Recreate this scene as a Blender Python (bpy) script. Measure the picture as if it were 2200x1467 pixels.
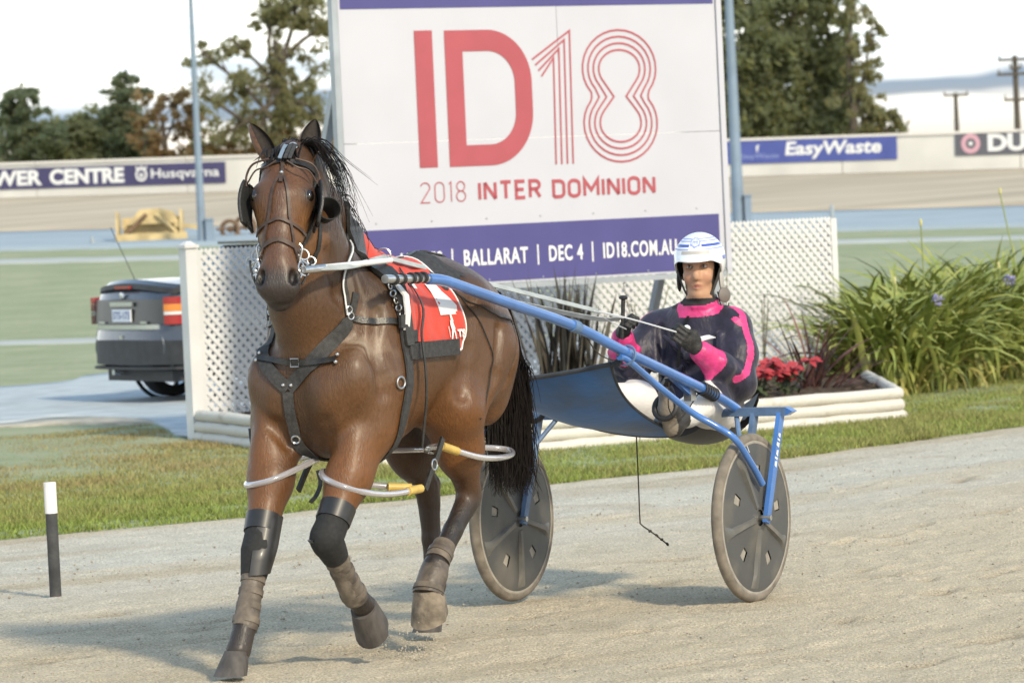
import bpy, bmesh, math, random
import numpy as np
from mathutils import Vector, Matrix
from mathutils.bvhtree import BVHTree

scene = bpy.context.scene
for _o in list(bpy.data.objects):
    bpy.data.objects.remove(_o, do_unlink=True)
COL = scene.collection
rng = np.random.default_rng(7)
random.seed(7)
V = np.array

# ------------------------------------------------------------------ camera
PITCH, ROLL = math.radians(1.814), math.radians(2.6)
CAM_H = 1.74
cam_d = bpy.data.cameras.new("camera")
cam = bpy.data.objects.new("camera", cam_d)
COL.objects.link(cam)
fw = Vector((0, math.cos(PITCH), -math.sin(PITCH)))
r0, u0 = Vector((1, 0, 0)), Vector((0, math.sin(PITCH), math.cos(PITCH)))
rt = r0 * math.cos(ROLL) - u0 * math.sin(ROLL)
up = u0 * math.cos(ROLL) + r0 * math.sin(ROLL)
cam.matrix_world = Matrix(((rt.x, up.x, -fw.x, 0), (rt.y, up.y, -fw.y, 0), (rt.z, up.z, -fw.z, CAM_H), (0, 0, 0, 1)))
cam_d.sensor_width = 36.0
cam_d.sensor_fit = 'HORIZONTAL'
cam_d.lens = 36.0 * 9500 / 2200
cam_d.clip_start, cam_d.clip_end = 0.5, 5000
cam_d.dof.use_dof = True
cam_d.dof.focus_distance = 17.6
cam_d.dof.aperture_fstop = 8.0
scene.camera = cam

# ------------------------------------------------------------------ light
SUN_AZ = (0.50, -0.866)          # towards the light, ground plane
SUN_EL = math.radians(35)
world = bpy.data.worlds.new("World")
scene.world = world
world.use_nodes = True
wn, wl_ = world.node_tree.nodes, world.node_tree.links
wn.clear()
w_out = wn.new('ShaderNodeOutputWorld')
sky = wn.new('ShaderNodeTexSky')
sky.sky_type = 'NISHITA'
sky.sun_disc = False
sky.sun_elevation = SUN_EL
sky.sun_rotation = math.atan2(SUN_AZ[0], SUN_AZ[1])
sky.air_density = 1.0
sky.dust_density = 2.0
bg_sky = wn.new('ShaderNodeBackground')
bg_sky.inputs['Strength'].default_value = 0.05
wl_.new(sky.outputs[0], bg_sky.inputs['Color'])
tc = wn.new('ShaderNodeTexCoord')
sep = wn.new('ShaderNodeSeparateXYZ')
wl_.new(tc.outputs['Generated'], sep.inputs[0])
# cloud deck: noise squeezed vertically gives long bands towards the horizon
mp = wn.new('ShaderNodeMapping')
mp.inputs['Scale'].default_value = (5.0, 5.0, 60.0)
mp.inputs['Location'].default_value = (0.35, 0.0, 2.23)
wl_.new(tc.outputs['Generated'], mp.inputs['Vector'])
nz = wn.new('ShaderNodeTexNoise')
nz.inputs['Scale'].default_value = 2.3
nz.inputs['Detail'].default_value = 5.0
nz.inputs['Roughness'].default_value = 0.5
wl_.new(mp.outputs[0], nz.inputs['Vector'])
cr = wn.new('ShaderNodeValToRGB')
cr.color_ramp.elements[0].position = 0.42
cr.color_ramp.elements[0].color = (0.86, 0.93, 1.0, 1)
cr.color_ramp.elements[1].position = 0.50
cr.color_ramp.elements[1].color = (1.12, 1.1, 1.04, 1)
wl_.new(nz.outputs['Fac'], cr.inputs['Fac'])
# warm light low on the horizon
hr = wn.new('ShaderNodeMapRange')
hr.inputs['From Min'].default_value = 0.0
hr.inputs['From Max'].default_value = 0.024
hr.inputs['To Min'].default_value = 1.0
hr.inputs['To Max'].default_value = 0.0
wl_.new(sep.outputs['Z'], hr.inputs['Value'])
mixw = wn.new('ShaderNodeMixRGB')
mixw.inputs['Color2'].default_value = (0.56, 0.40, 0.21, 1)
wl_.new(hr.outputs[0], mixw.inputs['Fac'])
# a long bank of grey-blue cloud low round the horizon
zz1 = wn.new('ShaderNodeMath'); zz1.operation = 'MULTIPLY_ADD'
zz1.inputs[1].default_value = 0.030
nz2 = wn.new('ShaderNodeTexNoise'); nz2.inputs['Scale'].default_value = 9.0; nz2.inputs['Detail'].default_value = 4.0
mp2 = wn.new('ShaderNodeMapping'); mp2.inputs['Scale'].default_value = (1, 1, 7)
wl_.new(tc.outputs['Generated'], mp2.inputs['Vector']); wl_.new(mp2.outputs[0], nz2.inputs['Vector'])
wl_.new(nz2.outputs['Fac'], zz1.inputs[0]); wl_.new(sep.outputs['Z'], zz1.inputs[2])
bank = wn.new('ShaderNodeValToRGB')
zz2 = wn.new('ShaderNodeMath'); zz2.operation = 'MULTIPLY'; zz2.inputs[1].default_value = 10.0
wl_.new(zz1.outputs[0], zz2.inputs[0]); wl_.new(zz2.outputs[0], bank.inputs['Fac'])
be = bank.color_ramp.elements
be[0].position = 0.345; be[0].color = (0, 0, 0, 1)
be[1].position = 0.375; be[1].color = (1, 1, 1, 1)
for p_, c_ in ((0.425, 1.0), (0.465, 0.0)):
    e_ = be.new(p_); e_.color = (c_, c_, c_, 1)
mixb = wn.new('ShaderNodeMixRGB')
mixb.inputs['Color2'].default_value = (0.14, 0.22, 0.34, 1)
wl_.new(bank.outputs['Color'], mixb.inputs['Fac'])
wl_.new(cr.outputs['Color'], mixb.inputs['Color1'])
wl_.new(mixb.outputs[0], mixw.inputs['Color1'])
bg_cl = wn.new('ShaderNodeBackground')
bg_cl.inputs['Strength'].default_value = 1.10
# the sky dims to dusk blue overhead
el_r = wn.new('ShaderNodeMapRange')
el_r.interpolation_type = 'SMOOTHSTEP'
el_r.inputs['From Min'].default_value = 0.04
el_r.inputs['From Max'].default_value = 0.50
wl_.new(sep.outputs['Z'], el_r.inputs['Value'])
mixe = wn.new('ShaderNodeMixRGB')
mixe.inputs['Color2'].default_value = (0.25, 0.38, 0.52, 1)
wl_.new(el_r.outputs[0], mixe.inputs['Fac'])
wl_.new(mixw.outputs[0], mixe.inputs['Color1'])
wl_.new(mixe.outputs[0], bg_cl.inputs['Color'])
addw = wn.new('ShaderNodeAddShader')
wl_.new(bg_sky.outputs[0], addw.inputs[0])
wl_.new(bg_cl.outputs[0], addw.inputs[1])
wl_.new(addw.outputs[0], w_out.inputs['Surface'])

sun_d = bpy.data.lights.new("sun", 'SUN')
sun_d.energy = 3.15
sun_d.angle = math.radians(5.0)
sun_d.color = (1.0, 0.88, 0.66)
sun = bpy.data.objects.new("sun", sun_d)
COL.objects.link(sun)
to_sun = Vector((SUN_AZ[0] * math.cos(SUN_EL), SUN_AZ[1] * math.cos(SUN_EL), math.sin(SUN_EL)))
sun.rotation_euler = to_sun.to_track_quat('Z', 'Y').to_euler()

scene.view_settings.view_transform = 'Standard'
scene.view_settings.look = 'None'
scene.view_settings.exposure = 0.30
scene.view_settings.gamma = 1.0
scene.view_settings.use_curve_mapping = False
scene.cycles.use_denoising = True
scene.cycles.max_bounces = 8
scene.cycles.transparent_max_bounces = 12

# ------------------------------------------------------------------ materials
MATS = {}
def mat(name, col, rough=0.6, metal=0.0, var=0.0, vscale=20.0, bump=0.0, bscale=80.0, col2=None, spec=0.5,
        coat=0.0, coat_r=0.15, attr=None, sheen=0.0, stretch=None, detail=6.0, trans=0.0, coord='Object', lo=0.35, hi=0.65, sss=0.0, rvar=0.0):
    if name in MATS:
        return MATS[name]
    m = bpy.data.materials.new(name)
    m.use_nodes = True
    nt = m.node_tree
    b = nt.nodes['Principled BSDF']
    b.inputs['Roughness'].default_value = rough
    b.inputs['Metallic'].default_value = metal
    b.inputs['Specular IOR Level'].default_value = spec
    b.inputs['Coat Weight'].default_value = coat
    b.inputs['Coat Roughness'].default_value = coat_r
    b.inputs['Sheen Weight'].default_value = sheen
    b.inputs['Transmission Weight'].default_value = trans
    if sss:
        b.inputs['Subsurface Weight'].default_value = sss
        b.inputs['Subsurface Radius'].default_value = (0.01, 0.004, 0.002)
    c = (*col[:3], 1)
    b.inputs['Base Color'].default_value = c
    t = nt.nodes.new('ShaderNodeTexCoord')
    src = t.outputs[coord]
    if stretch is not None:
        mpn = nt.nodes.new('ShaderNodeMapping')
        mpn.inputs['Scale'].default_value = stretch
        nt.links.new(src, mpn.inputs['Vector'])
        src = mpn.outputs[0]
    base = None
    if attr:
        a = nt.nodes.new('ShaderNodeVertexColor')
        a.layer_name = attr
        base = a.outputs['Color']
    if var or col2 is not None:
        n = nt.nodes.new('ShaderNodeTexNoise')
        n.inputs['Scale'].default_value = vscale
        n.inputs['Detail'].default_value = detail
        nt.links.new(src, n.inputs['Vector'])
        mx = nt.nodes.new('ShaderNodeMixRGB')
        mr = nt.nodes.new('ShaderNodeMapRange')
        mr.inputs['From Min'].default_value = lo
        mr.inputs['From Max'].default_value = hi
        nt.links.new(n.outputs['Fac'], mr.inputs['Value'])
        if col2 is not None:
            nt.links.new(mr.outputs[0], mx.inputs['Fac'])
            mx.inputs['Color2'].default_value = (*col2[:3], 1)
        else:
            mx.blend_type = 'MULTIPLY'
            mx.inputs['Fac'].default_value = 1.0
            cr_ = nt.nodes.new('ShaderNodeMapRange')
            cr_.inputs['To Min'].default_value = 1 - var
            cr_.inputs['To Max'].default_value = 1 + var
            nt.links.new(mr.outputs[0], cr_.inputs['Value'])
            nt.links.new(cr_.outputs[0], mx.inputs['Color2'])
        if base is not None:
            nt.links.new(base, mx.inputs['Color1'])
        else:
            mx.inputs['Color1'].default_value = c
        base = mx.outputs[0]
        if rvar:
            rr = nt.nodes.new('ShaderNodeMapRange')
            rr.inputs['To Min'].default_value = max(0.03, rough - rvar)
            rr.inputs['To Max'].default_value = min(1.0, rough + rvar)
            nt.links.new(mr.outputs[0], rr.inputs['Value'])
            nt.links.new(rr.outputs[0], b.inputs['Roughness'])
    if base is not None:
        nt.links.new(base, b.inputs['Base Color'])
    if bump:
        n2 = nt.nodes.new('ShaderNodeTexNoise')
        n2.inputs['Scale'].default_value = bscale
        n2.inputs['Detail'].default_value = 4.0
        nt.links.new(src, n2.inputs['Vector'])
        bp = nt.nodes.new('ShaderNodeBump')
        bp.inputs['Strength'].default_value = bump
        bp.inputs['Distance'].default_value = 0.02
        nt.links.new(n2.outputs['Fac'], bp.inputs['Height'])
        nt.links.new(bp.outputs[0], b.inputs['Normal'])
    MATS[name] = m
    return m

# ------------------------------------------------------------------ mesh helpers
def nrm(v):
    v = np.asarray(v, float)
    n = np.linalg.norm(v)
    return v / n if n > 1e-12 else v

class MB:
    """collects geometry for one mesh"""
    def __init__(s):
        s.v, s.f, s.n = [], [], 0
    def add(s, verts, faces):
        verts = np.asarray(verts, float).reshape(-1, 3)
        s.v.append(verts)
        s.f += [tuple(int(i) + s.n for i in f) for f in faces]
        s.n += len(verts)
        return s
    def box(s, c, size, ax=None, ay=None, taper=1.0):
        c = V(c, float); hx, hy, hz = V(size, float) / 2
        X = nrm(ax) if ax is not None else V([1., 0, 0])
        if ay is not None:
            Y = nrm(ay)
        else:
            Y = np.cross([0, 0, 1.], X) if abs(X[2]) < .99 else V([0, 1., 0]); Y = nrm(Y)
        Z = nrm(np.cross(X, Y)); Y = np.cross(Z, X)
        vs = []
        for dz in (-1, 1):
            k = taper if dz > 0 else 1
            for dx, dy in ((-1, -1), (1, -1), (1, 1), (-1, 1)):
                vs.append(c + X * hx * dx * k + Y * hy * dy * k + Z * hz * dz)
        return s.add(vs, [(3, 2, 1, 0), (4, 5, 6, 7), (0, 1, 5, 4), (1, 2, 6, 5), (2, 3, 7, 6), (3, 0, 4, 7)])
    def beam(s, p, q, w, t, up=(0, 0, 1)):
        p, q = V(p, float), V(q, float)
        return s.box((p + q) / 2, (np.linalg.norm(q - p), w, t), q - p, np.cross(up, q - p))
    def tube(s, pts, r, n=10, caps=True, closed=False, flat=1.0, upv=None):
        pts = [V(p, float) for p in pts]
        m = len(pts)
        rs = [r] * m if np.isscalar(r) else list(r)
        tang = []
        for i in range(m):
            if closed:
                t = pts[(i + 1) % m] - pts[i - 1]
            else:
                t = pts[min(i + 1, m - 1)] - pts[max(i - 1, 0)]
            tang.append(nrm(t))
        u = V(upv, float) if upv is not None else (V([0, 0, 1.]) if abs(tang[0][2]) < .9 else V([1., 0, 0]))
        vs = []
        for i in range(m):
            t = tang[i]
            if upv is not None:
                u = V(upv, float)
            u = u - t * (u @ t); u = nrm(u)
            w = np.cross(t, u)
            for k in range(n):
                a = 2 * math.pi * k / n
                vs.append(pts[i] + (u * math.sin(a) * flat + w * math.cos(a)) * rs[i])
        fs = []
        for i in range(m if closed else m - 1):
            j = (i + 1) % m
            for k in range(n):
                k2 = (k + 1) % n
                fs.append((i * n + k, i * n + k2, j * n + k2, j * n + k))
        if caps and not closed:
            fs.append(tuple(range(n - 1, -1, -1)))
            fs.append(tuple((m - 1) * n + k for k in range(n)))
        return s.add(vs, fs)
    def ribbon(s, pts, norms, w, th=0.004, closed=False):
        """flat strap: pts centre line, norms outward, w width (scalar or list), th thickness"""
        pts = [V(p, float) for p in pts]; m = len(pts)
        ws = [w] * m if np.isscalar(w) else w
        vs = []
        for i in range(m):
            t = nrm((pts[(i + 1) % m] - pts[i - 1]) if closed else (pts[min(i + 1, m - 1)] - pts[max(i - 1, 0)]))
            n = nrm(norms[i]); n = nrm(n - t * (n @ t))
            sd = np.cross(t, n) * ws[i] / 2
            for a, b in ((-1, 0), (1, 0), (1, 1), (-1, 1)):
                vs.append(pts[i] + sd * a + n * th * b)
        fs = []
        for i in range(m if closed else m - 1):
            j = (i + 1) % m
            for k in range(4):
                k2 = (k + 1) % 4
                fs.append((i * 4 + k, i * 4 + k2, j * 4 + k2, j * 4 + k)[::-1])
        if not closed:
            fs += [(0, 1, 2, 3), tuple((m - 1) * 4 + k for k in (3, 2, 1, 0))]
        return s.add(vs, fs)
    def lathe(s, c, axis, prof, n=32, ref=None):
        """prof: list of (radius, along axis)"""
        c = V(c, float); A = nrm(axis)
        u = V(ref, float) if ref is not None else (V([0, 0, 1.]) if abs(A[2]) < .9 else V([1., 0, 0]))
        u = nrm(u - A * (u @ A)); w = np.cross(A, u)
        vs = []
        for r, h in prof:
            for k in range(n):
                a = 2 * math.pi * k / n
                vs.append(c + A * h + (u * math.cos(a) + w * math.sin(a)) * r)
        fs = []
        for i in range(len(prof) - 1):
            for k in range(n):
                k2 = (k + 1) % n
                fs.append((i * n + k, i * n + k2, (i + 1) * n + k2, (i + 1) * n + k))
        return s.add(vs, fs)
    def ell(s, c, r, X=(1, 0, 0), Z=(0, 0, 1), nu=16, nv=10):
        X = nrm(X); Z = V(Z, float); Z = nrm(Z - X * (Z @ X)); Y = np.cross(Z, X)
        r = [r] * 3 if np.isscalar(r) else r
        vs = [V(c, float) - Z * r[2]]
        for i in range(1, nv):
            ph = -math.pi / 2 + math.pi * i / nv
            for k in range(nu):
                a = 2 * math.pi * k / nu
                vs.append(V(c, float) + X * r[0] * math.cos(ph) * math.cos(a) + Y * r[1] * math.cos(ph) * math.sin(a) + Z * r[2] * math.sin(ph))
        vs.append(V(c, float) + Z * r[2])
        fs = [(0, 1 + (k + 1) % nu, 1 + k) for k in range(nu)]
        for i in range(nv - 2):
            for k in range(nu):
                k2 = (k + 1) % nu
                fs.append((1 + i * nu + k, 1 + i * nu + k2, 1 + (i + 1) * nu + k2, 1 + (i + 1) * nu + k))
        b = 1 + (nv - 2) * nu; e = len(vs) - 1
        fs += [(b + k, b + (k + 1) % nu, e) for k in range(nu)]
        return s.add(vs, fs)
    def ring(s, c, axis, R, r, n=20, m=8):
        A = nrm(axis); u = V([0, 0, 1.]) if abs(A[2]) < .9 else V([1., 0, 0])
        u = nrm(u - A * (u @ A)); w = np.cross(A, u)
        pts = [V(c, float) + (u * math.cos(2 * math.pi * k / n) + w * math.sin(2 * math.pi * k / n)) * R for k in range(n)]
        return s.tube(pts, r, m, closed=True)
    def prism(s, poly, o, X, Y, th):
        """extrude 2-D polygon (convex or not) lying at o + x X + y Y by th along X x Y"""
        X, Y = nrm(X), nrm(Y); Z = np.cross(X, Y); o = V(o, float)
        n = len(poly)
        vs = [o + X * p[0] + Y * p[1] for p in poly] + [o + X * p[0] + Y * p[1] + Z * th for p in poly]
        fs = [tuple(range(n - 1, -1, -1)), tuple(range(n, 2 * n))] + [(i, (i + 1) % n, n + (i + 1) % n, n + i) for i in range(n)]
        return s.add(vs, fs)
    def arrays(s):
        return np.concatenate(s.v) if s.v else np.zeros((0, 3)), s.f

def mesh_from(verts, faces, name, smooth=True, angle=None):
    me = bpy.data.meshes.new(name)
    me.from_pydata([tuple(map(float, p)) for p in verts], [], faces)
    if smooth:
        me.polygons.foreach_set('use_smooth', [True] * len(me.polygons))
        if angle is not None:
            try:
                me.set_sharp_from_angle(angle=math.radians(angle))
            except Exception:
                pass
    me.update()
    return me

def mesh_np(verts, faces, name, smooth=True):
    """fast path, faces = int array (n, k)"""
    me = bpy.data.meshes.new(name)
    faces = np.asarray(faces, np.int32); k = faces.shape[1]
    me.vertices.add(len(verts)); me.vertices.foreach_set('co', np.asarray(verts, np.float32).ravel())
    me.loops.add(faces.size); me.loops.foreach_set('vertex_index', faces.ravel())
    me.polygons.add(len(faces))
    me.polygons.foreach_set('loop_start', np.arange(0, faces.size, k, dtype=np.int32))
    me.polygons.foreach_set('loop_total', np.full(len(faces), k, np.int32))
    me.update(calc_edges=True)
    me.polygons.foreach_set('use_smooth', np.full(len(faces), smooth, bool))
    me.validate()
    return me

def vcol(me, cols, name='Col'):
    a = me.color_attributes.new(name, 'FLOAT_COLOR', 'POINT')
    c = np.ones((len(me.vertices), 4), np.float32); c[:, :3] = cols
    a.data.foreach_set('color', c.ravel())

def tag(o, label=None, cat=None, group=None, kind=None):
    if label: o['label'] = label
    if cat: o['category'] = cat
    if group: o['group'] = group
    if kind: o['kind'] = kind
    return o

class Frame:
    """placement: origin + axes (rig frame or identity)"""
    def __init__(s, o=(0, 0, 0), x=(1, 0, 0), y=(0, 1, 0)):
        s.o = V(o, float); s.x = nrm(x); s.y = nrm(y); s.z = np.cross(s.x, s.y)
    def w(s, p):
        p = np.asarray(p, float)
        return s.o + p[..., 0:1] * s.x + p[..., 1:2] * s.y + p[..., 2:3] * s.z
    def matrix(s, base=(0, 0, 0)):
        o = s.w(V(base, float))
        return Matrix(((s.x[0], s.y[0], s.z[0], o[0]), (s.x[1], s.y[1], s.z[1], o[1]), (s.x[2], s.y[2], s.z[2], o[2]), (0, 0, 0, 1)))
WORLD = Frame()

class Thing:
    def __init__(s, name, label, cat, base=(0, 0, 0), frame=WORLD, group=None):
        s.base = V(base, float); s.frame = frame
        s.o = bpy.data.objects.new(name, None)
        s.o.empty_display_size = 0.1
        COL.objects.link(s.o)
        s.o.matrix_world = frame.matrix(base)
        tag(s.o, label, cat, group)
    def part(s, name, mb, m, smooth=True, angle=40, parent=None, me=None, label=None, kind=None):
        if me is None:
            v, f = mb.arrays()
            me = mesh_from(v - s.base, f, name, smooth, angle)
        o = bpy.data.objects.new(name, me)
        if m is not None:
            me.materials.append(MATS[m] if isinstance(m, str) else m)
        COL.objects.link(o)
        o.parent = parent if parent is not None else s.o
        if label: o['label'] = label
        if kind: o['kind'] = kind
        return o

def single(name, mb, m, label=None, cat=None, base=(0, 0, 0), frame=WORLD, group=None, kind=None, smooth=True, angle=40, me=None):
    if me is None:
        v, f = mb.arrays()
        me = mesh_from(v - V(base, float), f, name, smooth, angle)
    o = bpy.data.objects.new(name, me)
    if m is not None:
        me.materials.append(MATS[m] if isinstance(m, str) else m)
    COL.objects.link(o)
    o.matrix_world = frame.matrix(base)
    return tag(o, label, cat, group, kind)

def bez(pts, n=24):
    """Catmull-Rom through points"""
    P = [V(p, float) for p in pts]
    P = [2 * P[0] - P[1]] + P + [2 * P[-1] - P[-2]]
    out = []
    segs = len(P) - 3
    for i in range(n + 1):
        t = i / n * segs
        k = min(int(t), segs - 1); u = t - k
        a, b, c, d = P[k:k + 4]
        out.append(0.5 * ((2 * b) + (c - a) * u + (2 * a - 5 * b + 4 * c - d) * u * u + (3 * b - a - 3 * c + d) * u ** 3))
    return out

def interp(x, tab):
    a = np.array(tab, float)
    return np.interp(x, a[:, 0], a[:, 1])

def vnoise(x, y, seed=0):
    """smooth value noise, vectorised"""
    r = np.random.default_rng(seed).random((256, 256))
    xi, yi = np.floor(x).astype(int), np.floor(y).astype(int)
    fx, fy = x - xi, y - yi
    fx, fy = fx * fx * (3 - 2 * fx), fy * fy * (3 - 2 * fy)
    g = lambda i, j: r[i & 255, j & 255]
    return (g(xi, yi) * (1 - fx) + g(xi + 1, yi) * fx) * (1 - fy) + (g(xi, yi + 1) * (1 - fx) + g(xi + 1, yi + 1) * fx) * fy

# ------------------------------------------------------------------ implicit surfaces (for bodies)
class SDF:
    def __init__(s, lo, hi, h):
        s.lo = V(lo, float); s.h = h
        s.n = np.ceil((V(hi, float) - s.lo) / h).astype(int) + 1
        s.f = np.full(s.n, 1.0, np.float32)
        s.ax = [s.lo[i] + np.arange(s.n[i]) * h for i in range(3)]
    def _box(s, lo, hi):
        a = np.clip(np.floor((lo - s.lo) / s.h).astype(int), 0, s.n - 1)
        b = np.clip(np.ceil((hi - s.lo) / s.h).astype(int) + 1, 1, s.n)
        sl = tuple(slice(a[i], b[i]) for i in range(3))
        X, Y, Z = np.meshgrid(*[s.ax[i][sl[i]] for i in range(3)], indexing='ij')
        return sl, np.stack([X, Y, Z], -1).astype(np.float32)
    def _put(s, sl, d, k, sub=False):
        if 0 in d.shape: return
        g = s.f[sl]
        if sub:
            d = -d; hh = np.clip(k - np.abs(g - d), 0, None) / k
            s.f[sl] = np.maximum(g, d) + hh * hh * k * 0.25
        else:
            hh = np.clip(k - np.abs(g - d), 0, None) / k
            s.f[sl] = np.minimum(g, d) - hh * hh * k * 0.25
    def cone(s, p, q, r1, r2, k=0.03, sub=False, flat=None):
        """capsule from p to q, radii r1, r2"""
        p, q = V(p, float), V(q, float); R = max(r1, r2) + k * 1.5 + s.h * 3
        sl, G = s._box(np.minimum(p, q) - R, np.maximum(p, q) + R)
        ab = q - p; L = ab @ ab
        t = np.clip(((G - p.astype(np.float32)) @ ab) / max(L, 1e-9), 0, 1)
        d = np.linalg.norm(G - (p + t[..., None] * ab), axis=-1) - (r1 + (r2 - r1) * t)
        s._put(sl, d, k, sub)
    def chain(s, pts, rs, k=0.03, sub=False):
        for i in range(len(pts) - 1):
            s.cone(pts[i], pts[i + 1], rs[i], rs[i + 1], k, sub)
    def ell(s, c, r, X=(1, 0, 0), Z=(0, 0, 1), k=0.03, sub=False):
        c = V(c, float); r = V(r, float); R = r.max() + k * 1.5 + s.h * 3
        X = nrm(X); Z = V(Z, float); Z = nrm(Z - X * (Z @ X)); Y = np.cross(Z, X)
        M = np.stack([X, Y, Z], 1).astype(np.float32)
        sl, G = s._box(c - R, c + R)
        if 0 in G.shape: return
        L = (G - c.astype(np.float32)) @ M
        k0 = np.linalg.norm(L / r, axis=-1); k1 = np.linalg.norm(L / (r * r), axis=-1)
        d = np.where(k1 > 1e-6, k0 * (k0 - 1) / np.maximum(k1, 1e-6), -r.min())
        s._put(sl, d.astype(np.float32), k, sub)
    def mesh(s):
        f = s.f
        ins = f < 0
        nx, ny, nz = s.n - 1
        c = ins[:-1, :-1, :-1].astype(np.int8)
        cnt = np.zeros((nx, ny, nz), np.int8)
        for dx in (0, 1):
            for dy in (0, 1):
                for dz in (0, 1):
                    cnt += ins[dx:nx + dx, dy:ny + dy, dz:nz + dz]
        act = (cnt > 0) & (cnt < 8)
        idx = np.full((nx, ny, nz), -1, np.int64)
        ii = np.argwhere(act)
        idx[act] = np.arange(len(ii))
        acc = np.zeros((len(ii), 3)); num = np.zeros(len(ii))
        cor = [(a, b, d) for a in (0, 1) for b in (0, 1) for d in (0, 1)]
        vals = {o: f[ii[:, 0] + o[0], ii[:, 1] + o[1], ii[:, 2] + o[2]] for o in cor}
        for o in cor:
            for ax in range(3):
                if o[ax] == 0:
                    o2 = tuple(1 if i == ax else o[i] for i in range(3))
                    a, b = vals[o], vals[o2]
                    m = (a < 0) != (b < 0)
                    t = np.where(m, a / np.where(np.abs(a - b) < 1e-9, 1, a - b), 0)
                    p = np.tile(np.array(o, float), (len(ii), 1)); p[:, ax] = t
                    acc += p * m[:, None]; num += m
        verts = s.lo + (ii + acc / num[:, None]) * s.h
        quads = []
        for ax in range(3):
            u, w = (ax + 1) % 3, (ax + 2) % 3
            sl0 = [slice(1, -1)] * 3; sl0[ax] = slice(0, -1)
            sl1 = list(sl0); sl1[ax] = slice(1, None)
            a, b = ins[tuple(sl0)], ins[tuple(sl1)]
            for flip in (False, True):
                e = np.argwhere((a & ~b) if not flip else (~a & b))
                if not len(e): continue
                off = np.ones(3, int); off[ax] = 0
                e = e + off
                q = []
                for du, dw in ((-1, -1), (0, -1), (0, 0), (-1, 0)):
                    p = e.copy(); p[:, u] += du; p[:, w] += dw
                    q.append(idx[p[:, 0], p[:, 1], p[:, 2]])
                q = np.stack(q, 1)
                quads.append(q if not flip else q[:, ::-1])
        Q = np.concatenate(quads)
        return verts, Q[(Q >= 0).all(1)]

def relax(verts, quads, it=2, lam=0.5):
    n = len(verts)
    e = np.concatenate([quads[:, [0, 1]], quads[:, [1, 2]], quads[:, [2, 3]], quads[:, [3, 0]]])
    for i in range(it):
        for l_ in (lam, -lam * 1.03):
            acc = np.zeros_like(verts); num = np.zeros(n)
            for k in range(3):
                acc[:, k] = np.bincount(e[:, 0], verts[e[:, 1], k], n) + np.bincount(e[:, 1], verts[e[:, 0], k], n)
            num = np.bincount(e[:, 0], minlength=n) + np.bincount(e[:, 1], minlength=n)
            verts = verts + l_ * (acc / np.maximum(num, 1)[:, None] - verts)
    return verts

def text_geo(s, w, h, bold=0.0, shear=0.0, spacing=1.0):
    """flat lettering fitted to a w x h box, returns verts (n,2) and faces"""
    cu = bpy.data.curves.new('lettering', 'FONT'); cu.body = s; cu.offset = bold; cu.shear = shear
    cu.space_character = spacing; cu.resolution_u = 4
    o = bpy.data.objects.new('lettering', cu); COL.objects.link(o)
    dg = bpy.context.evaluated_depsgraph_get(); dg.update()
    me = bpy.data.meshes.new_from_object(o.evaluated_get(dg))
    v = np.zeros(len(me.vertices) * 3); me.vertices.foreach_get('co', v); v = v.reshape(-1, 3)[:, :2]
    f = [tuple(p.vertices) for p in me.polygons]
    bpy.data.objects.remove(o, do_unlink=True); bpy.data.curves.remove(cu); bpy.data.meshes.remove(me)
    lo, hi = v.min(0), v.max(0)
    return (v - lo) / (hi - lo) * V([w, h]), f
def flat_text(mb, s, o, X, Y, w, h, **kw):
    v, f = text_geo(s, w, h, **kw)
    mb.add(V(o, float) + v[:, :1] * nrm(X) + v[:, 1:] * nrm(Y), f)
    return mb

# the rig: horse + sulky share one heading (x forward, y to the horse's left)
TH = math.radians(29)
RIG = Frame((0.472, 18.97, 0), (-math.sin(TH), -math.cos(TH), 0), (math.cos(TH), -math.sin(TH), 0))
# ------------------------------------------------------------------ terrain
EDGE = [(-60, -32.6), (-8, 19.4), (-2.89, 24.53), (-1.56, 25.42), (-.87, 26.15), (.16, 27.06), (.99, 27.85), (1.72, 28.6), (2.57, 29.77), (3.36, 30.85), (4.4, 31.9), (10, 37.5), (60, 87)]
def edge_y(x):
    e = interp(x, EDGE)
    return np.maximum(e + .10 * (vnoise(np.asarray(x) * 3.1, np.asarray(x) * 0 + 4, 8) - .5) + .06 * (vnoise(np.asarray(x) * 13., np.asarray(x) * 0 + 9, 8) - .5), 4.0)
PROF = [(0, 0), (46, 0), (56, .06), (70, .40), (82, .78), (86, .84), (90, .94), (100, 1.28), (108, 2.1), (112, 2.12), (200, 2.2), (3000, 2.2)]
def zt(x, y):
    u = y + .45 * np.clip(x, -40, 40)
    r = np.clip((u - 50) / 40, 0, 1)
    return interp(u, PROF) - .018 * np.clip(x, -30, 30) * r * r * (3 - 2 * r)

def grid_mesh(X, Y, Z, name):
    nx, ny = X.shape
    v = np.stack([X, Y, Z], -1).reshape(-1, 3)
    i = np.arange(nx * ny).reshape(nx, ny)
    f = np.stack([i[:-1, :-1], i[1:, :-1], i[1:, 1:], i[:-1, 1:]], -1).reshape(-1, 4)
    return v, f

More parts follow.
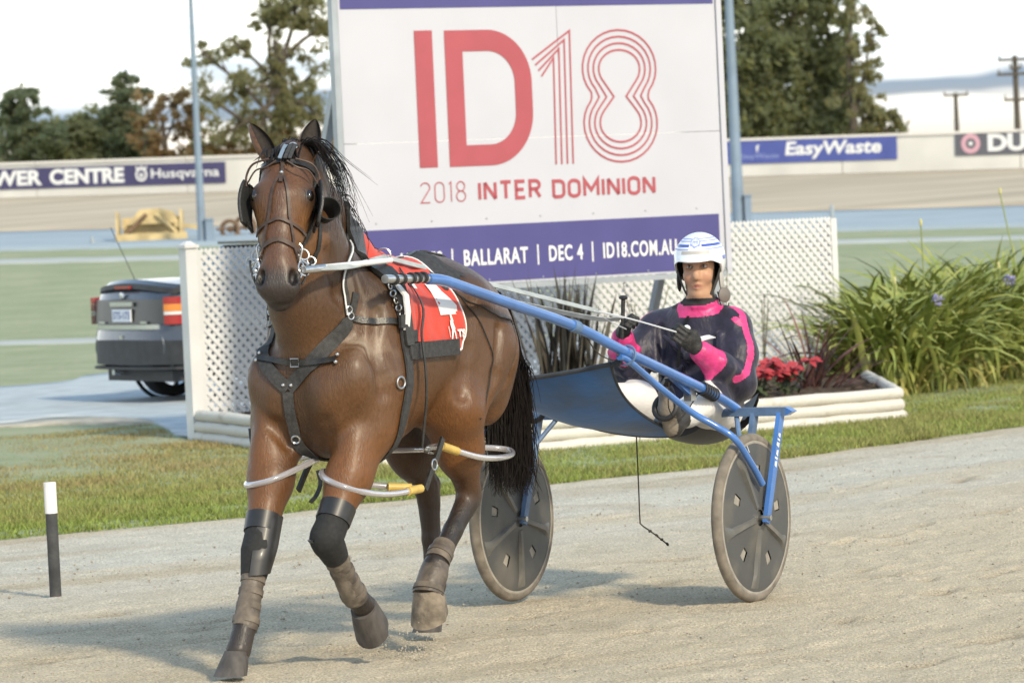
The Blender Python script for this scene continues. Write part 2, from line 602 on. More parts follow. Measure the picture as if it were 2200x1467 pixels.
# grass ground: one sheet to the horizon
xs = np.concatenate([[-2500, -900, -300, -120, -60, -40, -30], np.arange(-22, 22.01, .5), [30, 40, 60, 120, 300, 900, 2500]])
dy = np.concatenate([[-3000, -300, -60, -20, -2, -.4, -.15, -.02, .08, .25, .6], np.arange(1.2, 60, 1.2), np.arange(61, 120, 2.), [130, 160, 220, 400, 900, 3000]])
GX, GD = np.meshgrid(xs, dy, indexing='ij')
E_ = edge_y(GX)
GY = E_ + GD
GZ = zt(GX, GY) + interp(GD, [(-3000, -.08), (-.15, -.08), (-.02, -.015), (.08, .012), (.25, .02), (3000, .02)])
GZ += .03 * (vnoise(GX * .9, GY * .9, 5) - .5) * (GD > .5) * (GD < 40)
gv, gf = grid_mesh(GX, GY, GZ, 'ground')
def grass_mat(name, a, b, c, scale=1.0, bump=.5):
    m = bpy.data.materials.new(name); m.use_nodes = True
    nt = m.node_tree; bs = nt.nodes['Principled BSDF']; bs.inputs['Roughness'].default_value = .9
    bs.inputs['Specular IOR Level'].default_value = .15
    t = nt.nodes.new('ShaderNodeTexCoord')
    n1 = nt.nodes.new('ShaderNodeTexNoise'); n1.inputs['Scale'].default_value = .9 * scale; n1.inputs['Detail'].default_value = 8; n1.inputs['Roughness'].default_value = .65
    n2 = nt.nodes.new('ShaderNodeTexNoise'); n2.inputs['Scale'].default_value = 14 * scale; n2.inputs['Detail'].default_value = 6
    for n in (n1, n2): nt.links.new(t.outputs['Object'], n.inputs['Vector'])
    r1 = nt.nodes.new('ShaderNodeValToRGB')
    r1.color_ramp.elements[0].position = .38; r1.color_ramp.elements[0].color = (*a, 1)
    r1.color_ramp.elements[1].position = .64; r1.color_ramp.elements[1].color = (*b, 1)
    r2 = nt.nodes.new('ShaderNodeMapRange'); r2.inputs['From Min'].default_value = .5; r2.inputs['From Max'].default_value = .72
    nt.links.new(n1.outputs['Fac'], r1.inputs['Fac']); nt.links.new(n2.outputs['Fac'], r2.inputs['Value'])
    mx = nt.nodes.new('ShaderNodeMixRGB'); mx.inputs['Color2'].default_value = (*c, 1)
    nt.links.new(r2.outputs[0], mx.inputs['Fac']); nt.links.new(r1.outputs['Color'], mx.inputs['Color1'])
    nt.links.new(mx.outputs[0], bs.inputs['Base Color'])
    bp = nt.nodes.new('ShaderNodeBump'); bp.inputs['Strength'].default_value = bump; bp.inputs['Distance'].default_value = .05
    nt.links.new(n2.outputs['Fac'], bp.inputs['Height']); nt.links.new(bp.outputs[0], bs.inputs['Normal'])
    MATS[name] = m
    return m
grass_mat('lawn', (.24, .285, .165), (.32, .345, .22), (.37, .335, .235))
single('ground', None, 'lawn', kind='structure', me=mesh_np(gv, gf, 'ground'))

# the dirt track in the foreground
xs = np.concatenate([[-60, -40, -25, -15, -10, -7], np.arange(-5, 6.4, .026), [8, 11, 16, 25, 40, 60]])
dq = np.concatenate([[-70, -45, -30, -22], np.arange(-17, -.0, .045), [.02, .12]])
TX, TD = np.meshgrid(xs, dq, indexing='ij')
TY = edge_y(TX) + TD
q_ = -TD * .707
along = (TX + TY) * .707
rut = .006 * np.sin(q_ * 2.2 + .6 * np.sin(along * .35)) + .003 * np.sin(q_ * 5.7 + .4 * np.sin(along * .6 + 1))
n_a = vnoise(q_ * 7, along * 1.2, 1) - .5
n_b = vnoise(q_ * 19 + 3, along * 8, 2) - .5
n_c = vnoise(TX * 33, TY * 24, 3) - .5
n_d = vnoise(TX * 5, TY * 4, 6)
churn = np.clip((q_ - 3.6) / 1.5, 0, 1)
TZ = rut + .007 * n_a + (.005 + .006 * churn) * n_b * (.5 + n_d) + (.005 + .005 * churn) * n_c + .0022 * np.sin(q_ * 46 + 2 * np.sin(along * .8)) * (1 - churn * .6)
scuff = np.zeros_like(TZ)
_sr = np.random.default_rng(5)
for _ in range(150):
    a0_, q0_ = _sr.uniform(8, 26), _sr.uniform(1.2, 9.5)
    if _sr.random() < .75: q0_ = _sr.uniform(4.2, 9.5)
    sa_, sq_ = _sr.uniform(.06, .22), _sr.uniform(.03, .07)
    w_ = np.exp(-((along - a0_) / sa_) ** 2 - ((q_ - q0_) / sq_) ** 2)
    w2_ = np.exp(-((along - a0_ - sa_) / sa_) ** 2 - ((q_ - q0_ - sq_ * .8) / sq_) ** 2)
    TZ += .016 * w2_ - .024 * w_
    scuff += w_
TZ = TZ * np.clip(-TD / .4, 0, 1) - .02 * np.clip((TD + .1) / .15, 0, 1)
tv, tf = grid_mesh(TX, TY, TZ, 'track')
mat('track_dirt', (.3, .27, .23), rough=.95, attr='Col', var=.30, vscale=95, bump=.75, bscale=120, spec=.12, detail=8)
tme = mesh_np(tv, tf, 'track')
sand, pale, brown = V([.55, .465, .335]), V([.545, .515, .44]), V([.41, .34, .235])
w_p = interp(q_ + .35 * n_a, [(0, .10), (.25, .2), (.6, .8), (2.0, 1), (2.3, .4), (2.7, .4), (3.0, .75), (4.0, .35), (5.0, .05), (9, 0)])
tc_ = sand + (pale - sand) * w_p[..., None]
w_b = np.clip((vnoise(q_ * 3.1, along * .35, 11) - .62) * 4, 0, 1) * .5 + np.clip((vnoise(TX * 3, TY * 3, 12) - .7) * 4, 0, 1) * .4
tc_ = tc_ + (brown - tc_) * w_b[..., None]
tc_ = tc_ + (V([.30, .235, .155]) - tc_) * np.clip(scuff * .75, 0, .75)[..., None]
tc_ = tc_ * (1 + .14 * n_b + .12 * n_c + .08 * n_a)[..., None]
vcol(tme, tc_.reshape(-1, 3))
single('track', None, 'track_dirt', kind='structure', me=tme)

# loose clods and stones on the track
def scatter_stones(n, seed, smin, smax):
    r = np.random.default_rng(seed)
    base = V([(1, 0, 0), (-1, 0, 0), (0, 1, 0), (0, -1, 0), (0, 0, 1), (0, 0, -1)], float)
    fc = np.array([(0, 2, 4), (2, 1, 4), (1, 3, 4), (3, 0, 4), (2, 0, 5), (1, 2, 5), (3, 1, 5), (0, 3, 5)])
    d = r.uniform(.1, 15, n) ** 1.0; x = r.uniform(-4.6, 5.2, n); y = edge_y(x) - d
    ok = y > 15.5; x, y = x[ok], y[ok]; n = len(x)
    s = smin + (smax - smin) * r.random(n) ** 4
    vs = base[None] * (s[:, None, None] * r.uniform(.55, 1.3, (n, 6, 1)))
    a = r.uniform(0, 6.28, n); c, q = np.cos(a)[:, None], np.sin(a)[:, None]
    vx = vs[..., 0] * c - vs[..., 1] * q; vy = vs[..., 0] * q + vs[..., 1] * c
    vs = np.stack([vx + x[:, None], vy + y[:, None], vs[..., 2] * .7 + .004], -1)
    f = (fc[None] + (np.arange(n) * 6)[:, None, None]).reshape(-1, 3)
    return vs.reshape(-1, 3), f
mat('stones', (.40, .36, .29), rough=.95, col2=(.30, .265, .21), vscale=6)
sv, sf = scatter_stones(11000, 21, .002, .011)
single('loose_gravel', None, 'stones', 'small clods and stones scattered over the dirt track', 'gravel', kind='stuff', me=mesh_np(sv, sf, 'loose_gravel', False))

# sheets laid on the ground: driveway, far roads, banked track
def sheet(name, poly_fn, m, lift=.006, **kw):
    X, Y = poly_fn
    Z = zt(X, Y) + lift
    X = np.concatenate([X[:, :1], X, X[:, -1:]], 1); Y = np.concatenate([Y[:, :1] - .02, Y, Y[:, -1:] + .02], 1)
    Z = np.concatenate([Z[:, :1] - .16, Z, Z[:, -1:] - .16], 1)
    v, f = grid_mesh(X, Y, Z, name)
    return single(name, None, m, kind='structure', me=mesh_np(v, f, name), **kw)
def strip_u(u0, u1, x0=-60, x1=60, n=41, k=7):
    xs_ = np.linspace(x0, x1, n); us = np.linspace(u0, u1, k)
    X, U = np.meshgrid(xs_, us, indexing='ij')
    return X, U - .45 * np.clip(X, -40, 40)
mat('asphalt', (.40, .44, .46), rough=.85, var=.14, vscale=3, bump=.3, bscale=40)
mat('far_asphalt', (.30, .36, .40), rough=.8, var=.06, vscale=.6)
mat('pale_path', (.40, .42, .40), rough=.9, var=.1, vscale=1)
mat('bank_dirt', (.43, .365, .275), rough=.95, var=.16, vscale=.5, stretch=(.3, 3, 3), detail=8)
mat('dry_edge', (.42, .385, .315), rough=.95, var=.2, vscale=8, bump=.3)
# driveway: smooth-edged patch
drive_near = bez([(-9, 37.2, 0), (-5.5, 37.6, 0), (-4.43, 37.96, 0), (-4.0, 38.7, 0), (-3.22, 37.7, 0), (-2.85, 36.0, 0), (-2.5, 34.25, 0), (-1.5, 35.2, 0), (1.5, 37.4, 0), (3.2, 38.4, 0)], 60)
drive_far = bez([(-11, 44.5, 0), (-5.41, 46.5, 0), (-4.64, 48.83, 0), (-3.7, 50.0, 0), (0, 52, 0), (3.2, 52.5, 0)], 60)
tt = np.linspace(0, 1, 14)
DXY = V([[a * (1 - t) + b * t for t in tt] for a, b in zip(drive_near, drive_far)])
sheet('driveway', (DXY[..., 0], DXY[..., 1]), 'asphalt', .038)
dn = V(drive_near); DW = V([[a + (V([.25, -1, 0]) * (.35 + 1.3 * vnoise(a[0:1] * 1.3, a[1:2] * 0, 2)[0])) * t for t in (0, .5, 1)] for a in drive_near[:40]])
sheet('gravel_shoulder', (DW[..., 0], DW[..., 1]), 'dry_edge', .034)
sheet('garden_path', strip_u(56.6, 57.7, -30, -2.5), 'pale_path', .03)
sheet('service_road', strip_u(82.2, 85.2), 'pale_path', .03)
sheet('far_road', strip_u(90, 100), 'far_asphalt', .07)
sheet('banked_track', strip_u(100, 108.2, n=61, k=12), 'bank_dirt', .08)

# grass blades on the verge
def blades(n, seed):
    r = np.random.default_rng(seed)
    x = r.uniform(-5.2, 5.6, n); d = r.random(n) ** 1.35 * 12.5 - .06
    y = edge_y(x) + d
    clump = vnoise(x * 2.2, y * 2.2, 31); clump2 = vnoise(x * 7, y * 7, 32)
    inside = ((x - -2.5) * .59 + (y - 34) * .81 > -.05) & (x > -2.55)
    # planter footprint (quadrilateral) is bare
    P = V([(-2.5, 34.0), (-.86, 29.45), (2.84, 32.32), (2.89, 37.4)])
    pin = np.ones(n, bool)
    for a, b in zip(P, np.roll(P, -1, 0)):
        pin &= ((b[0] - a[0]) * (y - a[1]) - (b[1] - a[1]) * (x - a[0])) > 0
    dnx = np.interp(x, dn[np.argsort(dn[:, 0]), 0], dn[np.argsort(dn[:, 0]), 1])
    ok = ~pin & (y < dnx - .25) & (r.random(n) < np.clip(.4 + clump * 1.0 - .25 * (clump2 < .3), 0.2, 1))
    x, y, d, clump = x[ok], y[ok], d[ok], clump[ok]; n = len(x)
    hgt = (.016 + .034 * r.random(n) ** 1.5) * np.clip(1.15 - d * .05, .55, 1.2) * (.6 + .7 * clump)
    a = r.uniform(0, 6.28, n); wd = r.uniform(.003, .006, n)
    z = zt(x, y) + interp(d, [(-1, -.01), (0, 0), (.2, .015), (30, .015)])
    lean = r.normal(0, .5, (n, 2)) * hgt[:, None]
    p0 = np.stack([x - np.cos(a) * wd, y - np.sin(a) * wd, z], -1)
    p1 = np.stack([x + np.cos(a) * wd, y + np.sin(a) * wd, z], -1)
    p2 = np.stack([x + lean[:, 0], y + lean[:, 1], z + hgt], -1)
    v = np.stack([p0, p1, p2], 1).reshape(-1, 3)
    f = np.arange(3 * n).reshape(-1, 3)
    dry = np.clip(interp(d, [(0, .12), (1.5, .22), (3.5, .55), (7, .75), (13, .8)]) * (x < .5) + .3 * (x >= .5) + (clump - .5) * .5 + r.normal(0, .16, n), 0, 1)[:, None]
    c = V([.215, .275, .060]) * (1 - dry) + V([.31, .245, .12]) * dry
    c = c * r.uniform(.6, 1.3, (n, 1))
    return v, f, np.repeat(c, 3, 0)
bv, bf, bc = blades(460000, 41)
mat('grass_blade', (.1, .15, .04), rough=.7, attr='Col', spec=.2)
bme = mesh_np(bv, bf, 'grass', False); vcol(bme, bc)
single('grass', None, 'grass_blade', 'short patchy verge grass between the dirt track and the white planter', 'grass', kind='stuff', me=bme)

# ------------------------------------------------------------------ far wall, banners
mat('wall_white', (.66, .645, .60), rough=.8, var=.08, vscale=.7, detail=8)
mat('wall_cap', (.72, .69, .64), rough=.7)
def on_u(u, x):
    return V([x, u - .45 * x, 0])
WU = 108.2
wall = Thing('perimeter_wall', 'long low cream concrete wall on top of the far banked track', 'wall', on_u(WU, 0) + V([0, 0, 2.0]))
wx = np.arange(-40, 41, 4.0)
pan = MB()
for a, b in zip(wx[:-1], wx[1:]):
    pa, pb = on_u(WU, a), on_u(WU, b - .02)
    za, zb = zt(pa[0], pa[1]) - .1, zt(pb[0], pb[1]) - .1
    nn = nrm(V([.45, 1, 0])) * .15
    m = MB()
    vs = [pa + V([0, 0, za]), pb + V([0, 0, zb]), pb + V([0, 0, zb + 1.02]), pa + V([0, 0, za + 1.02])]
    m.add(vs + [p + nn for p in vs], [(0, 1, 2, 3), (7, 6, 5, 4), (0, 4, 5, 1), (1, 5, 6, 2), (2, 6, 7, 3), (3, 7, 4, 0)])
    wall.part('wall_panel', m, 'wall_white', smooth=False)
    c = MB(); vs = [pa - nn * .3 + V([0, 0, za + 1.025]), pb - nn * .3 + V([0, 0, zb + 1.025]), pb - nn * .3 + V([0, 0, zb + 1.09]), pa - nn * .3 + V([0, 0, za + 1.09])]
    c.add(vs + [p + nn * 1.6 for p in vs], [(0, 1, 2, 3), (7, 6, 5, 4), (0, 4, 5, 1), (1, 5, 6, 2), (2, 6, 7, 3), (3, 7, 4, 0)])
    wall.part('coping', c, 'wall_cap', smooth=False)

mat('banner_navy', (.055, .050, .13), rough=.6, var=.08, vscale=2)
mat('banner_blue', (.075, .10, .34), rough=.6, var=.08, vscale=2)
mat('banner_grey', (.115, .115, .135), rough=.6, var=.08, vscale=2)
mat('print_white', (.78, .78, .77), rough=.6)
mat('print_pale_blue', (.30, .36, .62), rough=.6)
mat('print_pink', (.62, .36, .42), rough=.6)
WX = nrm(V([1, -.45, 0])); WN = nrm(V([-.45, -1, 0]))
def banner(x0, x1, zlo, zhi, m, label, items, sk=0.0):
    pa, pb = on_u(WU, x0), on_u(WU, x1)
    z0 = zt(pa[0], pa[1]) - .1; z1 = zt(pb[0], pb[1]) - .1
    X = nrm(pb + V([0, 0, z1]) - pa - V([0, 0, z0])); Y = nrm(np.cross(WN, X)); Y = V([0, 0, 1.]) 
    L = np.linalg.norm((pb - pa)) 
    o = pa + WN * .02 + V([0, 0, z0 + zlo])
    t = Thing('advertising_banner', label, 'banner', o, group='banners along the far wall')
    t.part('sheet', MB().prism([(0, 0), (L, 0), (L, zhi - zlo), (0, zhi - zlo)], o, X, nrm(Y - X * (X @ Y)), .012), m, smooth=False)
    for kind, mm, args in items:
        mb = MB()
        oo = o + WN * .018
        if kind == 't':
            s, u, v_, w, h, kw = args
            flat_text(mb, s, oo + X * u + V([0, 0, 1]) * v_, X, nrm(Y - X * (X @ Y)), w, h, **kw)
            t.part('lettering', mb, mm, smooth=False)
        elif kind == 'ring':
            u, v_, R1, R2 = args
            c = oo + X * u + V([0, 0, 1]) * v_
            yy = nrm(Y - X * (X @ Y)); n = 28
            vs = [c + (X * math.cos(2 * math.pi * k / n) + yy * math.sin(2 * math.pi * k / n)) * R for R in (R1, R2) for k in range(n)]
            mb.add(vs, [(k, (k + 1) % n, n + (k + 1) % n, n + k) for k in range(n)])
            t.part('emblem', mb, mm, smooth=False)
        elif kind == 'poly':
            c = oo
            yy = nrm(Y - X * (X @ Y))
            mb.add([c + X * p[0] + yy * p[1] for p in args], [tuple(range(len(args)))])
            t.part('emblem', mb, mm, smooth=False)
    return t
banner(-15.3, -7.0, .40, .93, 'banner_navy', 'navy banner reading POWER CENTRE with white emblem and script at its right end', [
    ('t', 'print_white', ('POWER', 1.50, .08, 2.30, .40, dict(bold=.04))),
    ('t', 'print_white', ('CENTRE', 4.02, .08, 2.18, .40, dict(bold=.045))),
    ('ring', 'print_white', (6.70, .27, .17, .115)), ('ring', 'print_white', (6.70, .25, .06, .02)),
    ('poly', 'print_white', [(6.56, .40), (6.84, .40), (6.87, .49), (6.77, .44), (6.70, .50), (6.63, .44), (6.53, .49)]),
    ('t', 'print_white', ('Husqvarna', 6.98, .10, 1.95, .31, dict(bold=.012)))])
banner(4.4, 9.25, .48, 1.04, 'banner_blue', 'bright blue banner with large white EasyWaste lettering', [
    ('t', 'print_white', ('EasyWaste', 2.52, .07, 2.42, .42, dict(bold=.03, shear=.12))),
    ('t', 'print_pale_blue', ('EasyWaste', 1.36, .08, 1.0, .15, dict(shear=.12))),
    ('t', 'print_white', ('f', 1.78, .27, .09, .17, dict(bold=.03))),
    ('poly', 'print_white', [(.93, .20), (1.00, .28), (.93, .36), (.86, .28)])])
banner(10.56, 14.2, .52, 1.06, 'banner_grey', 'dark grey banner with a pink ring emblem and bold white letters', [
    ('ring', 'print_pink', (.39, .27, .235, .12)), ('ring', 'print_white', (.39, .27, .05, .001)),
    ('t', 'print_white', ('DUL', .80, .07, 1.28, .41, dict(bold=.05)))])

# ------------------------------------------------------------------ poles
mat('galv_blue', (.20, .26, .33), rough=.5, metal=.15, var=.1, vscale=2)
mat('pole_wood', (.09, .075, .06), rough=.9)
def light_pole(x, y, r0_, r1_, label, box_w, box_h):
    z = float(zt(x, y))
    t = Thing('light_pole', label, 'light pole', (x, y, z), group='floodlight poles')
    t.part('mast', MB().tube([(x, y, z - .1), (x, y, z + 5), (x, y, z + 11)], [r0_, r1_, r1_ * .7], 14), 'galv_blue')
    t.part('base_flange', MB().lathe((x, y, z), (0, 0, 1), [(0, .06), (r0_ * 1.25, .06), (r0_ * 1.4, .0)], 16), 'galv_blue')
    m = MB().box((x + r0_ + box_w / 2, y - .05, z + box_h / 2), (box_w, .25, box_h)); m.box((x + r0_ + box_w / 2, y - .05, z + box_h + .02), (box_w * 1.15, .30, .04))
    t.part('control_box', m, 'galv_blue', smooth=False)
    lm = MB()
    lm.box((x, y, z + 11), (1.6, .12, .12))
    t.part('crossarm', lm, 'galv_blue', smooth=False)
    for k in (-.6, 0, .6):
        t.part('floodlight', MB().box((x + k, y - .15, z + 11.25), (.4, .2, .35)), 'galv_blue', smooth=False)
light_pole(-6.55, 95, .095, .05, 'slim grey-blue floodlight pole left of the billboard', .16, .50)
light_pole(4.82, 92, .135, .085, 'thicker grey-blue floodlight pole right of the billboard', .14, .62)
def power_pole(x, y, top, arms, label):
    z = float(zt(x, y)); z1 = top
    t = Thing('power_pole', label, 'power pole', (x, y, z), group='power poles on the horizon')
    t.part('pole', MB().tube([(x, y, z), (x, y, z1)], [.16, .11], 10), 'pole_wood')
    for dz, w in arms:
        t.part('crossarm', MB().box((x, y - .15, z1 - dz), (w, .1, .12)), 'pole_wood', smooth=False)
        for k in (-.45, .45):
            t.part('insulator', MB().tube([(x + k * w, y - .15, z1 - dz + .06), (x + k * w, y - .15, z1 - dz + .22)], [.04, .03], 8), 'pole_wood')
power_pole(22.1, 190, 7.0, [(.18, 1.5), (.55, .5), (.80, 1.6), (1.9, 1.1)], 'tall dark power pole with several crossarms at the right edge')
power_pole(23.6, 230, 6.3, [(.12, 1.3)], 'small distant power pole with one crossarm')

# ------------------------------------------------------------------ trees behind the wall
mat('bark', (.085, .07, .055), rough=.95, var=.3, vscale=4)
mat('bark_pale', (.26, .23, .19), rough=.9, var=.3, vscale=4)
for nm, c in (('leaf_dark', (.155, .175, .115)), ('leaf_gum', (.17, .175, .115)), ('leaf_brown', (.20, .16, .105)), ('leaf_grey', (.16, .165, .12)), ('leaf_conifer', (.12, .145, .105))):
    m_ = mat(nm, c, rough=.75, var=.45, vscale=.9, spec=.2, detail=3)
    nt_ = m_.node_tree; bs_ = nt_.nodes['Principled BSDF']
    tl_ = nt_.nodes.new('ShaderNodeBsdfTranslucent'); ms_ = nt_.nodes.new('ShaderNodeMixShader'); ms_.inputs[0].default_value = .6
    tl_.inputs['Color'].default_value = (min(1, c[0] * 3.2), min(1, c[1] * 2.8), c[2] * 1.9, 1)
    nt_.links.new(bs_.outputs[0], ms_.inputs[1]); nt_.links.new(tl_.outputs[0], ms_.inputs[2])
    nt_.links.new(ms_.outputs[0], nt_.nodes['Material Output'].inputs['Surface'])
def leaf_cloud(blobs, seed, size):
    r = np.random.default_rng(seed)
    P = []
    for cx, cy, cz, rx, ry, rz, n in blobs:
        # clumps inside the blob, leaves round the clumps: gaps stay open
        k = max(6, n // 28)
        d = r.normal(size=(k, 3)); d /= np.linalg.norm(d, axis=1)[:, None]
        cl = d * (r.random((k, 1)) ** .45) * V([rx, ry, rz]) + V([cx, cy, cz])
        i = r.integers(0, k, n)
        P.append(cl[i] + r.normal(size=(n, 3)) * V([rx, ry, rz]) * .105 * r.uniform(.6, 1.6, (k, 1))[i])
    P = np.concatenate(P); n = len(P)
    a = r.normal(size=(n, 3)); a /= np.linalg.norm(a, axis=1)[:, None]
    b = np.cross(a, r.normal(size=(n, 3))); b /= np.linalg.norm(b, axis=1)[:, None]
    s = size * r.uniform(.5, 1.3, (n, 1))
    v = np.stack([P - a * s, P + b * s * .45, P + a * s, P - b * s * .45], 1).reshape(-1, 3)
    return v, np.arange(4 * n).reshape(-1, 4)
def tree(name, label, base, trunk, blobs, leaf, seed, size=.16, bark='bark', group='trees beyond the far wall'):
    x, y = base; z = float(zt(x, y)) - .1
    t = Thing(name, label, 'tree', (x, y, z), group=group)
    h, r_ = trunk
    m = MB().tube([(x, y, z), (x + .05, y, z + h * .5), (x - .05, y, z + h)], [r_, r_ * .75, r_ * .45], 10)
    rr = random.Random(seed)
    for cx, cy, cz, rx, ry, rz, n in blobs:
        p0 = V([x, y, z + h * rr.uniform(.35, .95)]); p1 = V([x + cx, y + cy, z + cz])
        mid = (p0 + p1) / 2 + V([rr.gauss(0, .15), 0, rr.uniform(-.1, .25)])
        m.tube(bez([p0, mid, p1, p1 + (p1 - mid) * .4], 8), [r_ * .5 * (1 - .1 * k) for k in range(9)], 6)
        for q in range(3):
            e = p1 + V([rr.uniform(-rx, rx), 0, rr.uniform(-rz, rz)]) * .8
            m.tube(bez([mid * .4 + p1 * .6, (p1 + e) / 2, e], 5), [.035, .03, .025, .02, .014, .01], 5)
    t.part('trunk', m, bark)
    lv, lf = leaf_cloud([(cx + x, cy + y, cz + z, rx, ry, rz, n) for cx, cy, cz, rx, ry, rz, n in blobs], seed, size)
    t.part('crown', None, leaf, me=mesh_np(lv - t.base, lf, 'crown', False), kind='stuff')
    return t
tree('pine_tree', 'dark pine with a pointed top, leftmost of the trees behind the wall', (-16.2, 150), (3.2, .16), [(0, 0, 3.7, .5, .5, .45, 500), (-.1, 0, 3.0, 1.0, .8, .6, 900), (.2, 0, 2.2, 1.4, 1, .7, 1500), (-.6, 0, 1.5, 1.3, 1, .7, 1400)], 'leaf_conifer', 1)
tree('bushy_tree', 'broad dark rounded tree right of the leftmost pine', (-14.3, 151), (2.2, .16), [(-.3, 0, 2.2, 1.1, 1, .9, 1800), (.7, 0, 2.4, 1.1, 1, .85, 1900), (.2, -.2, 1.3, 1.7, 1, .8, 2200), (-1.0, 0, 1.4, .9, 1, .8, 1200)], 'leaf_dark', 2)
tree('cypress_tree', 'dark conifer with layered branches poking above its neighbours', (-12.75, 150.5), (3.6, .15), [(0, 0, 4.15, .45, .4, .22, 380), (.1, 0, 3.7, .85, .5, .20, 600), (-.1, 0, 3.15, .8, .6, .45, 800), (0, 0, 2.3, 1.0, .8, .8, 1500), (.2, 0, 1.4, 1.1, .9, .8, 1400)], 'leaf_conifer', 3)
tree('bare_tree', 'thin brownish tree with sky showing through, beside the slim pole', (-11.3, 148), (2.9, .13), [(-.5, 0, 3.0, .7, .6, .6, 420), (.4, 0, 3.2, .75, .6, .55, 430), (.9, 0, 2.3, .7, .6, .7, 420), (-.7, 0, 2.1, .7, .6, .7, 430), (.2, 0, 1.5, 1.2, .7, .6, 620)], 'leaf_brown', 4, .14)
tree('grey_shrub', 'pale grey-green shrub low against the wall under the leftmost pine', (-16.3, 132), (1.2, .08), [(0, 0, 1.5, .8, .6, .55, 800), (-.9, 0, 1.2, .8, .6, .6, 800), (.8, 0, 1.1, .6, .5, .5, 500)], 'leaf_grey', 5, .10)
gum = tree('gum_tree', 'tall loose gum tree with a dense top clump left of the billboard', (-7.3, 146), (5.2, .22), [
    (.7, 0, 6.25, 1.15, .8, .75, 1760), (-.2, 0, 5.9, .7, .6, .5, 640), (1.6, 0, 5.6, .9, .7, .5, 720), (-2.2, 0, 4.7, .9, .6, .55, 336), (-1.2, 0, 5.0, .7, .6, .5, 368),
    (-.9, 0, 3.7, .8, .7, .8, 640), (.2, 0, 4.4, .7, .6, .7, 520), (1.3, 0, 4.2, 1.0, .6, 1.0, 304), (-2.3, 0, 3.4, .8, .6, .8, 288), (.4, 0, 3.0, 1.0, .8, .9, 1360), (-.6, 0, 2.2, 1.2, .9, .9, 1360), (1.4, 0, 2.4, .8, .7, .8, 400), (-2.2, 0, 2.0, .9, .7, .8, 448)], 'leaf_gum', 6, .125)
tree('scrub_tree', 'ragged low tree between the slim pole and the billboard', (-9.6, 146), (1.8, .1), [(0, 0, 1.6, .9, .6, .6, 700), (1.2, 0, 1.4, 1.0, .6, .6, 900), (2.6, 0, 1.6, 1.0, .6, .7, 900), (3.9, 0, 1.5, .9, .6, .6, 700)], 'leaf_brown', 7, .13)
tree('dense_tree', 'huge dense dark green tree right of the billboard', (8.2, 140), (4.0, .30), [
    (-1.2, 0, 2.0, 1.5, 1.1, 1.3, 3000), (.4, 0, 2.2, 1.6, 1.2, 1.4, 3600), (1.8, 0, 1.6, 1.4, 1.1, 1.1, 2600), (-.9, 0, 3.9, 1.4, 1.1, 1.2, 2600), (.7, 0, 4.2, 1.5, 1.2, 1.2, 3000), (1.9, 0, 3.4, 1.0, 1, .9, 1500),
    (-.4, 0, 5.6, 1.4, 1, .9, 1500), (1.3, 0, 5.8, 1.3, 1, .9, 1500), (2.6, 0, 6.3, 1.2, .9, .8, 1300), (2.5, 0, 4.6, .9, .9, .9, 900), (2.6, 0, 2.5, .9, .9, .9, 1100), (-1.6, 0, 6.0, .9, .8, .7, 600)], 'leaf_dark', 8, .16)
tree('sparse_tree', 'loose-leaved tree with gaps of sky at the right edge of the dense tree', (10.9, 138), (4.4, .15), [(.2, 0, 5.6, .8, .6, .8, 496), (.7, 0, 4.6, .6, .6, .7, 304), (.0, 0, 4.0, .6, .6, .7, 264), (.6, 0, 3.4, .8, .6, .6, 416), (-.1, 0, 2.6, .7, .6, .6, 416), (.8, 0, 2.1, .7, .6, .6, 640), (.3, 0, 1.3, .9, .7, .6, 880), (1.3, 0, 1.5, .6, .6, .6, 448)], 'leaf_gum', 9, .12)
tree('horizon_bush', 'small russet bush under the tall power pole', (22.3, 180), (1.4, .08), [(0, 0, 1.7, .6, .5, .4, 350), (.5, 0, 1.4, .5, .5, .4, 300)], 'leaf_brown', 10, .13)

# ------------------------------------------------------------------ machinery on the bank
mat('plant_yellow', (.52, .40, .20), rough=.6, var=.25, vscale=3)
mat('rust', (.16, .10, .06), rough=.9, var=.4, vscale=8)
mx_, my_ = -7.75, 97.0; mz = float(zt(mx_, my_))
gr = Thing('drag_scraper', 'yellow track scraper parked on the far banked track', 'machine', (mx_, my_, mz))
B_ = lambda dx, dy, dz: V([mx_ + dx, my_ + dy, mz + dz])
gr.part('blade', MB().box(B_(0, -.5, .10), (1.55, .10, .20)), 'plant_yellow', smooth=False)
for s in (-.78, .62):
    gr.part('side_plate', MB().prism([(0, 0), (.9, 0), (.75, .55), (.15, .62)], B_(s, -.5, .08), (0, 1, 0), (0, 0, 1), .05), 'plant_yellow', smooth=False)
gr.part('hood', MB().prism([(-.55, .40), (.62, .40), (.45, .66), (.18, .74), (-.25, .72)], B_(0, -.35, 0), (1, 0, 0), (0, 0, 1), -.5), 'plant_yellow', smooth=False)
gr.part('backplate', MB().box(B_(0, -.1, .30), (1.3, .06, .5)), 'plant_yellow', smooth=False)
gr.part('ram', MB().tube([B_(-.55, -.45, .2), B_(-.1, -.4, .62)], .045, 8), 'rust')
gr.part('strut', MB().tube([B_(.55, -.45, .2), B_(.1, -.4, .62)], .04, 8), 'plant_yellow')
gr.part('drawbar', MB().beam(B_(.5, -.3, .36), B_(1.35, -.45, .24), .1, .09), 'plant_yellow', smooth=False)
hx, hy = -6.1, 97.5; hz = float(zt(hx, hy))
hw = Thing('rusty_harrow', 'small rusty wheeled harrow beside the slim pole', 'machine', (hx, hy, hz))
